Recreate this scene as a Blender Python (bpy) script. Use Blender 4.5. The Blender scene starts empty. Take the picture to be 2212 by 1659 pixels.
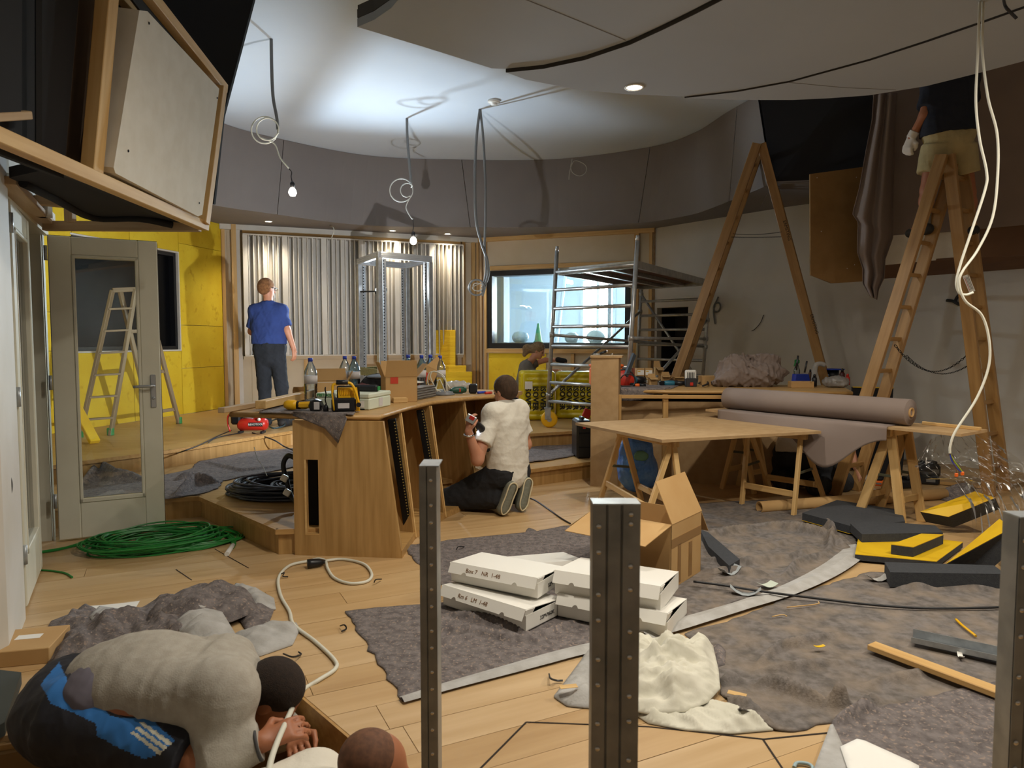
import bpy, bmesh, math, random
import numpy as np
from mathutils import Vector, Matrix, Euler, noise as mnoise

sc = bpy.context.scene
COL = sc.collection
random.seed(7)

# ------------------------------------------------------------------ camera
FPX = 1534.0                       # focal length in pixels for a 2212 x 1659 frame (12 mm on a 17.3 mm sensor)
CAMZ = 1.40
TILT = math.atan(94.0 / FPX)
cam_d = bpy.data.cameras.new('camera')
cam_d.sensor_fit = 'HORIZONTAL'
cam_d.sensor_width = 17.3
cam_d.lens = FPX / 2212.0 * 17.3
cam_d.clip_start = 0.05
cam_d.clip_end = 100
cam_d.dof.use_dof = True
cam_d.dof.focus_distance = 6.0
cam_d.dof.aperture_fstop = 2.8
cam = bpy.data.objects.new('camera', cam_d)
cam.location = (0, 0, CAMZ)
cam.rotation_euler = (math.pi / 2 - TILT, 0, 0)
COL.objects.link(cam)
sc.camera = cam

# ------------------------------------------------------------------ world and exposure
w = bpy.data.worlds.new('world')
sc.world = w
w.use_nodes = True
w.node_tree.nodes['Background'].inputs[0].default_value = (0.6, 0.7, 0.8, 1)
w.node_tree.nodes['Background'].inputs[1].default_value = 0.03
sc.view_settings.view_transform = 'Standard'
sc.view_settings.look = 'None'
sc.view_settings.gamma = 1.0
sc.view_settings.exposure = 0.8
sc.view_settings.use_curve_mapping = False

# ------------------------------------------------------------------ pixel helpers
_ct, _st = math.cos(TILT), math.sin(TILT)
def ray(px, py):
    u = (px - 1106.0) / FPX
    v = (829.5 - py) / FPX
    return Vector((u, _ct + v * _st, -_st + v * _ct))
def at(px, py, Y):                 # the point on the pixel's ray at distance Y into the room
    r = ray(px, py)
    t = Y / r.y
    return Vector((r.x * t, Y, CAMZ + r.z * t))
def onz(px, py, z=0.0):            # the point on the pixel's ray at height z
    r = ray(px, py)
    t = (z - CAMZ) / r.z
    return Vector((r.x * t, r.y * t, z))
def onplane(px, py, p, n):
    r = ray(px, py); n = Vector(n); o = Vector((0, 0, CAMZ))
    t = (Vector(p) - o).dot(n) / r.dot(n)
    return o + r * t
# ------------------------------------------------------------------ object helpers
WM = {}                             # world matrix of every object built
def V(*a):
    return Vector(a[0]) if len(a) == 1 else Vector(a)
def tag(o, label=None, cat=None, group=None, kind=None):
    if label: o['label'] = label
    if cat: o['category'] = cat
    if group: o['group'] = group
    if kind: o['kind'] = kind
    return o
def wmat(o):
    return WM.get(o.name, Matrix.Identity(4))
def link(o, parent=None, M=None):
    COL.objects.link(o)
    M = M or Matrix.Identity(4)
    if parent is not None:
        o.parent = parent
        o.matrix_local = wmat(parent).inverted() @ M
    else:
        o.matrix_local = M
    WM[o.name] = M.copy()
    return o
def thing(name, label, cat, loc=(0, 0, 0), rz=0.0, group=None):
    o = bpy.data.objects.new(name, None)
    o.empty_display_size = 0.1
    link(o, None, Matrix.Translation(Vector(loc)) @ Matrix.Rotation(rz, 4, 'Z'))
    return tag(o, label, cat, group)
def copy_thing(src, M, label=None, group=None):
    def rec(s, parent, W):
        c = s.copy(); COL.objects.link(c)
        c.parent = parent
        if parent is None: c.matrix_local = W
        WM[c.name] = W
        for ch in [k for k in src_children.get(s.name, [])]:
            rec(ch, c, W @ (wmat(s).inverted() @ wmat(ch)))
        return c
    src_children = {}
    for o in COL.objects:
        if o.parent: src_children.setdefault(o.parent.name, []).append(o)
    r = rec(src, None, M)
    return tag(r, label, None, group)

class MB:
    """collects geometry in world space (through self.M) and builds one mesh object"""
    def __init__(self, M=None):
        self.v = []; self.f = []; self.mi = []; self.M = M or Matrix.Identity(4); self.mat = 0; self.sm = []
        self.smooth = False
    def add(self, verts, faces):
        b = len(self.v)
        self.v += [self.M @ Vector(p) for p in verts]
        for f in faces:
            self.f.append([b + i for i in f]); self.mi.append(self.mat); self.sm.append(self.smooth)
        return self
    def box(self, c, s, R=None):
        c = Vector(c); hx, hy, hz = s[0] / 2, s[1] / 2, s[2] / 2
        vs = [Vector((x, y, z)) for z in (-hz, hz) for y in (-hy, hy) for x in (-hx, hx)]
        if R is not None: vs = [R @ q for q in vs]
        return self.add([c + q for q in vs], [(0, 2, 3, 1), (4, 5, 7, 6), (0, 1, 5, 4), (2, 6, 7, 3), (0, 4, 6, 2), (1, 3, 7, 5)])
    def bbox(self, c, s, b=0.004, R=None):          # box with chamfered edges
        c = Vector(c); h = [s[0] / 2, s[1] / 2, s[2] / 2]
        b = min(b, min(h) * 0.9)
        vs = []; idx = {}
        for sx in (-1, 1):
            for sy in (-1, 1):
                for sz in (-1, 1):
                    for ax in range(3):
                        q = [sx * (h[0] - b), sy * (h[1] - b), sz * (h[2] - b)]
                        q[ax] = (sx, sy, sz)[ax] * h[ax]
                        idx[(sx, sy, sz, ax)] = len(vs); vs.append(Vector(q))
        fs = []
        for ax in range(3):
            o1, o2 = (ax + 1) % 3, (ax + 2) % 3
            for s_ in (-1, 1):
                loop = []
                for a, d in ((-1, -1), (1, -1), (1, 1), (-1, 1)):
                    k = [0, 0, 0]; k[ax] = s_; k[o1] = a; k[o2] = d
                    loop.append(idx[(k[0], k[1], k[2], ax)])
                fs.append(loop if s_ > 0 else loop[::-1])
            for a in (-1, 1):
                for d in (-1, 1):
                    k1 = [0, 0, 0]; k1[o1] = a; k1[o2] = d
                    k1[ax] = -1; k2 = list(k1); k2[ax] = 1
                    L = [idx[(*k1, o1)], idx[(*k2, o1)], idx[(*k2, o2)], idx[(*k1, o2)]]
                    fs.append(L if a * d < 0 else L[::-1])
        for sx in (-1, 1):
            for sy in (-1, 1):
                for sz in (-1, 1):
                    L = [idx[(sx, sy, sz, k)] for k in range(3)]
                    fs.append(L if sx * sy * sz > 0 else L[::-1])
        if R is not None: vs = [R @ q for q in vs]
        return self.add([c + q for q in vs], fs)
    def prism(self, pts, d):                        # polygon (3-D points) extruded by vector d
        d = Vector(d); n = len(pts)
        pts = [Vector(p) for p in pts]
        vs = pts + [p + d for p in pts]
        nn = Vector((0, 0, 0))
        for i in range(n): nn += pts[i].cross(pts[(i + 1) % n])
        if nn.dot(d) > 0:
            fs = [list(range(n))[::-1], list(range(n, 2 * n))] + [(i, (i + 1) % n, n + (i + 1) % n, n + i) for i in range(n)]
        else:
            fs = [list(range(n)), list(range(n, 2 * n))[::-1]] + [(i, n + i, n + (i + 1) % n, (i + 1) % n) for i in range(n)]
        return self.add(vs, fs)
    def poly(self, pts):
        return self.add(pts, [list(range(len(pts)))])
    def beam(self, p0, p1, wd, ht, up=(0, 0, 1), b=0.0):
        p0 = Vector(p0); p1 = Vector(p1); x = (p1 - p0); L = x.length; x.normalize()
        up = Vector(up)
        y = up.cross(x)
        if y.length < 1e-4: y = Vector((0, 1, 0)).cross(x)
        y.normalize(); z = x.cross(y)
        R = Matrix((x, y, z)).transposed()
        c = (p0 + p1) / 2
        return self.bbox(c, (L, wd, ht), b, R) if b else self.box(c, (L, wd, ht), R)
    def cyl(self, p0, p1, r0, r1=None, n=12, cap=True):
        return self.tube([p0, p1], [r0, r0 if r1 is None else r1], n, cap)
    def tube(self, path, r, n=8, cap=True, closed=False):
        path = [Vector(p) for p in path]; m = len(path)
        if not isinstance(r, (list, tuple)): r = [r] * m
        vs = []; fs = []
        t0 = (path[1] - path[0]).normalized()
        nrm = t0.orthogonal().normalized()
        for i in range(m):
            a = path[i - 1] if (i > 0 or closed) else path[i]
            c = path[(i + 1) % m] if (i < m - 1 or closed) else path[i]
            t = (c - a)
            if t.length < 1e-9: t = t0
            t = t.normalized()
            nrm = (nrm - t * nrm.dot(t))
            if nrm.length < 1e-5: nrm = t.orthogonal()
            nrm.normalize(); bn = t.cross(nrm)
            for k in range(n):
                an = 2 * math.pi * k / n
                vs.append(path[i] + (nrm * math.cos(an) + bn * math.sin(an)) * r[i])
        for i in range(m if closed else m - 1):
            j = (i + 1) % m
            for k in range(n):
                k2 = (k + 1) % n
                fs.append((i * n + k, i * n + k2, j * n + k2, j * n + k))
        b = len(self.v); s = self.smooth
        self.smooth = n > 5
        self.add(vs, fs)
        self.smooth = False
        if cap and not closed:
            self.f.append([b + k for k in range(n)][::-1]); self.mi.append(self.mat); self.sm.append(False)
            self.f.append([b + (m - 1) * n + k for k in range(n)]); self.mi.append(self.mat); self.sm.append(False)
        self.smooth = s
        return self
    def lathe(self, c, prof, n=16, ax=(0, 0, 1), smooth=True):      # profile: (radius, height) pairs
        c = Vector(c); ax = Vector(ax).normalized(); u = ax.orthogonal().normalized(); w_ = ax.cross(u)
        vs = []; fs = []; m = len(prof)
        for (r, h) in prof:
            for k in range(n):
                an = 2 * math.pi * k / n
                vs.append(c + ax * h + (u * math.cos(an) + w_ * math.sin(an)) * max(r, 1e-5))
        for i in range(m - 1):
            for k in range(n):
                k2 = (k + 1) % n
                fs.append((i * n + k, i * n + k2, (i + 1) * n + k2, (i + 1) * n + k))
        s = self.smooth; self.smooth = smooth
        b = len(self.v)
        self.add(vs, fs); self.smooth = False
        if prof[0][0] > 1e-4: self.f.append([b + k for k in range(n)][::-1]); self.mi.append(self.mat); self.sm.append(False)
        if prof[-1][0] > 1e-4: self.f.append([b + (m - 1) * n + k for k in range(n)]); self.mi.append(self.mat); self.sm.append(False)
        self.smooth = s
        return self
    def ell(self, c, r, nu=14, nv=9):
        vs = []; fs = []; c = Vector(c)
        for i in range(nv + 1):
            th = math.pi * i / nv
            for k in range(nu):
                ph = 2 * math.pi * k / nu
                vs.append(c + Vector((r[0] * math.sin(th) * math.cos(ph), r[1] * math.sin(th) * math.sin(ph), r[2] * math.cos(th))))
        for i in range(nv):
            for k in range(nu):
                k2 = (k + 1) % nu
                fs.append((i * nu + k, (i + 1) * nu + k, (i + 1) * nu + k2, i * nu + k2))
        s = self.smooth; self.smooth = True; self.add(vs, fs); self.smooth = s
        return self
    def build(self, name, mat, parent=None, label=None, cat=None, group=None, kind=None, frame=None):
        if frame is None:
            if parent is not None: frame = wmat(parent)
            else:
                xs = [p.x for p in self.v]; ys = [p.y for p in self.v]; zs = [p.z for p in self.v]
                frame = Matrix.Translation(((min(xs) + max(xs)) / 2, (min(ys) + max(ys)) / 2, min(zs)))
        inv = frame.inverted()
        me = bpy.data.meshes.new(name)
        me.from_pydata([tuple(inv @ p) for p in self.v], [], self.f)
        mats = mat if isinstance(mat, (list, tuple)) else [mat]
        for m_ in mats: me.materials.append(m_)
        me.polygons.foreach_set('material_index', [min(i, len(mats) - 1) for i in self.mi])
        me.polygons.foreach_set('use_smooth', self.sm)
        me.update()
        o = bpy.data.objects.new(name, me)
        link(o, parent, frame)
        return tag(o, label, cat, group, kind)

def axis_frame(p0, p1, up=(0, 0, 1)):
    p0 = Vector(p0); x = Vector(p1) - p0; L = x.length; x.normalize()
    y = Vector(up).cross(x)
    if y.length < 1e-4: y = Vector((0, 1, 0)).cross(x)
    y.normalize(); z = x.cross(y)
    M = Matrix((x, y, z)).transposed().to_4x4(); M.translation = p0
    return M, L
def lumber(name, p0, p1, wd, ht, mat, parent=None, up=(0, 0, 1), b=0.003, **k):
    """a straight member whose own x axis runs along it, so that grain follows it"""
    M, L = axis_frame(p0, p1, up)
    m = MB(M).bbox((L / 2, 0, 0), (L, wd, ht), b)
    return m.build(name, mat, parent, frame=M, **k)
def inst(src, name, M, parent=None):
    o = bpy.data.objects.new(name, src.data)
    return link(o, parent, M)
def arr_mesh(name, verts, faces, mat, parent=None, smooth=True, label=None, cat=None, group=None, kind=None, frame=None, mi=None):
    """mesh from numpy arrays in world space"""
    verts = np.asarray(verts, dtype=float)
    if frame is None:
        if parent is not None: frame = wmat(parent)
        else:
            lo = verts.min(0); hi = verts.max(0)
            frame = Matrix.Translation(((lo[0] + hi[0]) / 2, (lo[1] + hi[1]) / 2, lo[2]))
    inv = np.array(frame.inverted())
    vl = verts @ inv[:3, :3].T + inv[:3, 3]
    me = bpy.data.meshes.new(name)
    faces = np.asarray(faces)
    me.from_pydata(vl.tolist(), [], faces.tolist())
    for m_ in (mat if isinstance(mat, (list, tuple)) else [mat]): me.materials.append(m_)
    if mi is not None: me.polygons.foreach_set('material_index', np.asarray(mi, dtype=np.int32))
    me.polygons.foreach_set('use_smooth', [smooth] * len(me.polygons))
    me.update()
    o = bpy.data.objects.new(name, me)
    link(o, parent, frame)
    return tag(o, label, cat, group, kind)
def spline(pts, n=8, closed=False):
    """Catmull-Rom through the points"""
    P = [Vector(p) for p in pts]; m = len(P); out = []
    segs = m if closed else m - 1
    for i in range(segs):
        p1, p2 = P[i], P[(i + 1) % m]
        p0 = P[i - 1] if (i > 0 or closed) else p1 + (p1 - p2)
        p3 = P[(i + 2) % m] if (i + 2 < m or closed) else p2 + (p2 - p1)
        for k in range(n):
            t = k / n
            out.append(0.5 * ((2 * p1) + (p2 - p0) * t + (2 * p0 - 5 * p1 + 4 * p2 - p3) * t * t + (3 * p1 - p0 - 3 * p2 + p3) * t ** 3))
    if not closed: out.append(P[-1].copy())
    return out
def cable(name, pts, r, mat, parent=None, n=8, k=6, closed=False, **kw):
    return MB().tube(spline(pts, n, closed), r, k, closed=closed).build(name, mat, parent, **kw)
_tc = {}
def text_mesh(body, size, mat, M, parent, name='lettering', thick=0.0008, align='CENTER', sx=1.0, bold=0.0):
    """flat lettering: text lies in the local x-y plane of M, reading along +x"""
    cu = bpy.data.curves.new('t', 'FONT'); cu.body = body; cu.size = size; cu.align_x = align; cu.align_y = 'CENTER'
    cu.extrude = thick; cu.resolution_u = 2; cu.offset = bold
    to = bpy.data.objects.new('t', cu); COL.objects.link(to)
    dg = bpy.context.evaluated_depsgraph_get()
    me = bpy.data.meshes.new_from_object(to.evaluated_get(dg))
    bpy.data.objects.remove(to); bpy.data.curves.remove(cu)
    me.name = name
    if sx != 1.0: me.transform(Matrix.Diagonal((sx, 1, 1, 1)))
    me.materials.clear(); me.materials.append(mat)
    o = bpy.data.objects.new(name, me)
    return link(o, parent, M)
def facing(p, xdir, ydir):
    """frame with origin p, x along xdir and y along ydir (orthogonalised)"""
    x = Vector(xdir).normalized(); y = Vector(ydir); y = (y - x * y.dot(x)).normalized(); z = x.cross(y)
    M = Matrix((x, y, z)).transposed().to_4x4(); M.translation = Vector(p)
    return M

# ------------------------------------------------------------------ materials
def srgb(c):
    if isinstance(c, str):
        c = tuple(int(c[i:i + 2], 16) / 255 for i in (0, 2, 4))
    return tuple((x / 12.92 if x <= 0.04045 else ((x + 0.055) / 1.055) ** 2.4) for x in c)
MATS = {}
def mat(name, col, rough=0.6, metal=0.0, col2=None, scale=8.0, stretch=(1, 1, 1), detail=4.0, bump=0.0, bscale=None,
        spec=0.5, emit=None, estr=0.0, alpha=1.0, trans=0.0, contrast=(0.35, 0.65), sheen=0.0, bdist=0.01, gen=False, col3=None, s3=60.0, a3=(0.62, 0.7)):
    if name in MATS: return MATS[name]
    m = bpy.data.materials.new(name); m.use_nodes = True
    nt = m.node_tree; b = nt.nodes['Principled BSDF']
    c = srgb(col)
    b.inputs['Base Color'].default_value = (*c, 1)
    b.inputs['Roughness'].default_value = rough
    b.inputs['Metallic'].default_value = metal
    b.inputs['Specular IOR Level'].default_value = spec
    if sheen: b.inputs['Sheen Weight'].default_value = sheen
    if trans: b.inputs['Transmission Weight'].default_value = trans
    if alpha < 1: b.inputs['Alpha'].default_value = alpha
    if emit:
        b.inputs['Emission Color'].default_value = (*srgb(emit), 1); b.inputs['Emission Strength'].default_value = estr
    N = nt.nodes.new; L = nt.links.new
    if col2 or bump:
        tc = N('ShaderNodeTexCoord'); mp = N('ShaderNodeMapping'); mp.inputs['Scale'].default_value = stretch
        L(tc.outputs['Generated' if gen else 'Object'], mp.inputs['Vector'])
        oi = N('ShaderNodeObjectInfo'); ad = N('ShaderNodeVectorMath'); ad.operation = 'ADD'
        mu = N('ShaderNodeVectorMath'); mu.operation = 'SCALE'; mu.inputs['Scale'].default_value = 37.0
        cx = N('ShaderNodeCombineXYZ')
        for q in range(3): L(oi.outputs['Random'], cx.inputs[q])
        L(cx.outputs[0], mu.inputs[0]); L(mp.outputs[0], ad.inputs[0]); L(mu.outputs[0], ad.inputs[1])
        vec = ad.outputs[0]
    if col2:
        nz = N('ShaderNodeTexNoise'); nz.inputs['Scale'].default_value = scale; nz.inputs['Detail'].default_value = detail
        L(vec, nz.inputs['Vector'])
        cr = N('ShaderNodeValToRGB'); cr.color_ramp.elements[0].position = contrast[0]; cr.color_ramp.elements[1].position = contrast[1]
        cr.color_ramp.elements[0].color = (*c, 1); cr.color_ramp.elements[1].color = (*srgb(col2), 1)
        L(nz.outputs['Fac'], cr.inputs['Fac'])
        out = cr.outputs['Color']
        if col3:
            n3 = N('ShaderNodeTexNoise'); n3.inputs['Scale'].default_value = s3; n3.inputs['Detail'].default_value = 2
            L(vec, n3.inputs['Vector'])
            r3 = N('ShaderNodeValToRGB'); r3.color_ramp.elements[0].position = a3[0]; r3.color_ramp.elements[1].position = a3[1]
            L(n3.outputs['Fac'], r3.inputs['Fac'])
            mx = N('ShaderNodeMixRGB'); L(r3.outputs['Color'], mx.inputs['Fac']); L(out, mx.inputs[1]); mx.inputs[2].default_value = (*srgb(col3), 1)
            out = mx.outputs[0]
        L(out, b.inputs['Base Color'])
    if bump:
        n2 = N('ShaderNodeTexNoise'); n2.inputs['Scale'].default_value = bscale or scale * 3; n2.inputs['Detail'].default_value = 5
        L(vec, n2.inputs['Vector'])
        bp = N('ShaderNodeBump'); bp.inputs['Strength'].default_value = bump; bp.inputs['Distance'].default_value = bdist
        L(n2.outputs['Fac'], bp.inputs['Height']); L(bp.outputs['Normal'], b.inputs['Normal'])
    MATS[name] = m
    return m
def wood(name, c1, c2, rough=0.45, scale=3.0, along=0, bump=0.05, st=14.0):
    s = [st, st, st]; s[along] = 0.6
    return mat(name, c1, rough, col2=c2, scale=scale, stretch=tuple(s), detail=5, bump=bump, bscale=scale * 4, contrast=(0.3, 0.7), bdist=0.002)
OAK = wood('oak', 'c09b66', 'ab854e', 0.42)
OAKV = wood('oak_upright', 'b9935c', '9c7742', 0.45, along=2, st=9)
OAKEDGE = wood('oak_edge', 'bd965e', 'a47c46', 0.45)
PINE = wood('pine', 'd9b67c', 'c39a5e', 0.6, st=8)
PINEG = wood('pine_greyed', 'bfa684', 'a88b66', 0.65, st=8)
LADDER = wood('varnished_wood', 'ab8450', '8c6738', 0.45, st=8)
LADDERG = wood('paint_spattered_wood', '9c8a6c', '7d6a4d', 0.6, st=8)
MDF = mat('fibreboard', 'b5966c', 0.75, col2='ab8b61', scale=14, bump=0.04, bscale=300)
MDFEDGE = mat('fibreboard_edge', '9c7444', 0.8, col2='8a6538', scale=40)
MDFDARK = mat('fibreboard_brown', '94703f', 0.6, col2='876535', scale=6)
WHITEW = mat('white_paint', 'd8d4cc', 0.6, col2='d0cbc0', scale=3)
DOORP = mat('door_cream_paint', 'd9d6c4', 0.4, col2='d2cebb', scale=3)
WALLG = mat('wall_plaster_grey', 'd0cbc2', 0.9, col2='c8c2b7', scale=1.5, bump=0.05, bscale=40)
CREAM = mat('plasterboard_cream', 'd3c6ae', 0.85, col2='cbbda2', scale=2)
YELW = mat('insulation_yellow', 'ecd034', 0.85, col2='dfbd22', scale=2.2, detail=8, bump=0.15, bscale=60, col3='d2ab18', s3=9, a3=(0.6, 0.75))
YELS = mat('insulation_slab_yellow', 'edc72c', 0.9, col2='dfb31d', scale=5, stretch=(0.5, 0.5, 6), bump=0.4, bscale=30)
CEIL = mat('ceiling_white', 'cdd6df', 0.85, col2='c6d0db', scale=0.8)
FASC = mat('fascia_fabric', '827b77', 0.95, col2='7c7572', scale=1.2, bump=0.06, bscale=500)
CLOUD = mat('ceiling_panel_fabric', 'a3aab3', 0.95, col2='9ea5ae', scale=1.0, bump=0.05, bscale=500)
BLACKF = mat('black_fabric', '17161a', 0.9, col2='1b1a1c', scale=2, bump=0.1, bscale=6)
BLACKP = mat('black_plastic', '15161a', 0.4)
BLACKM = mat('black_metal', '17181b', 0.45, 0.6)
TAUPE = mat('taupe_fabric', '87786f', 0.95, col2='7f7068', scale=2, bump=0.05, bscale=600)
ALU = mat('aluminium', 'bcbec0', 0.30, 0.6, col2='aeb0b3', scale=5)
ALUG = mat('aluminium_worn', 'b0b0ae', 0.34, 0.6, col2='9a9a98', scale=14, bump=0.03, bscale=120)
STEEL = mat('galvanised_steel', 'b4b8ba', 0.36, 0.5, col2='9ca0a3', scale=22, stretch=(1, 1, 1), detail=2)
STEELB = mat('galvanised_stud', '9b9b98', 0.42, 0.45, col2='858684', scale=16, detail=3)
CHROME = mat('chrome', 'd8d8d8', 0.18, 1.0)
WHITEP = mat('white_plastic', 'dfddd6', 0.4)
WCABLE = mat('white_cable', 'd5d3c4', 0.5)
GCABLE = mat('grey_cable', '6c6d6c', 0.5)
LCABLE = mat('light_grey_cable', 'b9b8b0', 0.5)
BCABLE = mat('black_cable', '1c1c1f', 0.5)
BLUCABLE = mat('blue_black_cable', '34353f', 0.5)
GREEN = mat('green_cable', '1d7a2e', 0.45)
FOAM = mat('white_foam', 'ddd8cc', 0.9, col2='d6d0c2', scale=10)
DFOAM = mat('charcoal_foam', '3b3d40', 0.95, col2='33353a', scale=60, bump=0.3, bscale=220)
YFILM = mat('yellow_backing', 'e0b71c', 0.5, col2='d6ab17', scale=6)
FELT = mat('recycled_felt', '79716f', 0.98, col2='5a5352', scale=26, detail=9, bump=0.55, bscale=120, col3='8f7f74', s3=75, a3=(0.58, 0.66), bdist=0.006)
FELTD = mat('recycled_felt_dusty', '77706c', 0.98, col2='5a544f', scale=26, detail=9, bump=0.55, bscale=120, col3='8a7b6b', s3=7, a3=(0.42, 0.85), bdist=0.006)
FELTB = mat('felt_backing_light', 'b3b1ae', 0.95, col2='a3a09b', scale=12, bump=0.3, bscale=60)
SHEETC = mat('white_cotton_sheet', 'd6d2c2', 0.95, col2='cbc7b6', scale=6, bump=0.2, bscale=30)
CARD = mat('cardboard', 'bf9a66', 0.85, col2='b9925d', scale=5)
CARDI = mat('cardboard_inside', 'a8814e', 0.9)
WBOX = mat('white_card', 'e9e6de', 0.55)
WBOXI = mat('white_card_inside', 'a98d6c', 0.9)
PAPER = mat('paper', 'eae7e0', 0.8)
INK = mat('black_ink', '191919', 0.7)
GREYINK = mat('grey_ink', '6d6a66', 0.7)
REDINK = mat('red_print', 'c23a22', 0.6)
RED = mat('red_enamel', 'b32318', 0.35)
REDP = mat('red_plastic', 'c3301f', 0.45)
ORANGE = mat('orange_plastic', 'e0651c', 0.45)
YELP = mat('yellow_plastic', 'e7b010', 0.42)
TEALP = mat('teal_plastic', '2b6f86', 0.42)
BLUEP = mat('blue_plastic', '2540b0', 0.4)
GREENP = mat('green_plastic', '2c8d4a', 0.45)
SYST = mat('pale_green_plastic', 'cfd6c4', 0.5)
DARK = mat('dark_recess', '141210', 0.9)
BROWNP = mat('brown_panel', '6b4c33', 0.7, col2='5f422b', scale=3)
def glass(name, tint=(0.97, 0.99, 0.97), rough=0.0, mixf=0.1, ior=1.5):
    m = bpy.data.materials.new(name); m.use_nodes = True
    nt = m.node_tree; nt.nodes.clear(); N = nt.nodes.new; L = nt.links.new
    o = N('ShaderNodeOutputMaterial'); t = N('ShaderNodeBsdfTransparent'); t.inputs[0].default_value = (*tint, 1)
    g = N('ShaderNodeBsdfGlossy'); g.inputs['Roughness'].default_value = rough
    fr = N('ShaderNodeFresnel'); fr.inputs[0].default_value = ior
    a = N('ShaderNodeMath'); a.operation = 'ADD'; a.inputs[1].default_value = mixf; a.use_clamp = True
    mx = N('ShaderNodeMixShader'); L(fr.outputs[0], a.inputs[0]); L(a.outputs[0], mx.inputs[0]); L(t.outputs[0], mx.inputs[1]); L(g.outputs[0], mx.inputs[2]); L(mx.outputs[0], o.inputs[0])
    MATS[name] = m
    return m
GLASS = glass('window_glass', mixf=0.03)
BOTTLE = glass('clear_bottle_plastic', (0.86, 0.93, 0.97), 0.08, 0.12)
BLUBOT = glass('blue_bottle_plastic', (0.55, 0.78, 0.95), 0.08, 0.14)
FILM = glass('clear_plastic_film', (0.90, 0.87, 0.81), 0.32, 0.015, 1.14)
BLUEBAG = mat('blue_plastic_bag', '4a86e2', 0.2, col2='6ba2ec', scale=9, alpha=0.9, bump=0.6, bscale=25, bdist=0.02)
SKIN = mat('skin', 'c48d6e', 0.55, col2='b87d60', scale=6)
SKIND = mat('skin_tanned', 'a86c4a', 0.55, col2='9a5f3f', scale=6)
def emis(name, col, s):
    m = bpy.data.materials.new(name); m.use_nodes = True
    nt = m.node_tree; nt.nodes.clear(); e = nt.nodes.new('ShaderNodeEmission'); o = nt.nodes.new('ShaderNodeOutputMaterial')
    e.inputs[0].default_value = (*srgb(col), 1); e.inputs[1].default_value = s
    nt.links.new(e.outputs[0], o.inputs[0]); MATS[name] = m
    return m
BULB = emis('lit_bulb', 'fff0d8', 40.0)
LED = emis('lit_downlight', 'fff3e0', 14.0)
SKYPANE = emis('daylit_pane', 'e6f2ff', 55.0)

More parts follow.
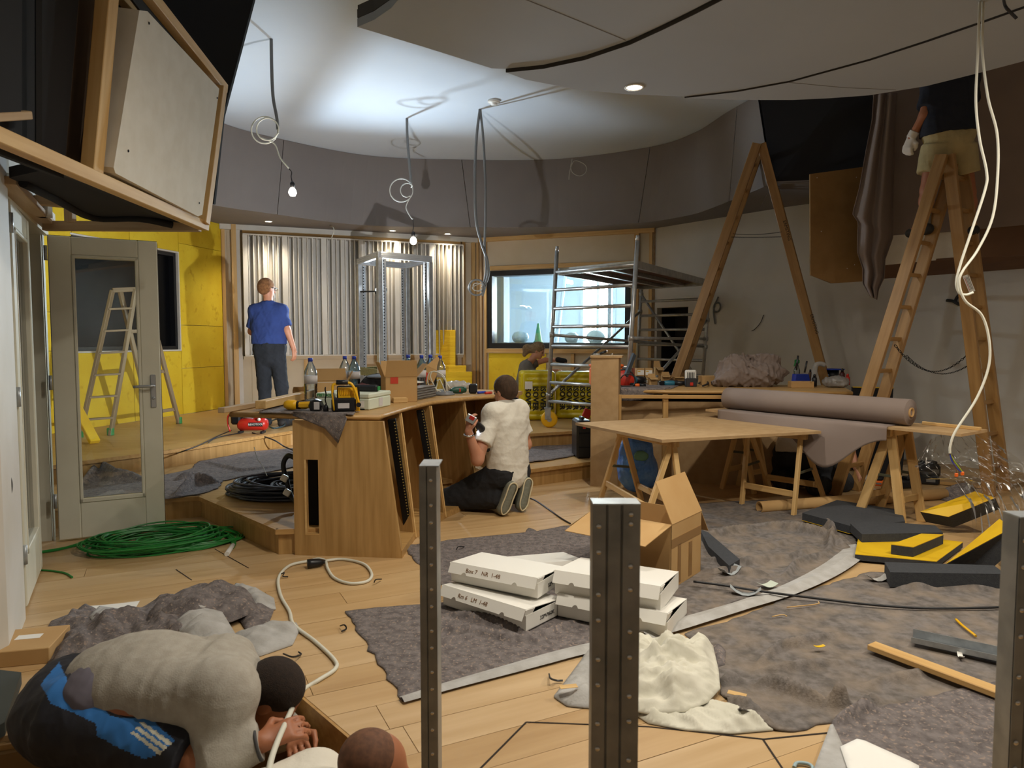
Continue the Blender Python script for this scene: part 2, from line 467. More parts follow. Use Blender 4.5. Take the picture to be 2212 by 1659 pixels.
# ------------------------------------------------------------------ implicit surfaces (bodies, clothes, crumpled cloth)
def sdf_mesh(prims, h=0.01, k=0.03, cuts=(), disp=None, pad=0.03):
    """smooth union of tapered capsules / ellipsoids, meshed with surface nets.
       prims: ('c', a, b, ra, rb[, k]) | ('f', ...) same with flat ends | ('e', centre, (rx,ry,rz)[, R, k]) ; cuts: (point, normal) keep the side the normal points away from"""
    lo = np.array([1e9] * 3); hi = -lo
    P = []
    for p in prims:
        if p[0] in 'cf':
            a = np.array(p[1], float); b = np.array(p[2], float); ra, rb = p[3], p[4]
            kk = p[5] if len(p) > 5 else k
            l = np.minimum(a - ra, b - rb); u = np.maximum(a + ra, b + rb)
            P.append((p[0], a, b, ra, rb, kk, l, u))
        else:
            c = np.array(p[1], float); r = np.array(p[2], float)
            R = np.array(p[3]) if len(p) > 3 and p[3] is not None else np.eye(3)
            kk = p[4] if len(p) > 4 else k
            ext = np.abs(R) @ r
            P.append(('e', c, r, R, None, kk, c - ext, c + ext))
        lo = np.minimum(lo, P[-1][6]); hi = np.maximum(hi, P[-1][7])
    lo -= pad; hi += pad
    n = np.ceil((hi - lo) / h).astype(int) + 1
    F = np.full(tuple(n), 0.12)
    xs = [lo[i] + h * np.arange(n[i]) for i in range(3)]
    for p in P:
        kk = p[5]; m = max(kk, 0.0) + 3 * h + 0.02
        i0 = np.maximum(np.floor((p[6] - m - lo) / h).astype(int), 0); i1 = np.minimum(np.ceil((p[7] + m - lo) / h).astype(int) + 1, n)
        X = xs[0][i0[0]:i1[0], None, None]; Y = xs[1][None, i0[1]:i1[1], None]; Z = xs[2][None, None, i0[2]:i1[2]]
        if p[0] in 'cf':
            a, b, ra, rb = p[1:5]; ab = b - a; L2 = max(float(ab @ ab), 1e-12)
            t_ = ((X - a[0]) * ab[0] + (Y - a[1]) * ab[1] + (Z - a[2]) * ab[2]) / L2
            t = t_ if p[0] == 'f' else np.clip(((X - a[0]) * ab[0] + (Y - a[1]) * ab[1] + (Z - a[2]) * ab[2]) / L2, 0, 1)
            d = np.sqrt((X - a[0] - t * ab[0]) ** 2 + (Y - a[1] - t * ab[1]) ** 2 + (Z - a[2] - t * ab[2]) ** 2) - (ra + (rb - ra) * t)
            if p[0] == 'f': d = np.maximum(d, np.maximum(-t_, t_ - 1) * math.sqrt(L2))
        else:
            c, r, R = p[1:4]
            dx, dy, dz = X - c[0], Y - c[1], Z - c[2]
            q = [(R[0, j] * dx + R[1, j] * dy + R[2, j] * dz) for j in range(3)]
            k0 = np.sqrt((q[0] / r[0]) ** 2 + (q[1] / r[1]) ** 2 + (q[2] / r[2]) ** 2)
            k1 = np.sqrt((q[0] / r[0] ** 2) ** 2 + (q[1] / r[1] ** 2) ** 2 + (q[2] / r[2] ** 2) ** 2)
            d = k0 * (k0 - 1) / np.maximum(k1, 1e-6)
            d = np.maximum(d, -0.2)
        S = F[i0[0]:i1[0], i0[1]:i1[1], i0[2]:i1[2]]
        if kk > 0:
            hh = np.maximum(kk - np.abs(S - d), 0) / kk
            F[i0[0]:i1[0], i0[1]:i1[1], i0[2]:i1[2]] = np.minimum(S, d) - hh * hh * kk * 0.25
        else:
            F[i0[0]:i1[0], i0[1]:i1[1], i0[2]:i1[2]] = np.minimum(S, d)
    X = xs[0][:, None, None]; Y = xs[1][None, :, None]; Z = xs[2][None, None, :]
    for (cp, cn) in cuts:
        cp = np.array(cp, float); cn = np.array(cn, float); cn /= np.linalg.norm(cn)
        F = np.maximum(F, (X - cp[0]) * cn[0] + (Y - cp[1]) * cn[1] + (Z - cp[2]) * cn[2])
    if disp is not None: F = F + disp(X, Y, Z)
    s = F < 0
    c8 = [s[i:n[0] - 1 + i, j:n[1] - 1 + j, l:n[2] - 1 + l] for i in (0, 1) for j in (0, 1) for l in (0, 1)]
    tot = sum(c.astype(np.int8) for c in c8)
    act = (tot > 0) & (tot < 8)
    idx = np.full(act.shape, -1, int); cells = np.argwhere(act); idx[act] = np.arange(len(cells))
    acc = np.zeros((len(cells), 3)); cnt = np.zeros(len(cells))
    cor = [(i, j, l) for i in (0, 1) for j in (0, 1) for l in (0, 1)]
    for a in range(8):
        for b in range(a + 1, 8):
            A, B = np.array(cor[a]), np.array(cor[b])
            if np.abs(A - B).sum() != 1: continue
            fa = F[tuple((cells + A).T)]; fb = F[tuple((cells + B).T)]
            m = (fa < 0) != (fb < 0)
            t = np.where(m, fa / np.where(m, fa - fb, 1), 0)
            acc += np.where(m[:, None], A + t[:, None] * (B - A), 0); cnt += m
    verts = lo + h * (cells + acc / cnt[:, None])
    faces = []
    for ax in range(3):
        o1, o2 = (ax + 1) % 3, (ax + 2) % 3
        sl = [slice(1, -1)] * 3; sl[ax] = slice(0, n[ax] - 1)
        e0 = s[tuple(sl)]
        sl2 = list(sl); sl2[ax] = slice(1, n[ax]); e1 = s[tuple(sl2)]
        for sign in (True, False):
            q = np.argwhere((e0 == sign) & (e1 != sign))
            if not len(q): continue
            q = q + 1; q[:, ax] -= 1
            def I(d1, d2):
                r_ = q.copy(); r_[:, o1] += d1; r_[:, o2] += d2
                return idx[tuple(r_.T)]
            quad = np.stack([I(-1, -1), I(0, -1), I(0, 0), I(-1, 0)], 1)
            faces.append(quad if sign else quad[:, ::-1])
    return verts, np.concatenate(faces)
def npnoise(verts, scale, seed=0.0, oct=3):
    out = np.empty(len(verts))
    for i, p in enumerate(verts):
        out[i] = mnoise.fractal((p[0] * scale + seed, p[1] * scale - seed, p[2] * scale + 2 * seed), 0.9, 2.0, oct)
    return out
def sines(X, Y, Z, seed, scale, n=6, ridge=True):
    """cheap vectorised fold noise"""
    r = random.Random(seed); out = 0
    for i in range(n):
        f = scale * (1 + 0.6 * i)
        d = Vector((r.gauss(0, 1), r.gauss(0, 1), r.gauss(0, 1))).normalized() * f
        ph = r.random() * 6.28
        w_ = np.sin(d.x * X + d.y * Y + d.z * Z + ph + 1.3 * np.sin(1.7 * d.y * X - 1.4 * d.x * Y + 1.1 * d.z * Z + ph))
        out = out + (np.abs(w_) * 2 - 1 if ridge else w_) / (1 + 0.6 * i)
    return out / n

# ------------------------------------------------------------------ flat cloths on the floor
def inside(px, py, poly):
    c = np.zeros(px.shape, bool); n = len(poly)
    for i in range(n):
        x1, y1 = poly[i]; x2, y2 = poly[(i + 1) % n]
        cond = ((y1 > py) != (y2 > py)) & (px < (x2 - x1) * (py - y1) / ((y2 - y1) if y2 != y1 else 1e-9) + x1)
        c ^= cond
    return c
def cloth(name, poly, z, height, mt, step=0.025, parent=None, thick=0.006, **kw):
    """a sheet covering a ground polygon; height(x, y) lifts it; edge snapped to the outline"""
    poly = [(p[0], p[1]) for p in poly]
    xs = [p[0] for p in poly]; ys = [p[1] for p in poly]
    nx = int((max(xs) - min(xs)) / step) + 3; ny = int((max(ys) - min(ys)) / step) + 3
    gx = min(xs) - step + step * np.arange(nx + 1); gy = min(ys) - step + step * np.arange(ny + 1)
    CX, CY = np.meshgrid(gx[:-1] + step / 2, gy[:-1] + step / 2, indexing='ij')
    keep = inside(CX, CY, poly)
    vid = -np.ones((nx + 1, ny + 1), int); V_ = []; F_ = []
    ii, jj = np.nonzero(keep)
    used = np.zeros((nx + 1, ny + 1), int)
    for di in (0, 1):
        for dj in (0, 1): np.add.at(used, (ii + di, jj + dj), 1)
    pts = np.argwhere(used > 0)
    vid[tuple(pts.T)] = np.arange(len(pts))
    W = np.stack([gx[pts[:, 0]], gy[pts[:, 1]]], 1)
    bd = used[tuple(pts.T)] < 4
    A = np.array(poly); B = np.roll(A, -1, 0)
    for i in np.nonzero(bd)[0]:
        p = W[i]; ab = B - A
        t = np.clip(((p - A) * ab).sum(1) / np.maximum((ab * ab).sum(1), 1e-12), 0, 1)
        q = A + t[:, None] * ab; d = ((q - p) ** 2).sum(1)
        W[i] = q[d.argmin()]
    H = height(W[:, 0], W[:, 1]) if callable(height) else np.full(len(W), float(height))
    top = np.column_stack([W, z + thick + H]); low = np.column_stack([W, np.full(len(W), 0.0) + z + H * 0.999])
    n0 = len(W)
    F = np.stack([vid[ii, jj], vid[ii + 1, jj], vid[ii + 1, jj + 1], vid[ii, jj + 1]], 1)
    faces = [F]
    ec = {}
    for f in F.tolist():
        for a, b in zip(f, f[1:] + f[:1]): ec[(a, b)] = 1
    side = [(b, a, a + n0, b + n0) for (a, b) in ec if (b, a) not in ec]
    side = [(s_[1], s_[0], s_[3], s_[2])[::-1] for s_ in side]
    faces.append(np.array(side))
    return arr_mesh(name, np.vstack([top, low]), np.concatenate(faces), mt, parent, True, **kw)
def ragged(poly, amp=0.015, step=0.06, seed=1):
    r = random.Random(seed); out = []
    n = len(poly)
    for i in range(n):
        a = Vector(poly[i][:2]); b = Vector(poly[(i + 1) % n][:2]); m = max(1, int((b - a).length / step))
        nrm = Vector((-(b - a).y, (b - a).x)); nrm = nrm.normalized() if nrm.length > 0 else nrm
        for k in range(m):
            p = a.lerp(b, k / m) + nrm * (r.uniform(-amp, amp) if k else 0)
            out.append((p.x, p.y))
    return out
def ridges(lines, base=None):
    """height function: soft ridges along pixel-traced lines (each: world 2-D points, height, width)"""
    def hfun(x, y):
        h = np.zeros(len(x))
        for (pts, ht, wd) in lines:
            best = np.full(len(x), 1e9); tt = np.zeros(len(x)); n = len(pts) - 1
            for i in range(n):
                a = np.array(pts[i][:2]); b = np.array(pts[i + 1][:2]); ab = b - a
                t = np.clip(((x - a[0]) * ab[0] + (y - a[1]) * ab[1]) / max(ab @ ab, 1e-9), 0, 1)
                d = np.hypot(x - a[0] - t * ab[0], y - a[1] - t * ab[1])
                m = d < best; best[m] = d[m]; tt[m] = (i + t[m]) / n
            h = np.maximum(h, 1.5 * ht * np.exp(-(best / (0.7 * wd)) ** 2) * np.sqrt(np.clip(np.sin(np.pi * np.clip(tt, 0.02, 0.98)), 0, 1)))
        if base is not None: h = h + base(x, y)
        return h
    return hfun
def waves(amp, seed, scale=6.0):
    def f(x, y):
        s = sines(x, y, 0 * x, seed, scale, 6, False)
        return amp * (s - s.min())
    return f
# ------------------------------------------------------------------ the shell
CEILZ, SOFZ, CLZ = 4.25, 3.20, 3.30
P1Z, P2Z, PITZ = 0.17, 0.34, -0.16
U26 = math.radians(26)
ud = Vector((math.cos(U26), math.sin(U26))); vd = Vector((-math.sin(U26), math.cos(U26)))
A0, A1, A2, A3, A4 = V(-5.74, 5.9), V(-4.54, 11.15), V(-0.63, 12.7), V(2.3, 11.55), V(6.3, 6.35)
D0, D1 = V(-2.45, 3.5), V(-3.22, 4.92)           # ends of the double-door opening in the left wall

# floor: bare slab under loose oak boards, with a sunken strip near the camera
m = MB(); m.prism([(-7, -2, -0.30), (7, -2, -0.30), (7, 13.5, -0.30), (-7, 13.5, -0.30)], (0, 0, 0.10))
floor = m.build('floor', mat('sub_floor', '6f5a3c', 0.8), kind='structure')
VB = 2.978                                       # board row line that is the edge of the sunken strip
pa, pb = onz(640, 1490).to_2d(), onz(840, 1659).to_2d()
adir = (pb - pa).normalized(); anrm = Vector((-adir.y, adir.x))
if anrm.dot(Vector((1, 0))) < 0: anrm = -anrm     # points to the floor that stays
def clip(poly, p, n):
    out = []
    for i in range(len(poly)):
        a, b = poly[i], poly[(i + 1) % len(poly)]
        da, db = (a - p).dot(n), (b - p).dot(n)
        if da >= 0: out.append(a)
        if (da >= 0) != (db >= 0): out.append(a + (b - a) * (da / (da - db)))
    return out
OAKP = [wood('oak_board_%d' % i, c1, c2, 0.38, scale=2.2, st=7, bump=0.03) for i, (c1, c2) in enumerate((('c8a87b', 'b79466'), ('c1a072', 'ae8b5d'), ('ccae84', 'bb9a6e'), ('c6a476', 'b39062')))]
bw = 0.185; rr = random.Random(3)
for row in range(-14, 34):
    v0 = VB + row * bw
    u = -4.0 + rr.uniform(0, 1.8)
    while u < 9.0:
        L = rr.uniform(1.7, 2.5)
        u1 = u + L; uu = u; u = u1
        g = 0.0012
        poly = [ud * a + vd * b for (a, b) in ((uu + g, v0 + g), (u1 - g, v0 + g), (u1 - g, v0 + bw - g), (uu + g, v0 + bw - g))]
        if row < 0: poly = clip(poly, pa, anrm)
        if len(poly) < 3: continue
        c = sum(poly, Vector((0, 0))) / len(poly)
        # boards only where the lower floor shows
        if c.x < -3.9 or c.y > 7.6 or c.x > 5.6 or c.y < 1.2: continue
        if c.y > 5.6 and c.x < -2.2: continue
        if abs(c.x) > 0.85 * c.y + 1.2: continue
        F_ = Matrix.Translation((c.x, c.y, -0.02)) @ Matrix.Rotation(U26, 4, 'Z')
        mb = MB(); mb.prism([(p.x, p.y, -0.02) for p in poly], (0, 0, 0.02 + rr.uniform(-0.0006, 0.0006)))
        mb.build('floor_board', OAKP[rr.randrange(4)], floor, frame=F_)
# solid bed below the boards
m = MB()
q0 = ud * -6 + vd * VB; q1 = ud * 10 + vd * VB
inter = pa.copy()
m.prism([(q0.x, q0.y, -0.2), (inter.x, inter.y, -0.2), (inter.x, inter.y, -0.2), (pb.x + adir.x * 3, pb.y + adir.y * 3, -0.2), (7, -2, -0.2), (7, 13.4, -0.2), (-7, 13.4, -0.2), (-7, q0.y, -0.2)], (0, 0, 0.179))
m.build('floor_bed', mat('floor_bed', '8a6a3e', 0.8), floor)
# oak facing of the step down into the sunken strip
m = MB(); m.prism([(pa.x, pa.y, -0.199), (pb.x + adir.x * 1.2, pb.y + adir.y * 1.2, -0.199), (pb.x + adir.x * 1.2 - anrm.x * 0.012, pb.y + adir.y * 1.2 - anrm.y * 0.012, -0.199), (pa.x - anrm.x * 0.012, pa.y - anrm.y * 0.012, -0.199)], (0, 0, 0.197))
m.build('step_riser', OAKEDGE, floor)
ql = V(-2.6, 0); t_ = (VB - ql.dot(vd)) / vd.y; ql = V(-2.6, t_)
m = MB(); m.prism([(ql.x, ql.y, -0.199), (pa.x, pa.y, -0.199), (pa.x - vd.x * -0.0, pa.y - 0.012, -0.199), (ql.x, ql.y - 0.012, -0.199)], (0, 0, 0.197))
m.build('step_riser', OAKEDGE, floor)
m = MB(); m.box((-0.8, 0.6, -0.19), (4.2, 4.4, 0.02)); m.build('sunken_floor', wood('pit_board', 'a98656', '8d6a3c', 0.6), floor)
# dark joints of the floor hatches
JOINT = mat('dark_joint', '2a2018', 0.9)
def joint(pts, wd=0.007):
    mb = MB()
    P = [onz(x, y, 0.0008) for x, y in pts]
    for a, b in zip(P, P[1:]):
        d = (b - a).normalized(); n = Vector((-d.y, d.x, 0)) * wd / 2
        mb.prism([a - n, b - n, b + n, a + n], (0, 0, 0.0012))
    mb.build('floor_joint', JOINT, floor)
joint([(1030, 1668), (1137, 1560), (1400, 1570), (1650, 1597)]); joint([(1648, 1597), (1700, 1675)]); joint([(1650, 1597), (1840, 1578), (2000, 1540)])
joint([(380, 1230), (414, 1253)], 0.005); joint([(464, 1186), (537, 1227)], 0.005)

# two low oak stages with nosings
def stage(name, outline, z0, z1, nose, label):
    mb = MB(); mb.prism([(x, y, z0) for x, y in outline], (0, 0, z1 - z0 - 0.03))
    o = mb.build(name, OAKV, kind='structure')
    mb = MB(); mb.prism([(x, y, z1 - 0.03) for x, y in outline], (0, 0, 0.03)); mb.build('stage_top', OAK, o)
    for a, b in zip(nose, nose[1:]):
        a = Vector(a); b = Vector(b); d = (b - a).normalized(); n = Vector((d.y, -d.x))
        mb = MB(); e = d * 0.012
        q = [(a - e), (b + e), (b + e + n * 0.025), (a - e + n * 0.025)]
        mb.prism([(p.x, p.y, z1 - 0.032) for p in q], (0, 0, 0.034)); mb.build('nosing', OAKEDGE, o)
    return o
n1 = [(-4.6, 4.78), (-2.47, 5.57), (-1.53, 4.58), (-1.28, 4.61)]
n1b = [(-0.62, 6.2), (0.09, 6.69), (0.785, 7.17), (1.3, 7.5)]
stage('floor_stage', n1 + [(-1.15, 5.3)] + n1b + [(3.4, 7.75), (4.0, 9.3), (2.2, 11.5), (-0.6, 12.6), (-4.5, 11.1), (-5.5, 6.9)], 0.0, P1Z, n1, '')
for a, b in zip(n1b, n1b[1:]):
    a = Vector(a); b = Vector(b); d = (b - a).normalized(); n = Vector((d.y, -d.x)); mb = MB()
    mb.prism([(p.x, p.y, P1Z - 0.032) for p in (a, b, b + n * 0.025, a + n * 0.025)], (0, 0, 0.034)); mb.build('nosing', OAKEDGE, bpy.data.objects['floor_stage'])
n2 = [(-4.4, 5.15), (-3.8, 6.2), (-3.33, 6.83), (-2.6, 8.3), (-1.6, 8.75), (-0.6, 8.5), (0.19, 8.05), (0.73, 8.3), (1.6, 8.75)]
stage('floor_stage_upper', n2 + [(3.2, 8.9), (3.2, 10.3), (2.2, 11.4), (-0.62, 12.5), (-4.5, 11.05), (-5.6, 6.6)], P1Z, P2Z, n2, '')

# walls
def wall(name, a, b, mt, z0=-0.2, z1=4.3, th=0.12, holes=()):
    """upright slab whose inner face is the line a-b (room on the right-hand side going a to b); holes: (s0, s1, z0, z1)"""
    a = Vector(a); b = Vector(b); d = (b - a); L = d.length; d.normalize(); n = Vector((-d.y, d.x)) * th
    mb = MB()
    def slab(s0, s1, za, zb):
        if s1 - s0 < 1e-4 or zb - za < 1e-4: return
        p, q = a + d * s0, a + d * s1
        mb.prism([(p.x, p.y, za), (q.x, q.y, za), (q.x + n.x, q.y + n.y, za), (p.x + n.x, p.y + n.y, za)], (0, 0, zb - za))
    s = 0.0
    for (s0, s1, h0, h1) in holes:
        slab(s, s0, z0, z1); slab(s0, s1, z0, h0); slab(s0, s1, h1, z1); s = s1
    slab(s, L, z0, z1)
    return mb.build(name, mt, kind='structure')
# left wall: yellow insulation boards with a dark window
dl = (A1 - A0).normalized(); nl = Vector((dl.y, -dl.x))
def onleft(px, py): return onplane(px, py, (A0.x, A0.y, 0), (nl.x, nl.y, 0))
def sleft(p): return (p.to_2d() - A0).dot(dl)
w0, w1 = onleft(150, 545), onleft(385, 755)
ws0, ws1, wz0, wz1 = sleft(w0), sleft(w1), w1.z, onleft(385, 548).z
wl = wall('wall_left', A0, A1, mat('wall_board_white', 'cfcab9', 0.85), holes=((ws0, ws1, wz0, wz1),))
def lwbox(mb, s0, s1, za, zb, off, th):                 # a box lying on the left wall
    p, q = A0 + dl * s0 + nl * off, A0 + dl * s1 + nl * off
    mb.prism([(p.x, p.y, za), (q.x, q.y, za), (q.x + nl.x * th, q.y + nl.y * th, za), (p.x + nl.x * th, p.y + nl.y * th, za)], (0, 0, zb - za))
Lw = (A1 - A0).length
colx = [0.05, 0.9, ws0, (ws0 + ws1) / 2, ws1 + 0.02, Lw - 0.02]
for i in range(len(colx) - 1):
    s0, s1 = colx[i], colx[i + 1]
    rows = [P2Z, 0.9, 1.28, 1.72, 2.3, 2.75, 3.2]
    if ws0 - 0.01 <= s0 < ws1: rows = [P2Z, wz0 - 0.02, None, wz1 + 0.02, 3.2]
    elif i == 4: rows = [P2Z, 1.0, 1.62, 2.78, 3.2]
    for za, zb in zip(rows, rows[1:]):
        if za is None or zb is None: continue
        mb = MB(); lwbox(mb, s0 + 0.006, s1 - 0.006, za + 0.003, zb - 0.003, 0.0, 0.035)
        mb.build('insulation_board', YELW, wl)
win = MB(); lwbox(win, ws0, ws1, wz0, wz0 + 0.05, -0.1, 0.1); lwbox(win, ws0, ws1, wz1 - 0.05, wz1, -0.1, 0.1); lwbox(win, ws0, ws0 + 0.05, wz0, wz1, -0.1, 0.1); lwbox(win, ws1 - 0.05, ws1, wz0, wz1, -0.1, 0.1)
wn = win.build('window_1', BLACKP, kind='structure')
mb = MB(); lwbox(mb, ws0 + 0.02, ws1 - 0.02, wz0 + 0.02, wz1 - 0.02, -0.09, 0.01); mb.build('window_pane', mat('dark_glass', '0c0d10', 0.3, spec=0.1), wn)
mb = MB(); lwbox(mb, ws0 - 0.02, ws1 + 0.02, wz0 - 0.02, wz0, 0.0, 0.04); lwbox(mb, ws0 - 0.02, ws1 + 0.02, wz1, wz1 + 0.02, 0.0, 0.04); lwbox(mb, ws1, ws1 + 0.02, wz0, wz1, 0, 0.04); mb.build('window_trim', WHITEW, wn)

# back wall behind the slatted diffusers
db_ = (A2 - A1).normalized(); nb = Vector((db_.y, -db_.x))
def onback(px, py): return onplane(px, py, (A1.x, A1.y, 0), (nb.x, nb.y, 0))
def sback(p): return (p.to_2d() - A1).dot(db_)
def wbox(mb, O, d, n, s0, s1, za, zb, off, th):
    p, q = O + d * s0 + n * off, O + d * s1 + n * off
    mb.prism([(p.x, p.y, za), (q.x, q.y, za), (q.x + n.x * th, q.y + n.y * th, za), (p.x + n.x * th, p.y + n.y * th, za)], (0, 0, zb - za))
wall_back = wall('wall_back', A1, A2, CREAM)
Lb = (A2 - A1).length
ds0, ds1 = sback(onback(526, 640)), sback(onback(993, 640))
dz0, dz1 = onback(700, 768).z, onback(700, 517).z
for (s0, s1, za, zb, th, mt) in ((0.02, 0.07, P2Z, 3.2, 0.05, PINE), (ds0 - 0.16, ds0 - 0.09, P2Z, 3.2, 0.10, PINE), (ds0 - 0.09, ds0 - 0.03, P2Z, 3.2, 0.06, WHITEW), (ds1 + 0.03, ds1 + 0.08, P2Z, 3.2, 0.07, PINE),
                                 (ds1 + 0.22, ds1 + 0.26, P2Z, 3.2, 0.05, PINEG), (Lb - 0.1, Lb - 0.04, P2Z, 3.2, 0.06, PINE), (0.0, Lb, 3.12, 3.2, 0.09, WHITEW), (ds0, ds1, dz1 + 0.03, dz1 + 0.10, 0.06, PINE),
                                 (ds0 - 0.02, ds1 + 0.03, dz0 - 0.05, dz0, 0.10, CREAM), (ds0 + 0.9, ds0 + 0.96, P2Z, dz0 - 0.06, 0.04, PINE), (ds0 + 1.75, ds0 + 1.82, P2Z, dz0 - 0.06, 0.04, PINE), (ds0 + 2.6, ds0 + 2.66, P2Z, dz0 - 0.06, 0.04, PINE)):
    mb = MB(); wbox(mb, A1, db_, nb, s0, s1, za, zb, 0.0, th)
    M_ = facing((A1.x + db_.x * s0, A1.y + db_.y * s0, za), (0, 0, 1), (db_.x, db_.y, 0)) if zb - za > s1 - s0 else facing((A1.x, A1.y, za), (db_.x, db_.y, 0), (0, 0, 1))
    mb.build('batten', mt, wall_back, frame=M_)
for (s0, s1) in ((0.1, ds0 - 0.2), (ds0 + 0.1, ds0 + 0.86), (ds0 + 1.0, ds0 + 1.72), (ds0 + 1.86, ds0 + 2.56), (ds0 + 2.7, ds1)):
    mb = MB(); wbox(mb, A1, db_, nb, s0, s1, P2Z, dz0 - 0.06 if s0 > ds0 else 3.1, 0.0, 0.015); mb.build('wall_panel', CREAM, wall_back)

# window wall and the day-lit room behind it
dw = (A3 - A2).normalized(); nw = Vector((dw.y, -dw.x))
def onww(px, py): return onplane(px, py, (A2.x, A2.y, 0), (nw.x, nw.y, 0))
def sww(p): return (p.to_2d() - A2).dot(dw)
xs0, xs1 = sww(onww(1053, 660)), sww(onww(1362, 660)); xz0, xz1 = onww(1053, 752).z, onww(1053, 586).z
wall_window = wall('wall_window', A2, A3, CREAM, holes=((xs0, xs1, xz0, xz1),), th=0.25)
Lx = (A3 - A2).length
for (s0, s1, za, zb, th, mt) in ((0.02, 0.06, P2Z, 3.2, 0.05, PINE), (0.09, 0.13, P2Z, 3.2, 0.07, PINEG), (0.17, 0.21, P2Z, 3.2, 0.05, PINE), (0.02, Lx, 3.13, 3.2, 0.07, PINE), (xs0 - 0.02, xs1 + 0.1, xz1 + 0.01, xz1 + 0.08, 0.05, PINE),
                                 (xs0 - 0.02, xs1 + 0.1, xz0 - 0.08, xz0 - 0.01, 0.05, PINE), (xs1 + 0.06, xs1 + 0.11, P2Z, 3.2, 0.05, PINE), (Lx - 0.3, Lx - 0.25, P2Z, 3.2, 0.06, PINE), (Lx - 0.08, Lx - 0.03, P2Z, 3.2, 0.06, PINE), (xs0 + 1.55, xs0 + 1.61, P2Z, xz0 - 0.09, 0.05, PINE)):
    mb = MB(); wbox(mb, A2, dw, nw, s0, s1, za, zb, 0.0, th)
    M_ = facing((A2.x + dw.x * s0, A2.y + dw.y * s0, za), (0, 0, 1), (dw.x, dw.y, 0)) if zb - za > s1 - s0 else facing((A2.x, A2.y, za), (dw.x, dw.y, 0), (0, 0, 1))
    mb.build('batten', mt, wall_window, frame=M_)
mb = MB(); wbox(mb, A2, dw, nw, 0.24, xs0 + 1.1, P2Z, xz0 - 0.09, 0.0, 0.02); mb.build('insulation_board', YELW, wall_window)
mb = MB()
for (s0, s1, za, zb) in ((xs0, xs1, xz0, xz0 + 0.09), (xs0, xs1, xz1 - 0.09, xz1), (xs0, xs0 + 0.09, xz0 + 0.09, xz1 - 0.09), (xs1 - 0.09, xs1, xz0 + 0.09, xz1 - 0.09)):
    wbox(mb, A2, dw, nw, s0, s1, za, zb, -0.22, 0.23)
wn = mb.build('window_2', BLACKP, kind='structure')
mb = MB(); wbox(mb, A2, dw, nw, xs0 + 0.08, xs1 - 0.08, xz0 + 0.08, xz1 - 0.08, -0.06, 0.012); mb.build('window_pane', GLASS, wn)
mb = MB(); wbox(mb, A2, dw, nw, xs0 + 0.08, xs1 - 0.08, xz0 + 0.08, xz1 - 0.08, -0.2, 0.012); mb.build('window_pane', GLASS, wn)
# far room
FAR = mat('far_room_white', 'cfdbe4', 0.8)
O2 = A2 - nw * 0.26
mb = MB()
wbox(mb, O2, dw, nw, -1.5, 4.3, 0.1, 0.3, -3.4, 3.4)
wbox(mb, O2, dw, nw, -1.5, 4.3, 3.3, 3.4, -3.4, 3.4)
wbox(mb, O2, dw, nw, -1.6, -1.5, 0.1, 3.4, -3.4, 3.4)
wbox(mb, O2, dw, nw, 4.3, 4.4, 0.1, 3.4, -3.4, 3.4)
fwins = ((0.95, 1.6, 0.9, 2.7), (2.3, 2.95, 0.9, 2.7))
s = -1.5
for (s0, s1, za, zb) in fwins:
    wbox(mb, O2, dw, nw, s, s0, 0.1, 3.4, -3.5, 0.1); wbox(mb, O2, dw, nw, s0, s1, 0.1, za, -3.5, 0.1); wbox(mb, O2, dw, nw, s0, s1, zb, 3.4, -3.5, 0.1); s = s1
wbox(mb, O2, dw, nw, s, 4.3, 0.1, 3.4, -3.5, 0.1)
far = mb.build('wall_far_room', FAR, kind='structure')
for i, (s0, s1, za, zb) in enumerate(fwins):
    mb = MB()
    for q in ((s0 - 0.07, s1 + 0.07, za - 0.07, za), (s0 - 0.07, s1 + 0.07, zb, zb + 0.07), (s0 - 0.07, s0, za, zb), (s1, s1 + 0.07, za, zb), ((s0 + s1) / 2 - 0.03, (s0 + s1) / 2 + 0.03, za, zb)):
        wbox(mb, O2, dw, nw, *q, -3.42, 0.08)
    fw = mb.build('window_%d' % (3 + i), mat('far_frame', 'c3cbd0', 0.5), kind='structure')
    mb = MB(); wbox(mb, O2, dw, nw, s0, s1, za, zb, -3.48, 0.02); mb.build('window_pane', SKYPANE, fw)
mb = MB(); wbox(mb, O2, dw, nw, -0.2, 0.05, 0.3, 3.3, -1.2, 0.3); mb.build('far_column', mat('far_grey', '6f7a84', 0.7), far)
mb = MB(); wbox(mb, O2, dw, nw, 1.75, 1.82, 0.3, 3.3, -2.4, 0.1); mb.build('far_mullion', mat('far_grey', '6f7a84', 0.7), far)
mb = MB(); a = O2 + dw * 0.75 - nw * 2.8; b = O2 + dw * 0.45 - nw * 2.8; mb.cyl((b.x, b.y, 0.9), (a.x, a.y, 3.2), 0.04); mb.build('far_pipe', FAR, far)
mb = MB(); wbox(mb, O2, dw, nw, -1.4, 4.2, xz0 - 0.15, xz0 + 0.10, -0.9, 0.5); sill = mb.build('far_sill', mat('far_sill', '4d5a60', 0.7), far)
p = O2 + dw * 0.86 - nw * 0.6
MB().lathe((p.x, p.y, xz0 + 0.10), [(0.09, 0), (0.09, 0.015), (0.07, 0.02), (0.02, 0.34), (0.0, 0.36)], 16).build('traffic_cone', GREENP, label='small green cone on the sill behind the black-framed window', cat='cone')
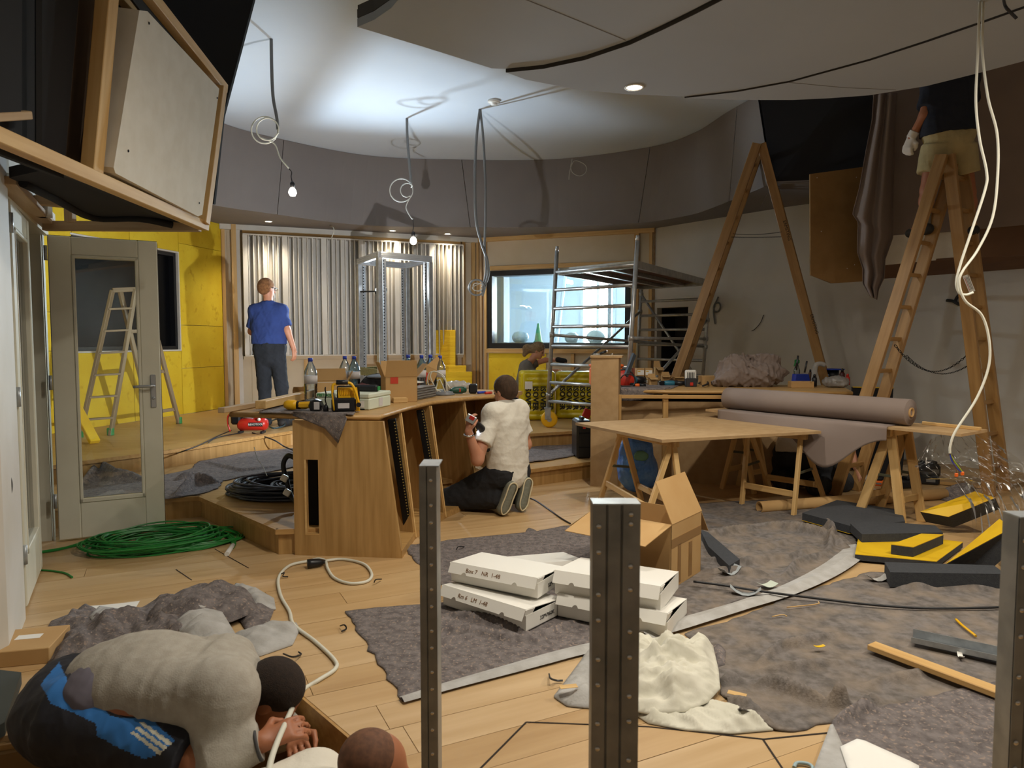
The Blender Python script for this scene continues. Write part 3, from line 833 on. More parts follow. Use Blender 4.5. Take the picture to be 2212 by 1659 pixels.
for i, (so, sc_, lab) in enumerate(((0.5, 0.16, 'pale plastic bag left of the green cone behind the window'), (1.5, 0.14, 'clear crumpled bag right of the green cone behind the window'), (1.95, 0.17, 'larger crumpled bag behind the window near the scaffold'))):
    p = O2 + dw * so - nw * 0.62
    vv, ff = sdf_mesh([('e', (p.x, p.y, xz0 + 0.10 + sc_ * 0.6), (sc_, sc_ * 0.8, sc_ * 0.75))], 0.012, 0.02, disp=lambda X, Y, Z, i=i: 0.03 * sines(X, Y, Z, i + 5, 14))
    arr_mesh('plastic_bag', vv, ff, mat('pale_blue_plastic', '9fb6c0', 0.35), label=lab, cat='bag', group='bags behind the window')

# right wall, wall at the far right and the walls behind the camera
dr = (A4 - A3).normalized(); nr = Vector((dr.y, -dr.x))
def onright(px, py): return onplane(px, py, (A3.x, A3.y, 0), (nr.x, nr.y, 0))
def sright(p): return (p.to_2d() - A3).dot(dr)
q0, q1 = sright(onright(1419, 700)), sright(onright(1486, 700)); qz = onright(1450, 664).z
wall_right = wall('wall_right', A3, A4, WALLG, holes=((q0, q1, P2Z, qz),))
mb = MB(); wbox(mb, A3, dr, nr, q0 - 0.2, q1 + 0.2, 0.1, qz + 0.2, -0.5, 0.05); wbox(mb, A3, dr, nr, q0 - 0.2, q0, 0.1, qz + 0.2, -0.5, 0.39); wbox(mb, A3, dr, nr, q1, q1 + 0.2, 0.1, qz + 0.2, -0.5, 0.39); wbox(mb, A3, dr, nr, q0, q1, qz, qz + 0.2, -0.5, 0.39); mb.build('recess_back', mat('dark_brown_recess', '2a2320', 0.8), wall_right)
mb = MB(); wbox(mb, A3, dr, nr, q0 - 0.1, q0 - 0.05, P2Z, 3.2, 0.0, 0.05); mb.build('batten', PINEG, wall_right)
wall('wall_side', A4, (6.3, -1.6), WALLG)
wall('wall_rear', (6.3, -1.6), (-2.7, -1.6), WALLG)
wall('wall_near', (-2.7, -1.6), (-2.2, 3.03), WHITEW)
wall('wall_column', (-2.2, 3.03), D0, WHITEW)
wall('wall_niche', (-3.3, 5.05), A0, WHITEW)
mb = MB(); mb.prism([(D0.x - 0.1, D0.y - 0.1, 2.17), (D1.x, D1.y, 2.17), (D1.x - 0.1, D1.y - 0.05, 2.17), (D0.x - 0.2, D0.y - 0.15, 2.17)], (0, 0, 2.1)); mb.build('wall_header', WHITEW, kind='structure')

# ceiling and the curved, fabric-faced soffit
MB().prism([(-7.5, -2.2, CEILZ), (7.5, -2.2, CEILZ), (7.5, 14, CEILZ), (-7.5, 14, CEILZ)], (0, 0, 0.1)).build('ceiling', CEIL, kind='structure')
topc = spline([(-3.3, 4.6, 0), (-3.9, 6.4, 0), (-4.05, 8.1, 0), (-3.85, 9.36, 0), (-3.35, 10.17, 0), (-2.22, 11.15, 0), (-0.79, 11.4, 0), (0.70, 11.36, 0), (2.04, 10.66, 0), (2.50, 9.94, 0), (2.68, 9.1, 0), (2.85, 8.44, 0)], 8)
botc = spline([(-3.45, 4.6, 0), (-4.05, 6.4, 0), (-4.2, 8.2, 0), (-4.03, 9.42, 0), (-3.46, 10.15, 0), (-2.33, 11.2, 0), (-0.66, 11.42, 0), (0.75, 11.38, 0), (1.94, 11.0, 0), (2.50, 10.4, 0), (2.71, 9.8, 0), (2.98, 8.29, 0)], 8)
soffit = MB(); ctr = Vector((-0.6, 7.5, 0))
for a, b in zip(botc, botc[1:]):
    oa = a + (a - ctr).normalized() * 2.2; ob = b + (b - ctr).normalized() * 2.2
    soffit.add([(a.x, a.y, SOFZ), (b.x, b.y, SOFZ), (ob.x, ob.y, SOFZ), (oa.x, oa.y, SOFZ)], [(0, 1, 2, 3)])
trim1 = soffit.build('trim_1', FASC, kind='structure')
def fpx(p, z): return 1106 + FPX * p.x / p.y
cutx = [-9999, 592, 1016, 1374, 1560, 9999]
for c0, c1 in zip(cutx, cutx[1:]):
    seg = [(a, b) for a, b in zip(topc, botc) if c0 <= fpx(b, SOFZ) <= c1]
    ext = [i for i, b in enumerate(botc) if c0 <= fpx(b, SOFZ) <= c1]
    if not ext: continue
    i0, i1 = min(ext), max(ext)
    i1 = min(i1 + 1, len(botc) - 1)
    mb = MB(); mb.smooth = True
    for i in range(i0, i1):
        def P(c, j, z, e=0.0):
            q = c[j]
            if j == i1 and c1 < 9000: q = q + (c[j - 1] - c[j]).normalized() * 0.008
            d = (q - ctr).normalized() * e
            return (q.x + d.x, q.y + d.y, z)
        mb.add([P(botc, i, SOFZ - 0.004), P(botc, i + 1, SOFZ - 0.004), P(topc, i + 1, CEILZ - 0.003), P(topc, i, CEILZ - 0.003)], [(0, 1, 2, 3)])
        mb.add([P(botc, i, SOFZ - 0.004), P(botc, i + 1, SOFZ - 0.004), P(botc, i + 1, SOFZ - 0.004, 0.03), P(botc, i, SOFZ - 0.004, 0.03)], [(3, 2, 1, 0)])
    mb.build('fascia_panel', FASC, trim1)

# suspended curved ceiling panels
def cz(px, py): return onz(px, py, CLZ)
edge = [cz(*p) for p in ((772, 69), (917, 112), (1062, 157), (1134, 174), (1242, 195), (1351, 206), (1477, 211), (1605, 216), (1712, 216), (1795, 212), (1877, 206), (2001, 186), (2125, 155), (2212, 132))]
s1 = [cz(*p) for p in ((1090, 158), (1170, 150), (1260, 131), (1358, 98), (1430, 65), (1500, 31), (1560, 0))] + [V(1.62, 3.1, CLZ), V(1.8, 2.2, CLZ), V(1.8, 1.2, CLZ)]
s3 = [cz(*p) for p in ((1477, 211), (1589, 198), (1704, 177), (1877, 130), (2000, 90), (2125, 47), (2212, 16))] + [V(3.2, 3.3, CLZ), V(3.4, 2.3, CLZ), V(3.4, 1.2, CLZ)]
left = [V(0.35, 1.2, CLZ), V(0.1, 2.2, CLZ), V(-0.25, 3.3, CLZ)] + [cz(*p) for p in ((870, 0), (845, 29), (808, 54))]
cloud = thing('ceiling_cloud', 'large grey curved acoustic panels suspended below the white ceiling', 'ceiling panel', (1.2, 3.8, CLZ))
lowp = left + edge[:3] + [s1[0]] + s1
def shift(pts, z): return [(p.x, p.y, z) for p in pts]
ga = MB(); ga.prism(shift(left + edge[:3] + s1, CLZ + 0.03), (0, 0, 0.05)); ga.build('cloud_panel', CLOUD, cloud)
gb = MB(); gb.prism(shift([p + V(0.012, 0.008, 0) for p in s1[::-1]] + edge[3:7] + s3[1:], CLZ + 0.008), (0, 0, 0.05)); gb.build('cloud_panel', CLOUD, cloud)
gc = MB(); gc.prism(shift([p + V(0.006, 0.012, 0) for p in s3[::-1]] + edge[7:] + [V(4.4, 4.2, 0), V(4.9, 2.6, 0), V(4.9, 1.2, 0)], CLZ), (0, 0, 0.05)); gc.build('cloud_panel', CLOUD, cloud)
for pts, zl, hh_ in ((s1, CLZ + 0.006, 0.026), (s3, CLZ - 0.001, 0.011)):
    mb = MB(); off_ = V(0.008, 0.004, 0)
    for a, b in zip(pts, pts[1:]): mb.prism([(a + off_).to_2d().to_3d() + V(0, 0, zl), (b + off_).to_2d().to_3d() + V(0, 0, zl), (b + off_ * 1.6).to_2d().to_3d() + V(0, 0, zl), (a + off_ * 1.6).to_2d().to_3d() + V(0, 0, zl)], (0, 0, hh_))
    mb.build('seam_shade_strip', mat('seam_shade_strip', '3b3836', 0.95), cloud)  # dark strips stand in for the shade along the panel laps
gd = MB()
core = left + edge[:3]
for a, b in zip(core, core[1:]):
    gd.add([(a.x + 0.004, a.y, CLZ + 0.08), (b.x + 0.004, b.y, CLZ + 0.08), (b.x + 0.004, b.y, CLZ + 0.16), (a.x + 0.004, a.y, CLZ + 0.16)], [(3, 2, 1, 0)])
gd.build('cloud_edge_strip', mat('dark_grey_fabric', '4c4a49', 0.95), cloud)
ge = MB(); ge.prism(shift(left + edge + [V(4.4, 4.2, 0), V(4.9, 2.6, 0), V(4.9, 1.2, 0)], CLZ + 0.085), (0, 0, 0.05)); ge.build('cloud_backing', mat('dark_grey_fabric', '4c4a49', 0.95), cloud)
for pts in ([(1109, 0), (1230, 48), (1351, 97)],):
    mb = MB(); P = [cz(*p) for p in pts]
    for a, b in zip(P, P[1:]): mb.beam((a.x, a.y, CLZ + 0.03), (b.x, b.y, CLZ + 0.03), 0.006, 0.004)
    mb.build('panel_seam', mat('seam_dark', '6f6c69', 0.9), cloud)
mb = MB(); P = [cz(*p) for p in ((1704, 178), (1820, 189), (1935, 194))]
for a, b in zip(P, P[1:]): mb.beam((a.x, a.y, CLZ), (b.x, b.y, CLZ), 0.004, 0.003)
mb.build('panel_seam', mat('seam_dark', '6f6c69', 0.9), cloud)

# ------------------------------------------------------------------ downlights: a trim ring, a glowing lens and its lamp
def lamp(name, kind, loc, energy, col, size=0.05, rot=None, spot=None, blend=0.5):
    d = bpy.data.lights.new(name, kind); d.energy = energy; d.color = col
    if kind in ('POINT', 'SPOT'): d.shadow_soft_size = size
    if kind == 'SPOT': d.spot_size = math.radians(spot); d.spot_blend = blend
    o = bpy.data.objects.new(name, d); COL.objects.link(o); o.location = loc
    if rot: o.rotation_euler = rot
    return o
WARM = (1.0, 0.92, 0.79)
DESKW = 30
def downlight(p, r, energy, label, col=WARM, spot=168, lit=True):
    t = thing('downlight', label, 'downlight', p, group='recessed downlights')
    MB().lathe(p, [(r * 1.25, 0.0), (r * 1.25, -0.006), (r, -0.008), (r * 0.95, -0.002)], 20).build('trim_ring', WHITEP, t)
    MB().lathe(p, [(r * 0.95, -0.003), (0.0, -0.0032)], 20).build('lens', LED if lit else WHITEP, t)
    if energy: lamp('downlight_lamp', 'SPOT', (p[0], p[1], p[2] - 0.03), energy, col, 0.05, (0, 0, 0), spot, 0.9)
pd = onz(1370, 188, CLZ + 0.008)
downlight((pd.x, pd.y, CLZ + 0.008), 0.06, 75, 'lit downlight in the grey suspended ceiling panel')
for (x, y, lab) in ((580, 478, 'lit downlight in the soffit above the standing man, leftmost of three'), (848, 498, 'lit downlight in the soffit above the metal rack frame'), (967, 505, 'lit downlight in the soffit nearest the corner, rightmost of three')):
    p = onz(x, y, SOFZ - 0.002); downlight((p.x, p.y, SOFZ - 0.002), 0.05, 45, lab, (1.0, 0.86, 0.66), 120)
for (x, y, e, lab) in ((0.25, 2.9, 85, 'above the stacked white boxes'), (1.1, 2.3, 75, 'above the foreground studs'), (2.5, 3.1, 45, 'above the right felt sheet, added unseen to brighten the right wall'), (3.6, 2.9, 130, 'at the far right end, added unseen to brighten the ladder man')):  # the two right-hand ones are added out of view to brighten that side
    downlight((x, y, CLZ + (0.03 if x < 1.2 else 0.008 if x < 3 else 0.0)), 0.06, e, 'lit downlight in the suspended panel ' + lab)
# ------------------------------------------------------------------ double door: one leaf shut in the wall, one standing open
def door_leaf(name, p0, p1, h, label, stile, rails, toward, handle=False, thick=0.055):
    p0 = V(p0.x, p0.y, 0.012); p1 = V(p1.x, p1.y, 0.012); d = (p1 - p0).normalized(); Wd = (p1 - p0).length
    n = V(d.y, -d.x, 0)
    if n.dot(Vector(toward) - p0) < 0: n = -n
    M = Matrix((d, n, V(0, 0, 1))).transposed().to_4x4(); M.translation = p0          # local x along leaf, y towards the viewer, z up
    t = tag(bpy.data.objects.new(name, None), label, 'door'); link(t, None, M)
    a, b = stile; lo, hi = rails
    def piece(nm, c, s, mt, bv=0.006):
        return MB(M).bbox(c, s, bv).build(nm, mt, t)
    piece('stile', (a / 2, 0, h / 2), (a, thick, h), DOORP); piece('stile', (Wd - b / 2, 0, h / 2), (b, thick, h), DOORP)
    piece('top_rail', ((a + Wd - b) / 2, 0, h - hi / 2), (Wd - a - b, thick * 0.96, hi), DOORP)
    piece('bottom_rail', ((a + Wd - b) / 2, 0, lo / 2), (Wd - a - b, thick * 0.96, lo), DOORP)
    for (x0, x1, z0, z1) in ((a, Wd - b, lo, lo + 0.03), (a, Wd - b, h - hi - 0.02, h - hi), (a, a + 0.02, lo, h - hi), (Wd - b - 0.02, Wd - b, lo, h - hi)):
        piece('glazing_bead', ((x0 + x1) / 2, thick * 0.22, (z0 + z1) / 2), (x1 - x0, thick * 0.7, z1 - z0), DOORP, 0.004)
    MB(M).box(((a + Wd - b) / 2, 0, (lo + h - hi) / 2), (Wd - a - b + 0.02, 0.014, h - hi - lo + 0.02)).build('glass_pane', GLASS, t)
    piece('gasket', (Wd + 0.002, 0.0, h / 2), (0.004, thick * 0.45, h - 0.02), mat('gasket_brown', '4d4235', 0.7), 0.001)
    piece('gasket', (Wd / 2, 0.0, h + 0.002), (Wd, thick * 0.45, 0.004), mat('gasket_brown', '4d4235', 0.7), 0.001)
    if handle:
        y = thick / 2
        hp = MB(M).bbox((Wd - b * 0.42, y + 0.005, 1.02), (0.036, 0.010, 0.24), 0.004).build('handle_plate', ALU, t)
        hd = MB(M); hd.smooth = True
        hd.tube(spline([(Wd - b * 0.42, y + 0.01, 1.06), (Wd - b * 0.42, y + 0.05, 1.06), (Wd - b * 0.42 - 0.03, y + 0.058, 1.06), (Wd - b * 0.42 - 0.13, y + 0.052, 1.058)], 5), 0.010, 10)
        hd.build('lever', ALU, hp)
        MB(M).lathe((Wd - b * 0.42, y + 0.010, 0.97), [(0.011, 0), (0.011, 0.004), (0.006, 0.005)], 14, (M.to_3x3() @ V(0, 1, 0)) if False else (0, 1, 0)).build('lock_cylinder', STEEL, hp)
        MB(M).bbox((Wd + 0.003, 0, 0.82), (0.006, 0.02, 0.16), 0.002).build('latch_plate', STEEL, t)
    for z in (0.28, 1.1, 1.98):
        MB(M).cyl((-0.012, thick * 0.5, z - 0.05), (-0.012, thick * 0.5, z + 0.05), 0.011).build('hinge', STEEL, t)
    return t
dp0, dp1 = onz(128, 1170), onz(357, 1143)
door_leaf('glazed_door', dp0, dp1, 2.10, 'cream glazed door leaf standing open, with lever handle, beside green cable coil', (0.135, 0.125), (0.25, 0.125), (0, 0, 0), True)
lp0, lp1 = onz(46, 1318), onz(81, 1230)
door_leaf('glazed_door', lp0, lp1, 2.10, 'cream glazed door leaf shut in the wall at the left edge', (0.11, 0.11), (0.25, 0.125), (0, 3.0, 0))
fr = MB(); jd = (D1 - D0).normalized(); jn = Vector((jd.y, -jd.x))
def jamb(p, w_=0.075, dpt=0.13):
    q = [p, p + jd * w_, p + jd * w_ + jn * -dpt, p + jn * -dpt]
    fr.prism([(a.x, a.y, 0.0) for a in q], (0, 0, 2.19))
fj = V(lp1.x, lp1.y) + jd * 0.72
jamb(V(dp0.x, dp0.y) - V(0.05, 0.0) + jd * 0.03); jamb(V(lp0.x, lp0.y) - jd * 0.09)
a, b = V(lp0.x, lp0.y) - jd * 0.09, V(dp0.x, dp0.y) + jd * 0.1
fr.prism([(p.x, p.y, 2.12) for p in (a, b, b - jn * 0.13, a - jn * 0.13)], (0, 0, 0.07))
dfr = fr.build('door_1', DOORP, kind='structure')
for k in range(3):
    mb = MB(); p = V(dp0.x, dp0.y) - V(0.05, 0) + jd * (0.02 + 0.02 * k) + jn * (0.012); mb.beam((p.x, p.y, 0.0), (p.x, p.y, 2.12), 0.008, 0.012); mb.build('door_stop', DOORP, dfr)
cable('cable_loop', [at(-12, 1010, 3.25), at(10, 1018, 3.25), at(24, 1040, 3.26), at(22, 1068, 3.26), at(8, 1086, 3.25), at(-12, 1088, 3.25)], 0.006, GCABLE, label='grey cable loop sticking out of the white wall at the left edge', cat='cable')

# ------------------------------------------------------------------ open timber frame of the left loudspeaker soffit
B0, B1, T1 = onz(0, 285, 2.12), onz(448, 488, 2.12), onz(488, 195, 3.0)
pn = (B1 - B0).cross(T1 - B0).normalized()
if pn.x < 0: pn = -pn
def sof(px, py, off=0.0): return onplane(px, py, B0, pn) + pn * off
fs = thing('speaker_soffit_frame', 'unfinished pine timber frame of the soffit overhead with white foam panel', 'timber frame', (B1.x, B1.y, 2.05))
upv = (T1 - B1).normalized()
def member(px0, px1, wd, ht, off=0.0, nm='timber', mt=PINE, par=None): return lumber(nm, sof(*px0, off), sof(*px1, off), ht, wd, mt, par or fs, up=pn)
member((-120, 240), (447, 489), 0.07, 0.055, -0.02)
member((212, 390), (252, -60), 0.06, 0.085, -0.03)
member((436, 482), (474, 188), 0.075, 0.07, 0.0)
member((489, 192), (300, -48), 0.06, 0.055, -0.02)
member((478, 205), (290, -20), 0.055, 0.05, -0.09)
mb = MB(); mb.prism([sof(60, 330, -0.13), sof(452, 480, -0.13), sof(490, 200, -0.13), sof(300, -60, -0.13), sof(120, -60, -0.13)], -pn * 0.02)
mb.build('back_board', mat('dark_brown_board', '4a3a2b', 0.8), fs)
mb = MB(); mb.prism([sof(318, -30, -0.05), sof(468, 190, -0.05), sof(455, 200, -0.05), sof(300, -10, -0.05)], -pn * 0.06); mb.build('gasket_strip', mat('dark_grey_foam', '2f2f31', 0.95), fs)
foam = MB(); c4 = [(284, 20), (302, 22), (461, 190), (459, 205), (424, 462), (415, 466), (232, 372), (228, 360)]
foam.prism([sof(*c, 0.035) for c in c4], -pn * 0.12); fo = foam.build('foam_panel', FOAM, fs, label='white foam panel')
for c in ((305, 48), (456, 210), (260, 324), (417, 437)):
    q = sof(*c, 0.036); MB().lathe(q, [(0.007, 0), (0.004, 0.003), (0, 0.003)], 8, pn).build('screw', BLACKM, fo)
for (px0, px1) in (((-60, -40), (72, 255)),):
    pass
# black cloth stretched over the soffit
bk = thing('black_cloth_panel', 'black cloth panels stretched over the soffit in the upper left corner', 'cloth panel', (-2.3, 4.0, 2.1))
mb = MB(); mb.prism([sof(-140, -80, -0.10), sof(230, -80, -0.10), sof(190, 392, -0.10), sof(-140, 260, -0.10)], -pn * 0.03); mb.build('cloth_panel', BLACKF, bk)
mb = MB(); mb.prism([sof(-140, -80, -0.04), sof(74, -80, -0.04), sof(70, 246, -0.04), sof(-140, 250, -0.04)], -pn * 0.05); mb.build('cloth_panel', BLACKF, bk)
member((-60, 262), (92, 252), 0.03, 0.03, -0.05, 'batten', PINEG, bk)
mb = MB(); mb.beam(sof(113, -60, -0.05), sof(112, 330, -0.05), 0.02, 0.02); mb.build('seam_strip', BLACKP, bk)
Yb = 5.05
mb = MB(); mb.prism([at(330, -60, Yb), at(563, -60, Yb), at(482, 250, Yb), at(462, 440, Yb), at(400, 440, Yb), at(250, 100, Yb)], (0, 0.03, 0)); mb.build('cloth_panel', BLACKF, bk)
mb = MB(); mb.prism([onz(20, 384, 2.16), onz(100, 366, 2.16), onz(447, 486, 2.13), onz(358, 478, 2.16), onz(205, 470, 2.16), onz(60, 402, 2.16)], (0, 0, 0.05)); mb.build('cloth_underside', BLACKF, bk)
mb = MB(); mb.tube(spline([onz(50, 396, 2.15), onz(120, 430, 2.15), onz(200, 470, 2.15), onz(300, 472, 2.15), onz(372, 486, 2.13)], 4), 0.022, 8); mb.build('cloth_fold', BLACKF, bk)
th = thing('door_header_framing', 'pine framing boards over the double door below the black cloth', 'timber frame', (-2.7, 4.4, 2.12))
for (p, q, w_, h_, mt) in ((onz(95, 488, 2.13), onz(432, 490, 2.13), 0.05, 0.06, PINEG), (onz(2, 388, 2.16), onz(98, 484, 2.16), 0.12, 0.04, PINEG), (onz(20, 384, 2.22), onz(110, 470, 2.22), 0.05, 0.05, WHITEW),
                           (onz(72, 432, 2.2), onz(150, 440, 2.2), 0.05, 0.05, PINEG)):
    lumber('timber', p, q, w_, h_, mt, th)
for (px, py, t_, mt) in ((152, 480, 0.28, PINEG), (100, 470, 0.25, WHITEW), (92, 470, 0.25, PINEG)):
    p = onz(px, py, 2.14); lumber('timber', p, p + V(0, 0, t_), 0.05, 0.05, mt, th)

# ------------------------------------------------------------------ right soffit: boxed-in bulkhead with brown board, cloth and black opening
bh = thing('wall_bulkhead', 'brown fabric-covered bulkhead behind the man on the ladder', 'bulkhead', (4.3, 7.6, 2.0))
mb = MB(); mb.prism([V(2.87, 8.42, CEILZ), V(2.99, 8.27, SOFZ), at(1890, 388, 7.75), at(1900, 195, 7.75), at(1900, 100, 7.75)], (0.02, 0.06, 0)); mb.build('black_opening', BLACKF, bh, label='black cloth opening')
mb = MB(); mb.prism([V(2.99, 8.27, SOFZ - 0.01), at(1890, 390, 7.75), V(4.6, 9.2, SOFZ + 0.0), V(3.4, 9.9, SOFZ)], (0, 0, 0.03)); mb.build('bulkhead_underside', FASC, bh)
mb = MB(); mb.prism([at(1750, 376, 7.7), at(1875, 359, 7.7), at(1875, 607, 7.7), at(1797, 612, 7.7), at(1751, 594, 7.7)], (0.0, 0.025, 0)); side = mb.build('side_board', MDFDARK, bh, label='brown fibreboard panel with chamfered corner')
for (x, y) in ((1765, 384), (1850, 383), (1774, 500), (1846, 572), (1830, 580)):
    MB().ell(at(x, y, 7.695), (0.005, 0.003, 0.005), 8, 5).build('screw', WHITEP, side)
Yf = 7.35
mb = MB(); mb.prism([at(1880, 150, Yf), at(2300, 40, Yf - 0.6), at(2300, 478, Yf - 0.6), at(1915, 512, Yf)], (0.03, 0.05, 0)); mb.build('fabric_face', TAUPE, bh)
mb = MB(); mb.prism([at(1885, 512, Yf + 0.02), at(2118, 494, Yf - 0.28), at(2118, 554, Yf - 0.28), at(1885, 574, Yf + 0.02)], (0.03, 0.05, 0)); mb.build('white_strip', FOAM, bh)
mb = MB(); mb.prism([at(2116, 494, Yf - 0.29), at(2300, 478, Yf - 0.6), at(2300, 548, Yf - 0.6), at(2116, 556, Yf - 0.29)], (0.03, 0.05, 0)); mb.build('dark_board', BROWNP, bh)
mb = MB(); mb.prism([at(1885, 572, Yf + 0.05), at(2300, 545, Yf - 0.55), at(2300, 574, Yf - 0.2), at(1885, 604, Yf + 0.4)], (0.0, 0.0, 0.02)); mb.build('underside_board', BROWNP, bh)

# ------------------------------------------------------------------ slatted diffusers on the back wall
fin_w, dep = 0.016, 0.22
def bw(s, off, z): p = A1 + db_ * s + nb * off; return V(p.x, p.y, z)
nmod = 6; mw = (ds1 - ds0) / nmod
depths = [0.02, 0.10, 0.04, 0.14, 0.04, 0.10, 0.02]
proto = None
names = ['first from the yellow wall', 'behind the standing man', 'third from the yellow wall', 'left behind the rack frame', 'right behind the rack frame', 'nearest the yellow slabs']
for i in range(nmod):
    o = A1 + db_ * (ds0 + i * mw) + nb * 0.02
    M = Matrix((V(db_.x, db_.y, 0), V(nb.x, nb.y, 0), V(0, 0, 1))).transposed().to_4x4(); M.translation = V(o.x, o.y, dz0)
    lab = 'white slatted sound diffuser panel, ' + names[i]
    if proto is None:
        t = tag(bpy.data.objects.new('diffuser_panel', None), lab, 'diffuser', 'slatted diffusers on the back wall'); link(t, None, M)
        H = dz1 - dz0; inw = mw - 0.09
        f0 = None
        for k in range(8):
            x = 0.085 + inw * k / 7
            Mf = M @ Matrix.Translation((x, dep / 2, 0.02))
            if f0 is None: f0 = MB(Mf).bbox((0, 0, (H - 0.04) / 2), (fin_w, dep, H - 0.04), 0.002).build('fin', WHITEW, t, frame=Mf)
            else: inst(f0, 'fin', Mf, t)
        for k in range(7):
            x = 0.085 + inw * (k + 0.5) / 7
            MB(M).box((x, depths[k] / 2, H / 2), (inw / 7 - fin_w, depths[k], H - 0.04)).build('well_board', WHITEW, t)
        MB(M).bbox((0.035, dep / 2, H / 2), (0.072, dep, H - 0.04), 0.003).build('flat_board', WHITEW, t)
        MB(M).bbox((mw / 2, dep / 2 - 0.003, 0.01), (mw - 0.002, dep, 0.02), 0.002).build('rail', WHITEW, t)
        MB(M).bbox((mw / 2, dep / 2 - 0.003, H - 0.01), (mw - 0.002, dep, 0.02), 0.002).build('rail', WHITEW, t)
        MB(M).box((mw / 2, -0.008, H / 2), (mw - 0.002, 0.014, H)).build('back_sheet', WHITEW, t)
        proto = t
    else:
        copy_thing(proto, M, lab)

# ------------------------------------------------------------------ aluminium rack frame with a work lamp under its top
rf = thing('rack_frame', 'tall open aluminium equipment rack frame in front of the diffusers', 'rack frame', (-1.68, 10.15, P2Z))
RZ = 2.58
rc = [V(-1.75, 9.43), V(-1.15, 10.0), V(-1.6, 10.87), V(-2.2, 10.3)]
cc = sum(rc, V(0, 0)) / 4
for p in rc:
    lumber('post', (p.x, p.y, P2Z), (p.x, p.y, RZ - 0.09), 0.065, 0.065, ALUG, rf, up=(0.6, 0.6, 0), b=0.004)
for a, b in zip(rc, rc[1:] + rc[:1]):
    d = (b - a).normalized()
    M, L = axis_frame((a.x, a.y, RZ - 0.05), (b.x, b.y, RZ - 0.05))
    mb = MB(M)
    for z in (-0.03, 0.0, 0.03): mb.bbox((L / 2, 0, z), (L + 0.06, 0.05, 0.026), 0.003)
    mb.box((L / 2, 0, 0), (L + 0.05, 0.04, 0.08)); mb.build('top_rail', ALU, rf, frame=M)
    lumber('bottom_rail', (a.x, a.y, P2Z + 0.62), (b.x, b.y, P2Z + 0.62), 0.03, 0.11, mat('perforated_zinc', '8d9168', 0.5, 0.6, col2='6c7050', scale=60), rf)
holes = MB().box((0, 0, 0), (0.008, 0.0015, 0.01))
hm = None
for p, q in zip(rc, (rc[1], rc[0], rc[3], rc[2])):
    d = (q - p).normalized(); e = p + d * 0.075
    lumber('rack_rail', (e.x, e.y, P2Z + 0.02), (e.x, e.y, RZ - 0.1), 0.03, 0.045, STEEL, rf, up=(d.x, d.y, 0), b=0.002)
    mb = MB()
    for k in range(50):
        z = P2Z + 0.15 + k * 0.040
        for w_ in (-1, 1): mb.box((e.x - 0.0, e.y - 0.024, z), (0.014, 0.003, 0.014))
    o = mb.build('rail_holes', DARK, rf); o['kind'] = 'stuff'
wlp = V(-1.86, 10.15, 2.1)
wlamp = thing('led_floodlight', 'small lit floodlight clamped inside the top of the rack frame', 'lamp', wlp)
MB().bbox(wlp, (0.16, 0.05, 0.12), 0.01, Matrix.Rotation(math.radians(-60), 3, 'X')).build('lamp_body', BLACKP, wlamp)
MB().bbox(wlp + V(0, -0.015, 0.032), (0.14, 0.01, 0.10), 0.004, Matrix.Rotation(math.radians(-60), 3, 'X')).build('lamp_lens', emis('lit_floodlight', 'e8f2ff', 25.0), wlamp)
MB().beam(wlp, V(-2.18, 10.28, 2.1), 0.02, 0.02).build('clamp_arm', BLACKP, wlamp)

# ------------------------------------------------------------------ curved oak desk on the left
DZ = 0.92
dk = thing('studio_desk', 'curved oak studio desk with open bays and rack rails in the centre', 'desk', (-1.1, 5.4, 0))
fe = [onz(498, 890, DZ), onz(640, 894, DZ), onz(820, 897, DZ), onz(828, 892, DZ), onz(880, 877, DZ), onz(930, 866, DZ), onz(1000, 858, DZ), onz(1080, 852, DZ), onz(1110, 850, DZ)]
be = [V(0.1, 6.75, DZ), V(-0.55, 7.1, DZ), V(-1.2, 6.85, DZ), V(-1.7, 6.3, DZ), V(-1.95, 5.6, DZ)]
mb = MB(); mb.prism([(p.x, p.y, DZ - 0.034) for p in fe + be], (0, 0, 0.034)); mb.build('desk_top', OAK, dk)
mb = MB(); mb.tube([V(p.x, p.y, DZ - 0.017) for p in fe], 0.0172, 10); mb.build('desk_top_edge', OAKEDGE, dk)
ebl, ebr = onz(637, 1199), onz(869, 1206)
ed = (ebr - ebl).normalized(); en = V(-ed.y, ed.x, 0)
def onend(px, py): return onplane(px, py, ebl, en)
c00, c10, c11, c01 = ebl, ebr, onend(827, 900), onend(631, 900)
zt = DZ - 0.036
def ex(p): return (p - ebl).dot(ed)
x_s0, x_s1 = ex(onend(662, 1070)), ex(onend(688, 1070)); z_s0, z_s1 = onend(675, 1152).z, onend(675, 993).z
def ep(x, z): return ebl + ed * x + V(0, 0, z)
xr0, xr1 = ex(ebr), ex(c11)
def xr(z): return xr0 + (xr1 - xr0) * z / zt
mb = MB()
for poly in ([(0, 0), (x_s0, 0), (x_s0, zt), (0, zt)], [(x_s0, 0), (x_s1, 0), (x_s1, z_s0), (x_s0, z_s0)], [(x_s0, z_s1), (x_s1, z_s1), (x_s1, zt), (x_s0, zt)], [(x_s1, 0), (xr(0), 0), (xr(zt), zt), (x_s1, zt)]):
    mb.prism([ep(*q) for q in poly], en * 0.032)
mb.build('end_panel', OAKV, dk, frame=facing(ebl, ed, en))
mb = MB()
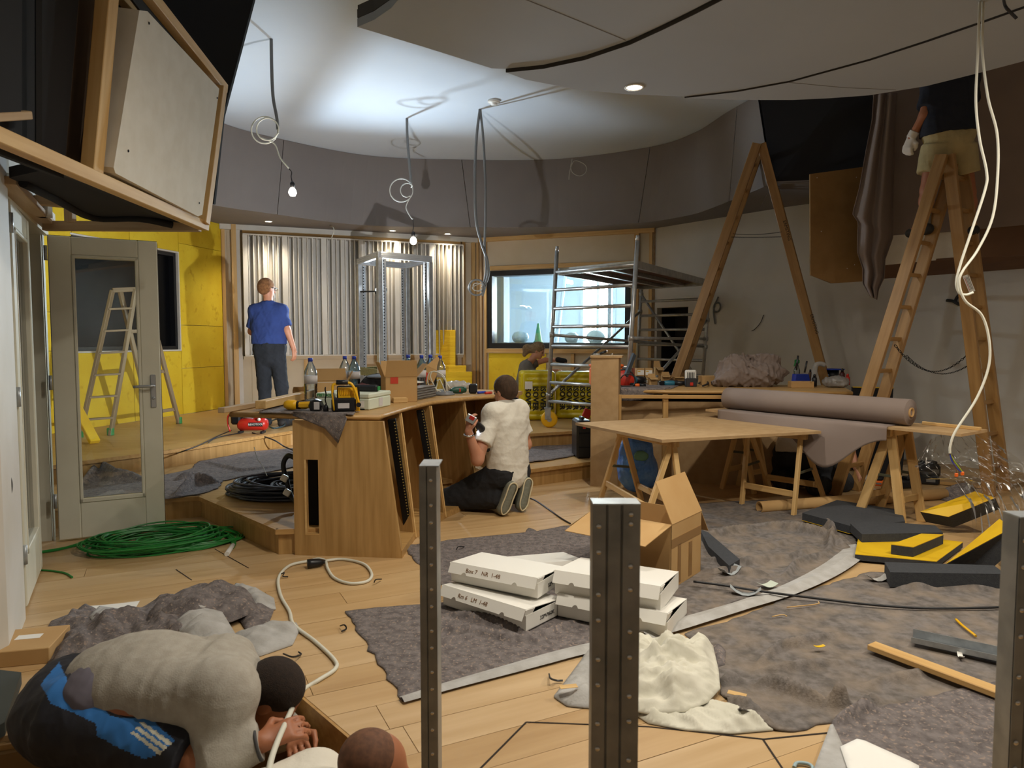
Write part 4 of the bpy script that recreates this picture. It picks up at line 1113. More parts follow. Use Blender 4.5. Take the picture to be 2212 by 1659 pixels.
for poly in ([(x_s0 - 0.012, z_s0 - 0.012), (x_s1 + 0.0, z_s0 - 0.012), (x_s1, z_s0), (x_s0 - 0.012, z_s0)], [(x_s0 - 0.012, z_s0), (x_s0, z_s0), (x_s0, z_s1), (x_s0 - 0.012, z_s1)]):
    mb.prism([ep(*q) - en * 0.001 for q in poly], en * 0.006)
mb.build('slot_edging', PINE, dk)
mb = MB(); mb.prism([ep(x_s0 - 0.04, 0.02) + en * 0.12, ep(x_s1 + 0.04, 0.02) + en * 0.12, ep(x_s1 + 0.04, 0.02) + en * 0.13, ep(x_s0 - 0.04, 0.02) + en * 0.13], (0, 0, zt - 0.05)); mb.build('slot_shade_board', DARK, dk)  # black board added to stand in for the shade inside the slot
dvs = [((865, 892), (897, 1160)), ((930, 877), (962, 1116)), ((1002, 866), (1032, 1084)), ((1072, 858), (1098, 1060))]
fronts = [(c11 + V(0, 0, 0), c10)]
back_dir = [V(-0.92, 0.39, 0), V(-0.85, 0.52, 0), V(-0.70, 0.71, 0), V(-0.5, 0.86, 0)]
tops = []
for (tp, bp), bd in zip(dvs, back_dir):
    T = onz(*tp, zt); B = onz(*bp, 0.015)
    bd = bd.normalized()
    sdv = V(-bd.y, bd.x, 0)
    q = [B, T, T + bd * 0.42, B + bd * 0.5]
    mb = MB(); mb.prism([p - sdv * 0.017 for p in q], sdv * 0.034); mb.build('divider', OAKV, dk)
    mb = MB(); mb.beam(B - bd * 0.004 + sdv * 0.0, T - bd * 0.004, 0.012, 0.01, up=bd); mb.build('divider_edge', PINE, dk)
    fronts.append((T, B)); tops.append((T, B, bd))
for i, ((T0, Bt0), (T1_, Bt1)) in enumerate(zip(fronts, fronts[1:])):
    bd = back_dir[min(i, 3)].normalized()
    k0 = V(T0.x, T0.y, 0) + bd * 0.45; k1 = V(T1_.x, T1_.y, 0) + bd * 0.42
    mb = MB(); mb.prism([k0, k1, k1 + bd * 0.02, k0 + bd * 0.02], (0, 0, zt)); mb.build('back_panel', MDFDARK, dk)
    mb = MB(); mb.prism([V(Bt0.x, Bt0.y, 0.0), V(Bt1.x, Bt1.y, 0.0), k1, k0], (0, 0, 0.05)); mb.build('bay_floor', OAKEDGE, dk)
# rack rails in the first two bays
for (p_top, p_bot) in (((846, 905), (881, 1140)), ((907, 885), (944, 1104))):
    T = onz(*p_top, zt - 0.02); B = onz(*p_bot, 0.07)
    M, L = axis_frame(B, T, up=(0, -1, 0)); mb = MB(M); mb.bbox((L / 2, 0, 0), (L, 0.055, 0.03), 0.003)
    rl = mb.build('rack_rail', BLACKM, dk, frame=M)
    mb = MB(M); 
    for k in range(int(L / 0.022)):
        mb.box((0.02 + k * 0.022, -0.018, 0.016), (0.008, 0.008, 0.002)); mb.box((0.02 + k * 0.022, -0.034, 0.012), (0.008, 0.006, 0.002))
    o = mb.build('rail_slots', mat('brass_dots', '9c8648', 0.5), rl); o['kind'] = 'stuff'

# ------------------------------------------------------------------ right desk
rd = thing('studio_desk', 'oak desk against the right wall covered with tools and taupe cloth', 'desk', (2.2, 7.3, 0))
f = [onz(1335, 841, DZ), onz(1440, 843, DZ), onz(1700, 844, DZ), onz(1842, 846, DZ)]
b_ = [V(3.5, 7.55, DZ), V(2.4, 7.85, DZ), V(0.95, 7.75, DZ)]
mb = MB(); mb.prism([(p.x, p.y, DZ - 0.034) for p in f + b_], (0, 0, 0.034)); mb.build('desk_top', OAK, rd)
mb = MB(); mb.tube([V(p.x, p.y, DZ - 0.017) for p in f], 0.0172, 8); mb.build('desk_top_edge', OAKEDGE, rd)
for (px, w_) in ((1440, 0.05), (1835, 0.045), (1338, 0.05)):
    p = onz(px, 845, DZ); p = V(p.x - (0.03 if px > 1800 else 0), p.y + 0.05, 0)
    lumber('leg', p, p + V(0, 0, DZ - 0.036), w_, 0.05, OAKEDGE, rd)
mb = MB(); mb.prism([(p.x, p.y + 0.26, 0) for p in f] + [V(3.3, 7.5, 0), V(0.95, 7.5, 0)], (0, 0, DZ - 0.07)); mb.build('desk_body', mat('black_cabinet', '171412', 0.8), rd)
p0, p1 = onz(1337, 845, DZ), onz(1838, 847, DZ)
lumber('front_rail', V(p0.x, p0.y + 0.04, DZ - 0.055), V(p1.x, p1.y + 0.04, DZ - 0.055), 0.02, 0.035, OAKEDGE, rd)

# ------------------------------------------------------------------ fibreboard column and sheet in front of the right desk
bl, br = onz(1275, 1050), onz(1334, 1053)
h_ = at(1275, 768, bl.y).z
mb = MB(); mb.prism([bl, br, br + V(0.06, 0.26, 0), bl + V(0.04, 0.26, 0)], (0, 0, h_ - 0.02))
col_ = thing('fibreboard_column', 'tall narrow fibreboard box standing beside the blue bag', 'box', bl)
mb.build('carcass', MDF, col_)
mb = MB(); mb.prism([bl + V(-0.01, -0.015, h_ - 0.02), br + V(0.03, -0.015, h_ - 0.02), br + V(0.09, 0.28, h_ - 0.02), bl + V(0.03, 0.28, h_ - 0.02)], (0, 0, 0.02)); mb.build('lid', MDF, col_)
s0, s1_ = onz(1334, 1040), onz(1700, 1050)
hz = at(1430, 867, s0.y).z
mb = MB(); mb.prism([s0, s1_, s1_ + V(0, 0.06, hz - 0.0), s0 + V(0, 0.06, hz)], (0, 0.018, 0)); mb.build('fibreboard_sheet', MDF, label='large fibreboard sheet leaning upright against the right desk', cat='board')

# ------------------------------------------------------------------ fibreboard table top on two trestles
TZ = 0.68
tc = [onz(1243, 913, TZ), onz(1430, 950, TZ), onz(1774, 931, TZ), onz(1545, 897, TZ)]
M = facing(tc[0], tc[1] - tc[0], tc[3] - tc[0])
mb = MB(); mb.prism([p - V(0, 0, 0.022) for p in tc], (0, 0, 0.022)); mb.build('table_top', MDF, frame=Matrix.Translation(tc[0] - V(0, 0, 0.022)), label='fibreboard sheet laid flat on two trestles as a work table', cat='table top')
def trestle(name, ends, label, zt, rung=0.26, wd=0.045, bar=True):
    a, b = ends                                   # each: (foot_front, foot_back, apex)
    t = thing(name, label, 'trestle', (a[0] + b[1]) / 2)
    for (f0, f1, ap) in ends:
        for f_ in (f0, f1): lumber('leg', f_, ap + (f_ - ap).normalized() * 0.02, wd, 0.028, PINE, t, up=(b[2] - a[2]))
    lumber('top_bar', a[2] + (a[2] - b[2]).normalized() * 0.05 - V(0, 0, 0.03), b[2] + (b[2] - a[2]).normalized() * 0.05 - V(0, 0, 0.03), 0.05, 0.06, PINE, t)
    for k in (0, 1):
        p, q = a[k].lerp(a[2], rung), b[k].lerp(b[2], rung)
        lumber('stretcher', p, q, 0.02, 0.05, PINE, t)
    for (f0, f1, ap) in ends:
        p, q = f0.lerp(ap, 0.5), f1.lerp(ap, 0.5)
        lumber('stay', p, q, 0.008, 0.022, mat('dark_stay', '4a4a38', 0.6), t)
    return t
zt_ = TZ - 0.024
trestle('trestle', ((onz(1296, 1082), onz(1380, 1093) + V(0.04, 0.05, 0), V(0.93, 5.95, zt_)), (onz(1385, 1155), onz(1480, 1150), V(1.22, 5.35, zt_))), 'pine trestle under the left half of the work table', zt_)
trestle('trestle', ((onz(1602, 1093), onz(1667, 1066), V(2.05, 6.12, zt_)), (onz(1714, 1117), onz(1783, 1086), V(2.36, 5.76, zt_))), 'pine trestle under the right corner of the work table', zt_)

# ------------------------------------------------------------------ second table with the roll of taupe fabric
BZ = 0.755
rl0, rl1 = V(2.03, 6.66, BZ + 0.105), V(3.0, 5.32, BZ + 0.105)
ax = (rl1 - rl0).normalized(); sx = V(-ax.y, ax.x, 0)
if sx.y > 0: sx = -sx                               # towards the camera
b0 = rl0 - ax * 0.12; b1 = rl1 + ax * 0.42
mb = MB(); mb.prism([V(p.x, p.y, BZ - 0.02) for p in (b0 + sx * 0.17, b1 + sx * 0.17, b1 - sx * 0.26, b0 - sx * 0.26)], (0, 0, 0.02)); mb.build('table_top', MDF, label='long fibreboard sheet on trestles under the fabric roll', cat='table top')
lumber('batten', V(rl1.x, rl1.y, BZ + 0.012) + ax * 0.0 - sx * 0.2, V(rl1.x, rl1.y, BZ + 0.012) + ax * 0.42 - sx * 0.14, 0.03, 0.024, PINE, label='loose pine batten lying behind the end of the fabric roll', cat='batten')
fr_ = thing('fabric_roll', 'thick roll of taupe fabric on a cardboard tube, lying on a trestle table', 'fabric roll', (rl0 + rl1) / 2 - V(0, 0, 0.105))
mb = MB(); mb.smooth = True
prof = [(0.035, 0.0), (0.036, 0.0), (0.060, 0.004), (0.0605, 0.0), (0.08, 0.003), (0.0805, -0.002), (0.098, 0.0), (0.1, -0.004)]
Lr = (rl1 - rl0).length
mb.lathe(rl1, prof + [(0.1, -Lr + 0.004), (0.098, -Lr), (0.035, -Lr)], 40, ax); mb.build('rolled_fabric', TAUPE, fr_)
mb = MB(); mb.lathe(rl1, [(0.036, -Lr), (0.036, 0.012), (0.028, 0.012), (0.028, -Lr)], 24, ax); mb.build('cardboard_tube', CARD, fr_)
# loose end of the fabric, over the table edge towards the camera, hanging in a point at the right
NU, NV_ = 40, 22; vs = []; fsx = []
for i in range(NU + 1):
    u = i / NU
    base = rl0.lerp(rl1, 0.02 + 0.93 * u)
    drop_w = 0.28 + 0.30 * math.exp(-((u - 0.70) / 0.16) ** 2) - 0.05 * max(0, u - 0.8) * 5 * 0
    for j in range(NV_ + 1):
        v = j / NV_
        s_ = v * drop_w
        edge_s = 0.175
        if s_ < edge_s: p = base + sx * s_ + V(0, 0, -0.105 + 0.006)
        else:
            h = s_ - edge_s
            p = base + sx * (edge_s + 0.012 + 0.10 * (1 - math.exp(-h * 5)) * math.sin(math.pi * min(1, u * 1.05))) + V(0, 0, -0.105 + 0.006 - h * 0.92)
        p = p + V(0, 0, 0.006 * math.sin(9 * u + 3 * v) * v)
        vs.append(tuple(p))
for i in range(NU):
    for j in range(NV_):
        a = i * (NV_ + 1) + j; fsx.append((a, a + 1, a + NV_ + 2, a + NV_ + 1))
o = arr_mesh('fabric_tail', vs, fsx, TAUPE, fr_); o.modifiers.new('thickness', 'SOLIDIFY').thickness = 0.003
zt2 = BZ - 0.022
def ft(p): return V(p.x, p.y, 0)
ta = rl0 + ax * 0.15; tb = rl1 - ax * 0.12
trestle('trestle', ((ft(ta + sx * 0.05 - ax * 0.16), ft(ta - sx * 0.0 + ax * 0.16), V(ta.x, ta.y, zt2)), (ft(ta - sx * 0.2 - ax * 0.16), ft(ta - sx * 0.2 + ax * 0.16), V(ta.x - sx.x * 0.2, ta.y - sx.y * 0.2, zt2))), 'pine trestle under the far end of the fabric roll', zt2)
trestle('trestle', ((ft(tb + sx * 0.08 - ax * 0.22), ft(tb + sx * 0.08 + ax * 0.12), V(tb.x + sx.x * 0.05, tb.y + sx.y * 0.05, zt2)), (ft(tb - sx * 0.2 - ax * 0.2), ft(tb - sx * 0.2 + ax * 0.14), V(tb.x - sx.x * 0.2, tb.y - sx.y * 0.2, zt2))), 'pine trestle under the near end of the fabric roll', zt2, wd=0.07)

# ------------------------------------------------------------------ wooden double ladders
def dbl_ladder(label, apex, footL, footR, side, nr, mt, stile=(0.03, 0.075), width=0.38, feet=None, gap=0.04, chains=(), hardware=True, w_top=1.0):
    """two rung ladders hinged at the top; side = direction of the rungs"""
    side = Vector(side).normalized()
    t = thing('wooden_ladder', label, 'ladder', (footL + footR) / 2)
    for lr, ft_ in ((-1, footL), (1, footR)):
        d0 = (footR - footL).normalized()
        top = apex + d0 * lr * gap
        for k in (0, 1):
            w0 = width * k
            f_ = ft_ + side * w0; a_ = top + side * (w0 * w_top + (1 - w_top) * width / 2)
            st = lumber('stile', f_, a_ + (a_ - f_).normalized() * 0.05, stile[0], stile[1], mt, t, up=(a_ - f_).cross(side))
            if feet: MB().bbox(f_ + V(0, 0, 0.035), (0.06, 0.06, 0.075), 0.008).build('foot_cap', feet, st)
            if hardware:
                q = a_ + (f_ - a_).normalized() * 0.07 - side * (0.018 if k == 0 else -0.018)
                lumber('hinge_strap', q, q + (a_ - f_).normalized() * 0.11, 0.004, 0.04, STEEL, t, up=(a_ - f_).cross(side))
        for r in range(nr):
            f0 = (r + 0.9) / (nr + 0.35)
            p = ft_.lerp(top, f0); ww = width * (1 + (w_top - 1) * f0); off = (width - ww) / 2 * 0
            p = ft_.lerp(top + side * (1 - w_top) * width / 2, f0)
            lumber('rung', p - side * 0.006, p + side * (width * (1 + (w_top - 1) * f0) + 0.006), 0.028, 0.035, mt, t, up=(top - ft_))
    return t
def chain(t, a, b, sag, n=40):
    mb = MB(); P = [a.lerp(b, i / n) - V(0, 0, sag * 4 * (i / n) * (1 - i / n)) for i in range(n + 1)]
    for i, (p, q) in enumerate(zip(P, P[1:])):
        d = (q - p); s_ = d.orthogonal().normalized() if i % 2 else d.cross(d.orthogonal()).normalized()
        m_ = (p + q) / 2; r = d.length * 0.62
        ring = [m_ + d.normalized() * math.cos(2 * math.pi * k / 6) * r + s_ * math.sin(2 * math.pi * k / 6) * r * 0.55 for k in range(6)]
        mb.tube(ring, r * 0.2, 4, closed=True)
    mb.build('chain', BLACKM, t)
sd1 = V(0.42, 0.91, 0)
ap1 = at(1639, 318, 8.2)
L1f = V(*[at(1419, 0, 8.2).x, 8.2, P1Z]); R1f = V(at(1847, 0, 8.2).x, 8.2, P1Z)
lad1 = dbl_ladder('varnished wooden double ladder standing open behind the right desk', ap1, L1f, R1f, sd1, 11, LADDER, (0.045, 0.10), 0.36, w_top=0.8)
a, b = at(1583, 505, 8.22), at(1693, 500, 8.22)
chain(lad1, a, b, 0.02); chain(lad1, at(1580, 512, 8.24), at(1696, 511, 8.24), 0.006)
sd2 = V(0.8, 0.6, 0)
ap2 = at(2036, 345, 6.35)
L2f = V(at(1833, 0, 6.35).x, 6.35, 0.0); R2f = V(at(2182, 0, 6.35).x, 6.35, 0.0)
lad2 = dbl_ladder('varnished wooden double ladder with the man standing on it', ap2, L2f, R2f, sd2, 10, LADDER, (0.045, 0.10), 0.36, w_top=0.75)
chain(lad2, at(1933, 745, 6.4), at(2108, 745, 6.4), 0.24); chain(lad2, at(1958, 768, 6.6), at(2118, 768, 6.6), 0.17)
mb = MB(); q0 = at(2086, 595, 6.32); q1 = at(2100, 630, 6.30); M_ = facing((q0 + q1) / 2, (q1 - q0), V(1, 0, 0.2)); MB(M_).box((0, 0, 0), (0.16, 0.055, 0.003)).build('warning_label', PAPER, lad2)
for k in range(4): MB(M_).box((0.0, -0.018 + 0.011 * k, 0.003), (0.12, 0.003, 0.002)).build('label_print', REDINK if k == 0 else GREYINK, lad2)
text_mesh('ERMSTING', 0.05, INK, facing(at(1700, 498, 8.13), at(1704, 520, 8.13) - at(1698, 498, 8.13), V(1, 0, 0.2)), lad1)
text_mesh('ERMSTING', 0.05, INK, facing(at(1759, 700, 8.13), at(1764, 720, 8.13) - at(1758, 700, 8.13), V(1, 0, 0.2)), lad1)
# small paint-spattered step ladder behind the door
f1, f2 = onz(186, 906, P2Z), onz(240, 938, P2Z)
f3, f4 = onz(330, 905, P2Z), onz(384, 914, P2Z)
t = thing('step_ladder', 'paint-spattered wooden step ladder behind the open glazed door', 'ladder', (f1 + f4) / 2)
apx = [at(246, 630, 8.15), at(293, 628, 8.25)]
a0, a1 = at(243, 627, 7.9), at(293, 625, 8.05)
for (fo_, ap_, cap) in ((onz(172, 945, P2Z), a0, 1), (onz(239, 940, P2Z), a1, 1), (onz(330, 925, P2Z), a0 + V(0.03, 0.1, 0), 1), (onz(387, 915, P2Z), a1 + V(0.05, 0.1, 0), 1)):
    s_ = lumber('stile', fo_, ap_, 0.03, 0.07, LADDERG, t, up=(0, 1, 0.3)); MB().bbox(fo_ + V(0, 0, 0.04), (0.06, 0.06, 0.09), 0.008).build('foot_cap', GREENP, s_)
for k in range(6):
    q = 0.12 + 0.15 * k
    lumber('tread', onz(172, 945, P2Z).lerp(a0, q), onz(239, 940, P2Z).lerp(a1, q), 0.075, 0.022, LADDERG, t)
    if k % 2 == 0: lumber('rear_rung', onz(330, 925, P2Z).lerp(a0 + V(0.03, 0.1, 0), q), onz(387, 915, P2Z).lerp(a1 + V(0.05, 0.1, 0), q), 0.03, 0.04, LADDERG, t)
lumber('top_rail', a0, a1, 0.04, 0.05, LADDERG, t)

# ------------------------------------------------------------------ rolling aluminium scaffold
sf = thing('scaffold_tower', 'rolling aluminium scaffold tower with platform in front of the window', 'scaffold', (1.6, 9.4, P2Z))
FLt, FLb = at(1203, 543, 8.63), at(1183, 888, 8.63)
FRt = at(1377, 521, 7.69); FRb = V(FRt.x - 0.10, 7.72, FLb.z)
off = V(1.50, 2.55, 0)
RLt, RLb, RRt, RRb = FLt + off, FLb + off, FRt + off, FRb + off
RT = 0.025
for (t0, b0_) in ((FLt, FLb), (FRt, FRb), (RLt, RLb), (RRt, RRb)):
    MB().cyl(b0_, t0, RT, n=14).build('upright', ALUG, sf)
    MB().cyl(t0, t0 + (t0 - b0_).normalized() * 0.06, RT * 0.8, n=14).build('spigot', ALU, sf)
H = (FLt - FLb).length
for (a_t, a_b, c_t, c_b, rear) in ((FLt, FLb, FRt, FRb, 0), (RLt, RLb, RRt, RRb, 1)):
    for z in (588, 627, 667, 706, 747, 787, 826, 866):
        f_ = (at(1203, z, 8.63).z - FLb.z) / (FLt.z - FLb.z)
        MB().cyl(a_b.lerp(a_t, f_), c_b.lerp(c_t, f_), 0.021, n=12).build('rung', ALUG, sf)
def lv(a_b, a_t, f_): return a_b.lerp(a_t, f_)
for (p, q) in ((lv(FLb, FLt, 0.10), lv(RLb, RLt, 0.68)), (lv(FRb, FRt, 0.05), lv(RRb, RRt, 0.6)), (lv(RLb, RLt, 0.82), lv(RRb, RRt, 0.10)), (lv(FLb, FLt, 0.48), lv(RRb, RRt, 0.40)), (lv(FRb, FRt, 0.46), lv(RRb, RRt, 0.46))):
    MB().cyl(p, q, 0.019, n=10).build('brace', ALUG, sf)
    for e in (p, q): MB().cyl(e - V(0.03, 0, 0), e + V(0.03, 0, 0), 0.034, n=10).build('brace_hook', ALUG, sf)
zf = (at(1203, 590, 8.63).z - FLb.z) / (FLt.z - FLb.z)
d4 = [lv(FLb, FLt, zf), lv(FRb, FRt, zf), lv(RRb, RRt, zf), lv(RLb, RLt, zf)]
inn = sum(d4, V(0, 0, 0)) / 4
d5 = [p.lerp(inn, 0.04) for p in d4]
mb = MB(); mb.prism([p + V(0, 0, 0.035) for p in d5], (0, 0, 0.012)); mb.build('deck_board', mat('scaffold_ply', '5d4f45', 0.8, col2='6e3f38', scale=4), sf)
for p, q in zip(d5, d5[1:] + d5[:1]): lumber('deck_rail', p + V(0, 0, 0.02), q + V(0, 0, 0.02), 0.04, 0.08, ALUG, sf)
for f_ in (0.33, 0.66): lumber('deck_joist', d5[0].lerp(d5[1], f_) + V(0, 0, 0.015), d5[3].lerp(d5[2], f_) + V(0, 0, 0.015), 0.05, 0.05, ALUG, sf)
for e in (FLb, RLb, FRb, RRb):
    base = P2Z if e.y > 8.3 else P1Z
    r = 0.1
    if e is FRb or e is RRb: MB().cyl(V(e.x, e.y, base + 0.24), e, 0.02, n=10).build('leg_extension', ALU, sf)
    if e is FRb: continue
    wb = V(e.x + 0.02, e.y, base + r)
    w_ = MB().lathe(wb - V(0, 0.025, 0), [(0.02, 0), (r * 0.8, 0.0), (r, 0.006), (r, 0.044), (r * 0.8, 0.05), (0.02, 0.05)], 28, (0, 1, 0)).build('castor_wheel', YELP, sf)
    MB().lathe(wb - V(0, 0.03, 0), [(0.03, 0), (0.03, 0.06)], 14, (0, 1, 0)).build('hub', STEEL, w_)
    mb = MB(); mb.bbox(V(e.x, e.y - 0.035, base + 0.17), (0.07, 0.006, 0.14), 0.002); mb.bbox(V(e.x, e.y + 0.035, base + 0.17), (0.07, 0.006, 0.14), 0.002); mb.bbox(V(e.x, e.y, base + 0.235), (0.08, 0.08, 0.02), 0.003); mb.cyl(V(e.x, e.y, base + 0.22), e, 0.018)
    mb.build('castor_fork', STEEL, sf)
    MB().bbox(V(e.x + 0.08, e.y, base + 0.13), (0.08, 0.03, 0.012), 0.003).build('brake_pedal', REDP, sf)

# ------------------------------------------------------------------ galvanised studs in the foreground
def stud(px0, px1, ptop, Y, label, web, lean=0.0, thin=0.004):
    a, b = at(px0, ptop, Y), at(px1, ptop, Y); w_ = b.x - a.x; zt = a.z
    t = thing('metal_stud', label, 'metal stud', ((a.x + b.x) / 2, Y, PITZ - 0.02))
    z0 = PITZ - 0.02; H = zt - z0
    M = Matrix.Translation((a.x, Y, z0))
    if web:                                           # broad ribbed web towards the camera
        pr = [(0, 0), (0.27, 0), (0.30, 0.004), (0.33, 0), (0.58, 0), (0.61, 0.004), (0.64, 0), (1.0, 0)]
        pts = [V(u * w_, v, 0) for u, v in pr]
        mb = MB(M); mb.prism(pts + [p + V(0, thin, 0) for p in pts[::-1]], (0, 0, H)); mb.build('web', STEELB, t)
        mb = MB(M); mb.box((thin / 2, 0.026, H / 2), (thin, 0.05, H)); mb.build('flange', STEELB, t)
        mb = MB(M); mb.box((w_ - thin / 2, 0.026, H / 2), (thin, 0.05, H)); mb.build('flange', STEELB, t)
        mb = MB(M); mb.box((w_ / 2, 0.026, H + 0.0015), (w_ * 1.0, 0.055, 0.003)); mb.build('end_cap', STEEL, t)
        dots = [(w_ * 0.13, 0.0), (w_ * 0.80, 0.0)]
        steps = [(0.045, 0.10, 0.19, 0.245, 0.33, 0.385, 0.47, 0.525), (0.02, 0.04, 0.13, 0.18, 0.27, 0.325, 0.41, 0.465, 0.55)]
    else:
        mb = MB(M); mb.prism([V(0, 0, 0), V(w_ * 0.40, -0.003, 0), V(w_ * 0.44, 0, 0), V(w_ * 0.48, -0.003, 0), V(w_, 0, 0), V(w_, thin, 0), V(0, thin, 0)], (0, 0, H)); mb.build('flange', STEELB, t)
        mb = MB(M); mb.box((w_ - thin / 2, 0.05, H / 2), (thin, 0.1, H)); mb.build('web', STEELB, t)
        mb = MB(M); mb.box((thin / 2, 0.012, H / 2), (thin, 0.024, H)); mb.build('lip', STEELB, t)
        mb = MB(M); mb.box((w_ / 2 + 0.004, 0.045, H + 0.0015), (w_ * 1.15, 0.10, 0.003)); mb.build('end_cap', STEEL, t)
        dots = [(w_ * 0.66, 0.0)]; steps = [tuple(0.035 + 0.055 * k + 0.01 * (k % 2) for k in range(14))]
    d0 = None
    for (x, y), st in zip(dots, steps):
        for h in st:
            if H - h < 0.1: continue
            Md = M @ Matrix.Translation((x, 0, H - h))
            if d0 is None: d0 = MB(Md).lathe((0, 0.0, 0), [(0.0058, 0.0), (0.0058, 0.0012), (0.003, 0.0028), (0, 0.0028)], 10, (0, -1, 0)).build('dimple', CHROME, t, frame=Md)
            else: inst(d0, 'dimple', Md, t)
    return t
stud(905, 942, 1008, 1.80, 'narrow galvanised metal stud in the foreground, leftmost of three', False)
stud(1281, 1384, 1091, 1.46, 'broad ribbed galvanised metal stud in the centre foreground', True)
stud(2204, 2300, 1120, 1.42, 'dark metal stud cut off by the right edge of the photo', True)
# ------------------------------------------------------------------ cables hanging from the ceiling, two with lit bulbs
def loop(c, r, Y, n=10, a0=0.0, turns=1.0, sq=1.0):
    return [at(c[0] + r * math.cos(a0 + 2 * math.pi * turns * k / n), c[1] + sq * r * math.sin(a0 + 2 * math.pi * turns * k / n), Y + 0.02 * math.sin(k)) for k in range(int(n) + 1)]
def bulb(t, px, py, Y, r=0.03, e=18):
    p = at(px, py, Y)
    MB().lathe(p, [(0.0, -r), (r * 0.6, -r * 0.82), (r, -r * 0.1), (r * 0.85, r * 0.55), (r * 0.5, r * 1.1), (r * 0.42, r * 1.3)], 18).build('bulb', BULB, t)
    MB().lathe(p, [(r * 0.55, r * 1.15), (r * 0.6, r * 2.3), (r * 0.35, r * 2.7), (0.004, r * 2.8)], 14).build('lamp_holder', BLACKP, t)
    lamp('bulb_lamp', 'POINT', p - V(0, 0.0, 0.0), e, (1.0, 0.84, 0.62), 0.03)
    return p
Y = onz(586, 84, CEILZ).y
t = thing('hanging_lamp', 'bare lit bulb hanging low on a looped white cable, nearest the white foam panel', 'lamp', at(632, 430, Y))
cable('conduit', [onz(586, 83, CEILZ + 0.01), at(586, 90, Y), at(587, 150, Y), at(590, 210, Y), at(598, 255, Y), at(600, 280, Y)], 0.016, GCABLE, t, k=8)
cable('white_cable', [at(600, 285, Y)] + loop((572, 281), 29, Y, 10, 0.2, 1.0) + loop((578, 279), 24, Y - 0.03, 10, 0.4, 1.3) + [at(592, 310, Y), at(605, 340, Y), at(624, 364, Y)], 0.007, WCABLE, t)
cable('lamp_wire', [at(624, 364, Y), at(630, 372, Y), at(629, 382, Y), at(632, 396, Y)], 0.005, BCABLE, t)
bulb(t, 632, 416, Y, 0.038, 42)
Y = onz(879, 256, CEILZ).y
t = thing('hanging_lamp', 'bare lit bulb hanging on a coiled cable over the metal rack frame', 'lamp', at(893, 530, Y))
cable('conduit', [onz(879, 255, CEILZ + 0.01), at(879, 262, Y), at(880, 300, Y), at(884, 350, Y), at(888, 395, Y)], 0.017, GCABLE, t, k=8)
cable('white_cable', [at(888, 396, Y)] + loop((867, 411), 25, Y, 12, -0.3, -1.0) + [at(888, 405, Y)] + loop((880, 411), 15, Y - 0.04, 8, -0.8, -0.7) + [at(879, 440, Y), at(878, 452, Y), at(888, 470, Y), at(892, 473, Y)], 0.007, LCABLE, t)
cable('lamp_wire', [at(892, 474, Y), at(893, 490, Y), at(892, 500, Y), at(893, 508, Y)], 0.005, BCABLE, t)
bulb(t, 893, 521, Y, 0.045, 48)
Y = onz(1037, 236, CEILZ).y
t = thing('hanging_cable', 'pair of grey conduits hanging from the ceiling, ending in a wire coil beside the window', 'cable', at(1030, 640, Y))
cable('conduit', [onz(1036, 235, CEILZ + 0.01), at(1036, 242, Y), at(1030, 290, Y), at(1026, 370, Y), at(1028, 470, Y), at(1040, 525, Y), at(1052, 560, Y), at(1055, 590, Y), at(1048, 615, Y), at(1040, 630, Y)], 0.017, GCABLE, t, k=8)
cable('conduit', [onz(1038, 235, CEILZ + 0.01), at(1038, 242, Y), at(1043, 290, Y), at(1048, 380, Y), at(1049, 470, Y), at(1047, 530, Y + 0.02), at(1050, 570, Y), at(1048, 600, Y + 0.03), at(1042, 622, Y)], 0.015, GCABLE, t, k=8)
cable('wire_coil', loop((1030, 621), 17, Y, 12, 0.0, 2.0) + [at(1042, 640, Y)], 0.012, GCABLE, t)
cable('bare_wires', loop((1032, 620), 12, Y - 0.03, 9, 0.5, 2.4, 0.8) + [at(1050, 610, Y), at(1046, 634, Y)], 0.004, LCABLE, t, k=4)
Y = 11.2
t = thing('hanging_cable', 'short thin cable coil hanging at the edge of the fascia right of centre', 'cable', at(1250, 380, Y - 0.05))
cable('wire_coil', [at(1236, 343, Y - 0.05), at(1233, 362, Y - 0.05), at(1238, 374, Y - 0.05), at(1252, 380, Y - 0.05), at(1264, 374, Y - 0.05), at(1267, 362, Y - 0.05), at(1258, 352, Y - 0.05), at(1240, 348, Y - 0.05), at(1231, 370, Y - 0.05), at(1229, 388, Y - 0.05)], 0.006, LCABLE, t)
p = onz(1067, 217, CEILZ); MB().lathe(p, [(0.075, 0), (0.075, -0.02), (0.055, -0.035), (0.04, -0.036), (0.038, -0.05), (0, -0.05)], 20).build('smoke_detector', WHITEP, label='round white smoke detector on the ceiling beside the grey conduits', cat='smoke detector')
p = onz(717, 488, SOFZ)
cable('hanging_cable', [onz(712, 487, SOFZ), at(720, 492, 10.9), at(721, 502, 10.9), at(717, 512, 10.9), at(718, 518, 10.9)], 0.007, WCABLE, label='short white cable hanging from the soffit above the diffusers', cat='cable')
Y = onz(2120, 0, CLZ).y
t = thing('hanging_cable', 'long white cables hanging from the grey ceiling panel in front of the ladder man', 'cable', at(2055, 985, Y))
cable('white_cable', [onz(2117, 0, CLZ + 0.02), at(2115, 40, Y), at(2112, 120, Y), at(2108, 220, Y), at(2116, 300, Y), at(2131, 370, Y), at(2128, 410, Y), at(2095, 510, Y), at(2075, 570, Y), at(2066, 610, Y), at(2072, 632, Y), at(2086, 637, Y), at(2102, 632, Y)], 0.0075, WCABLE, t)
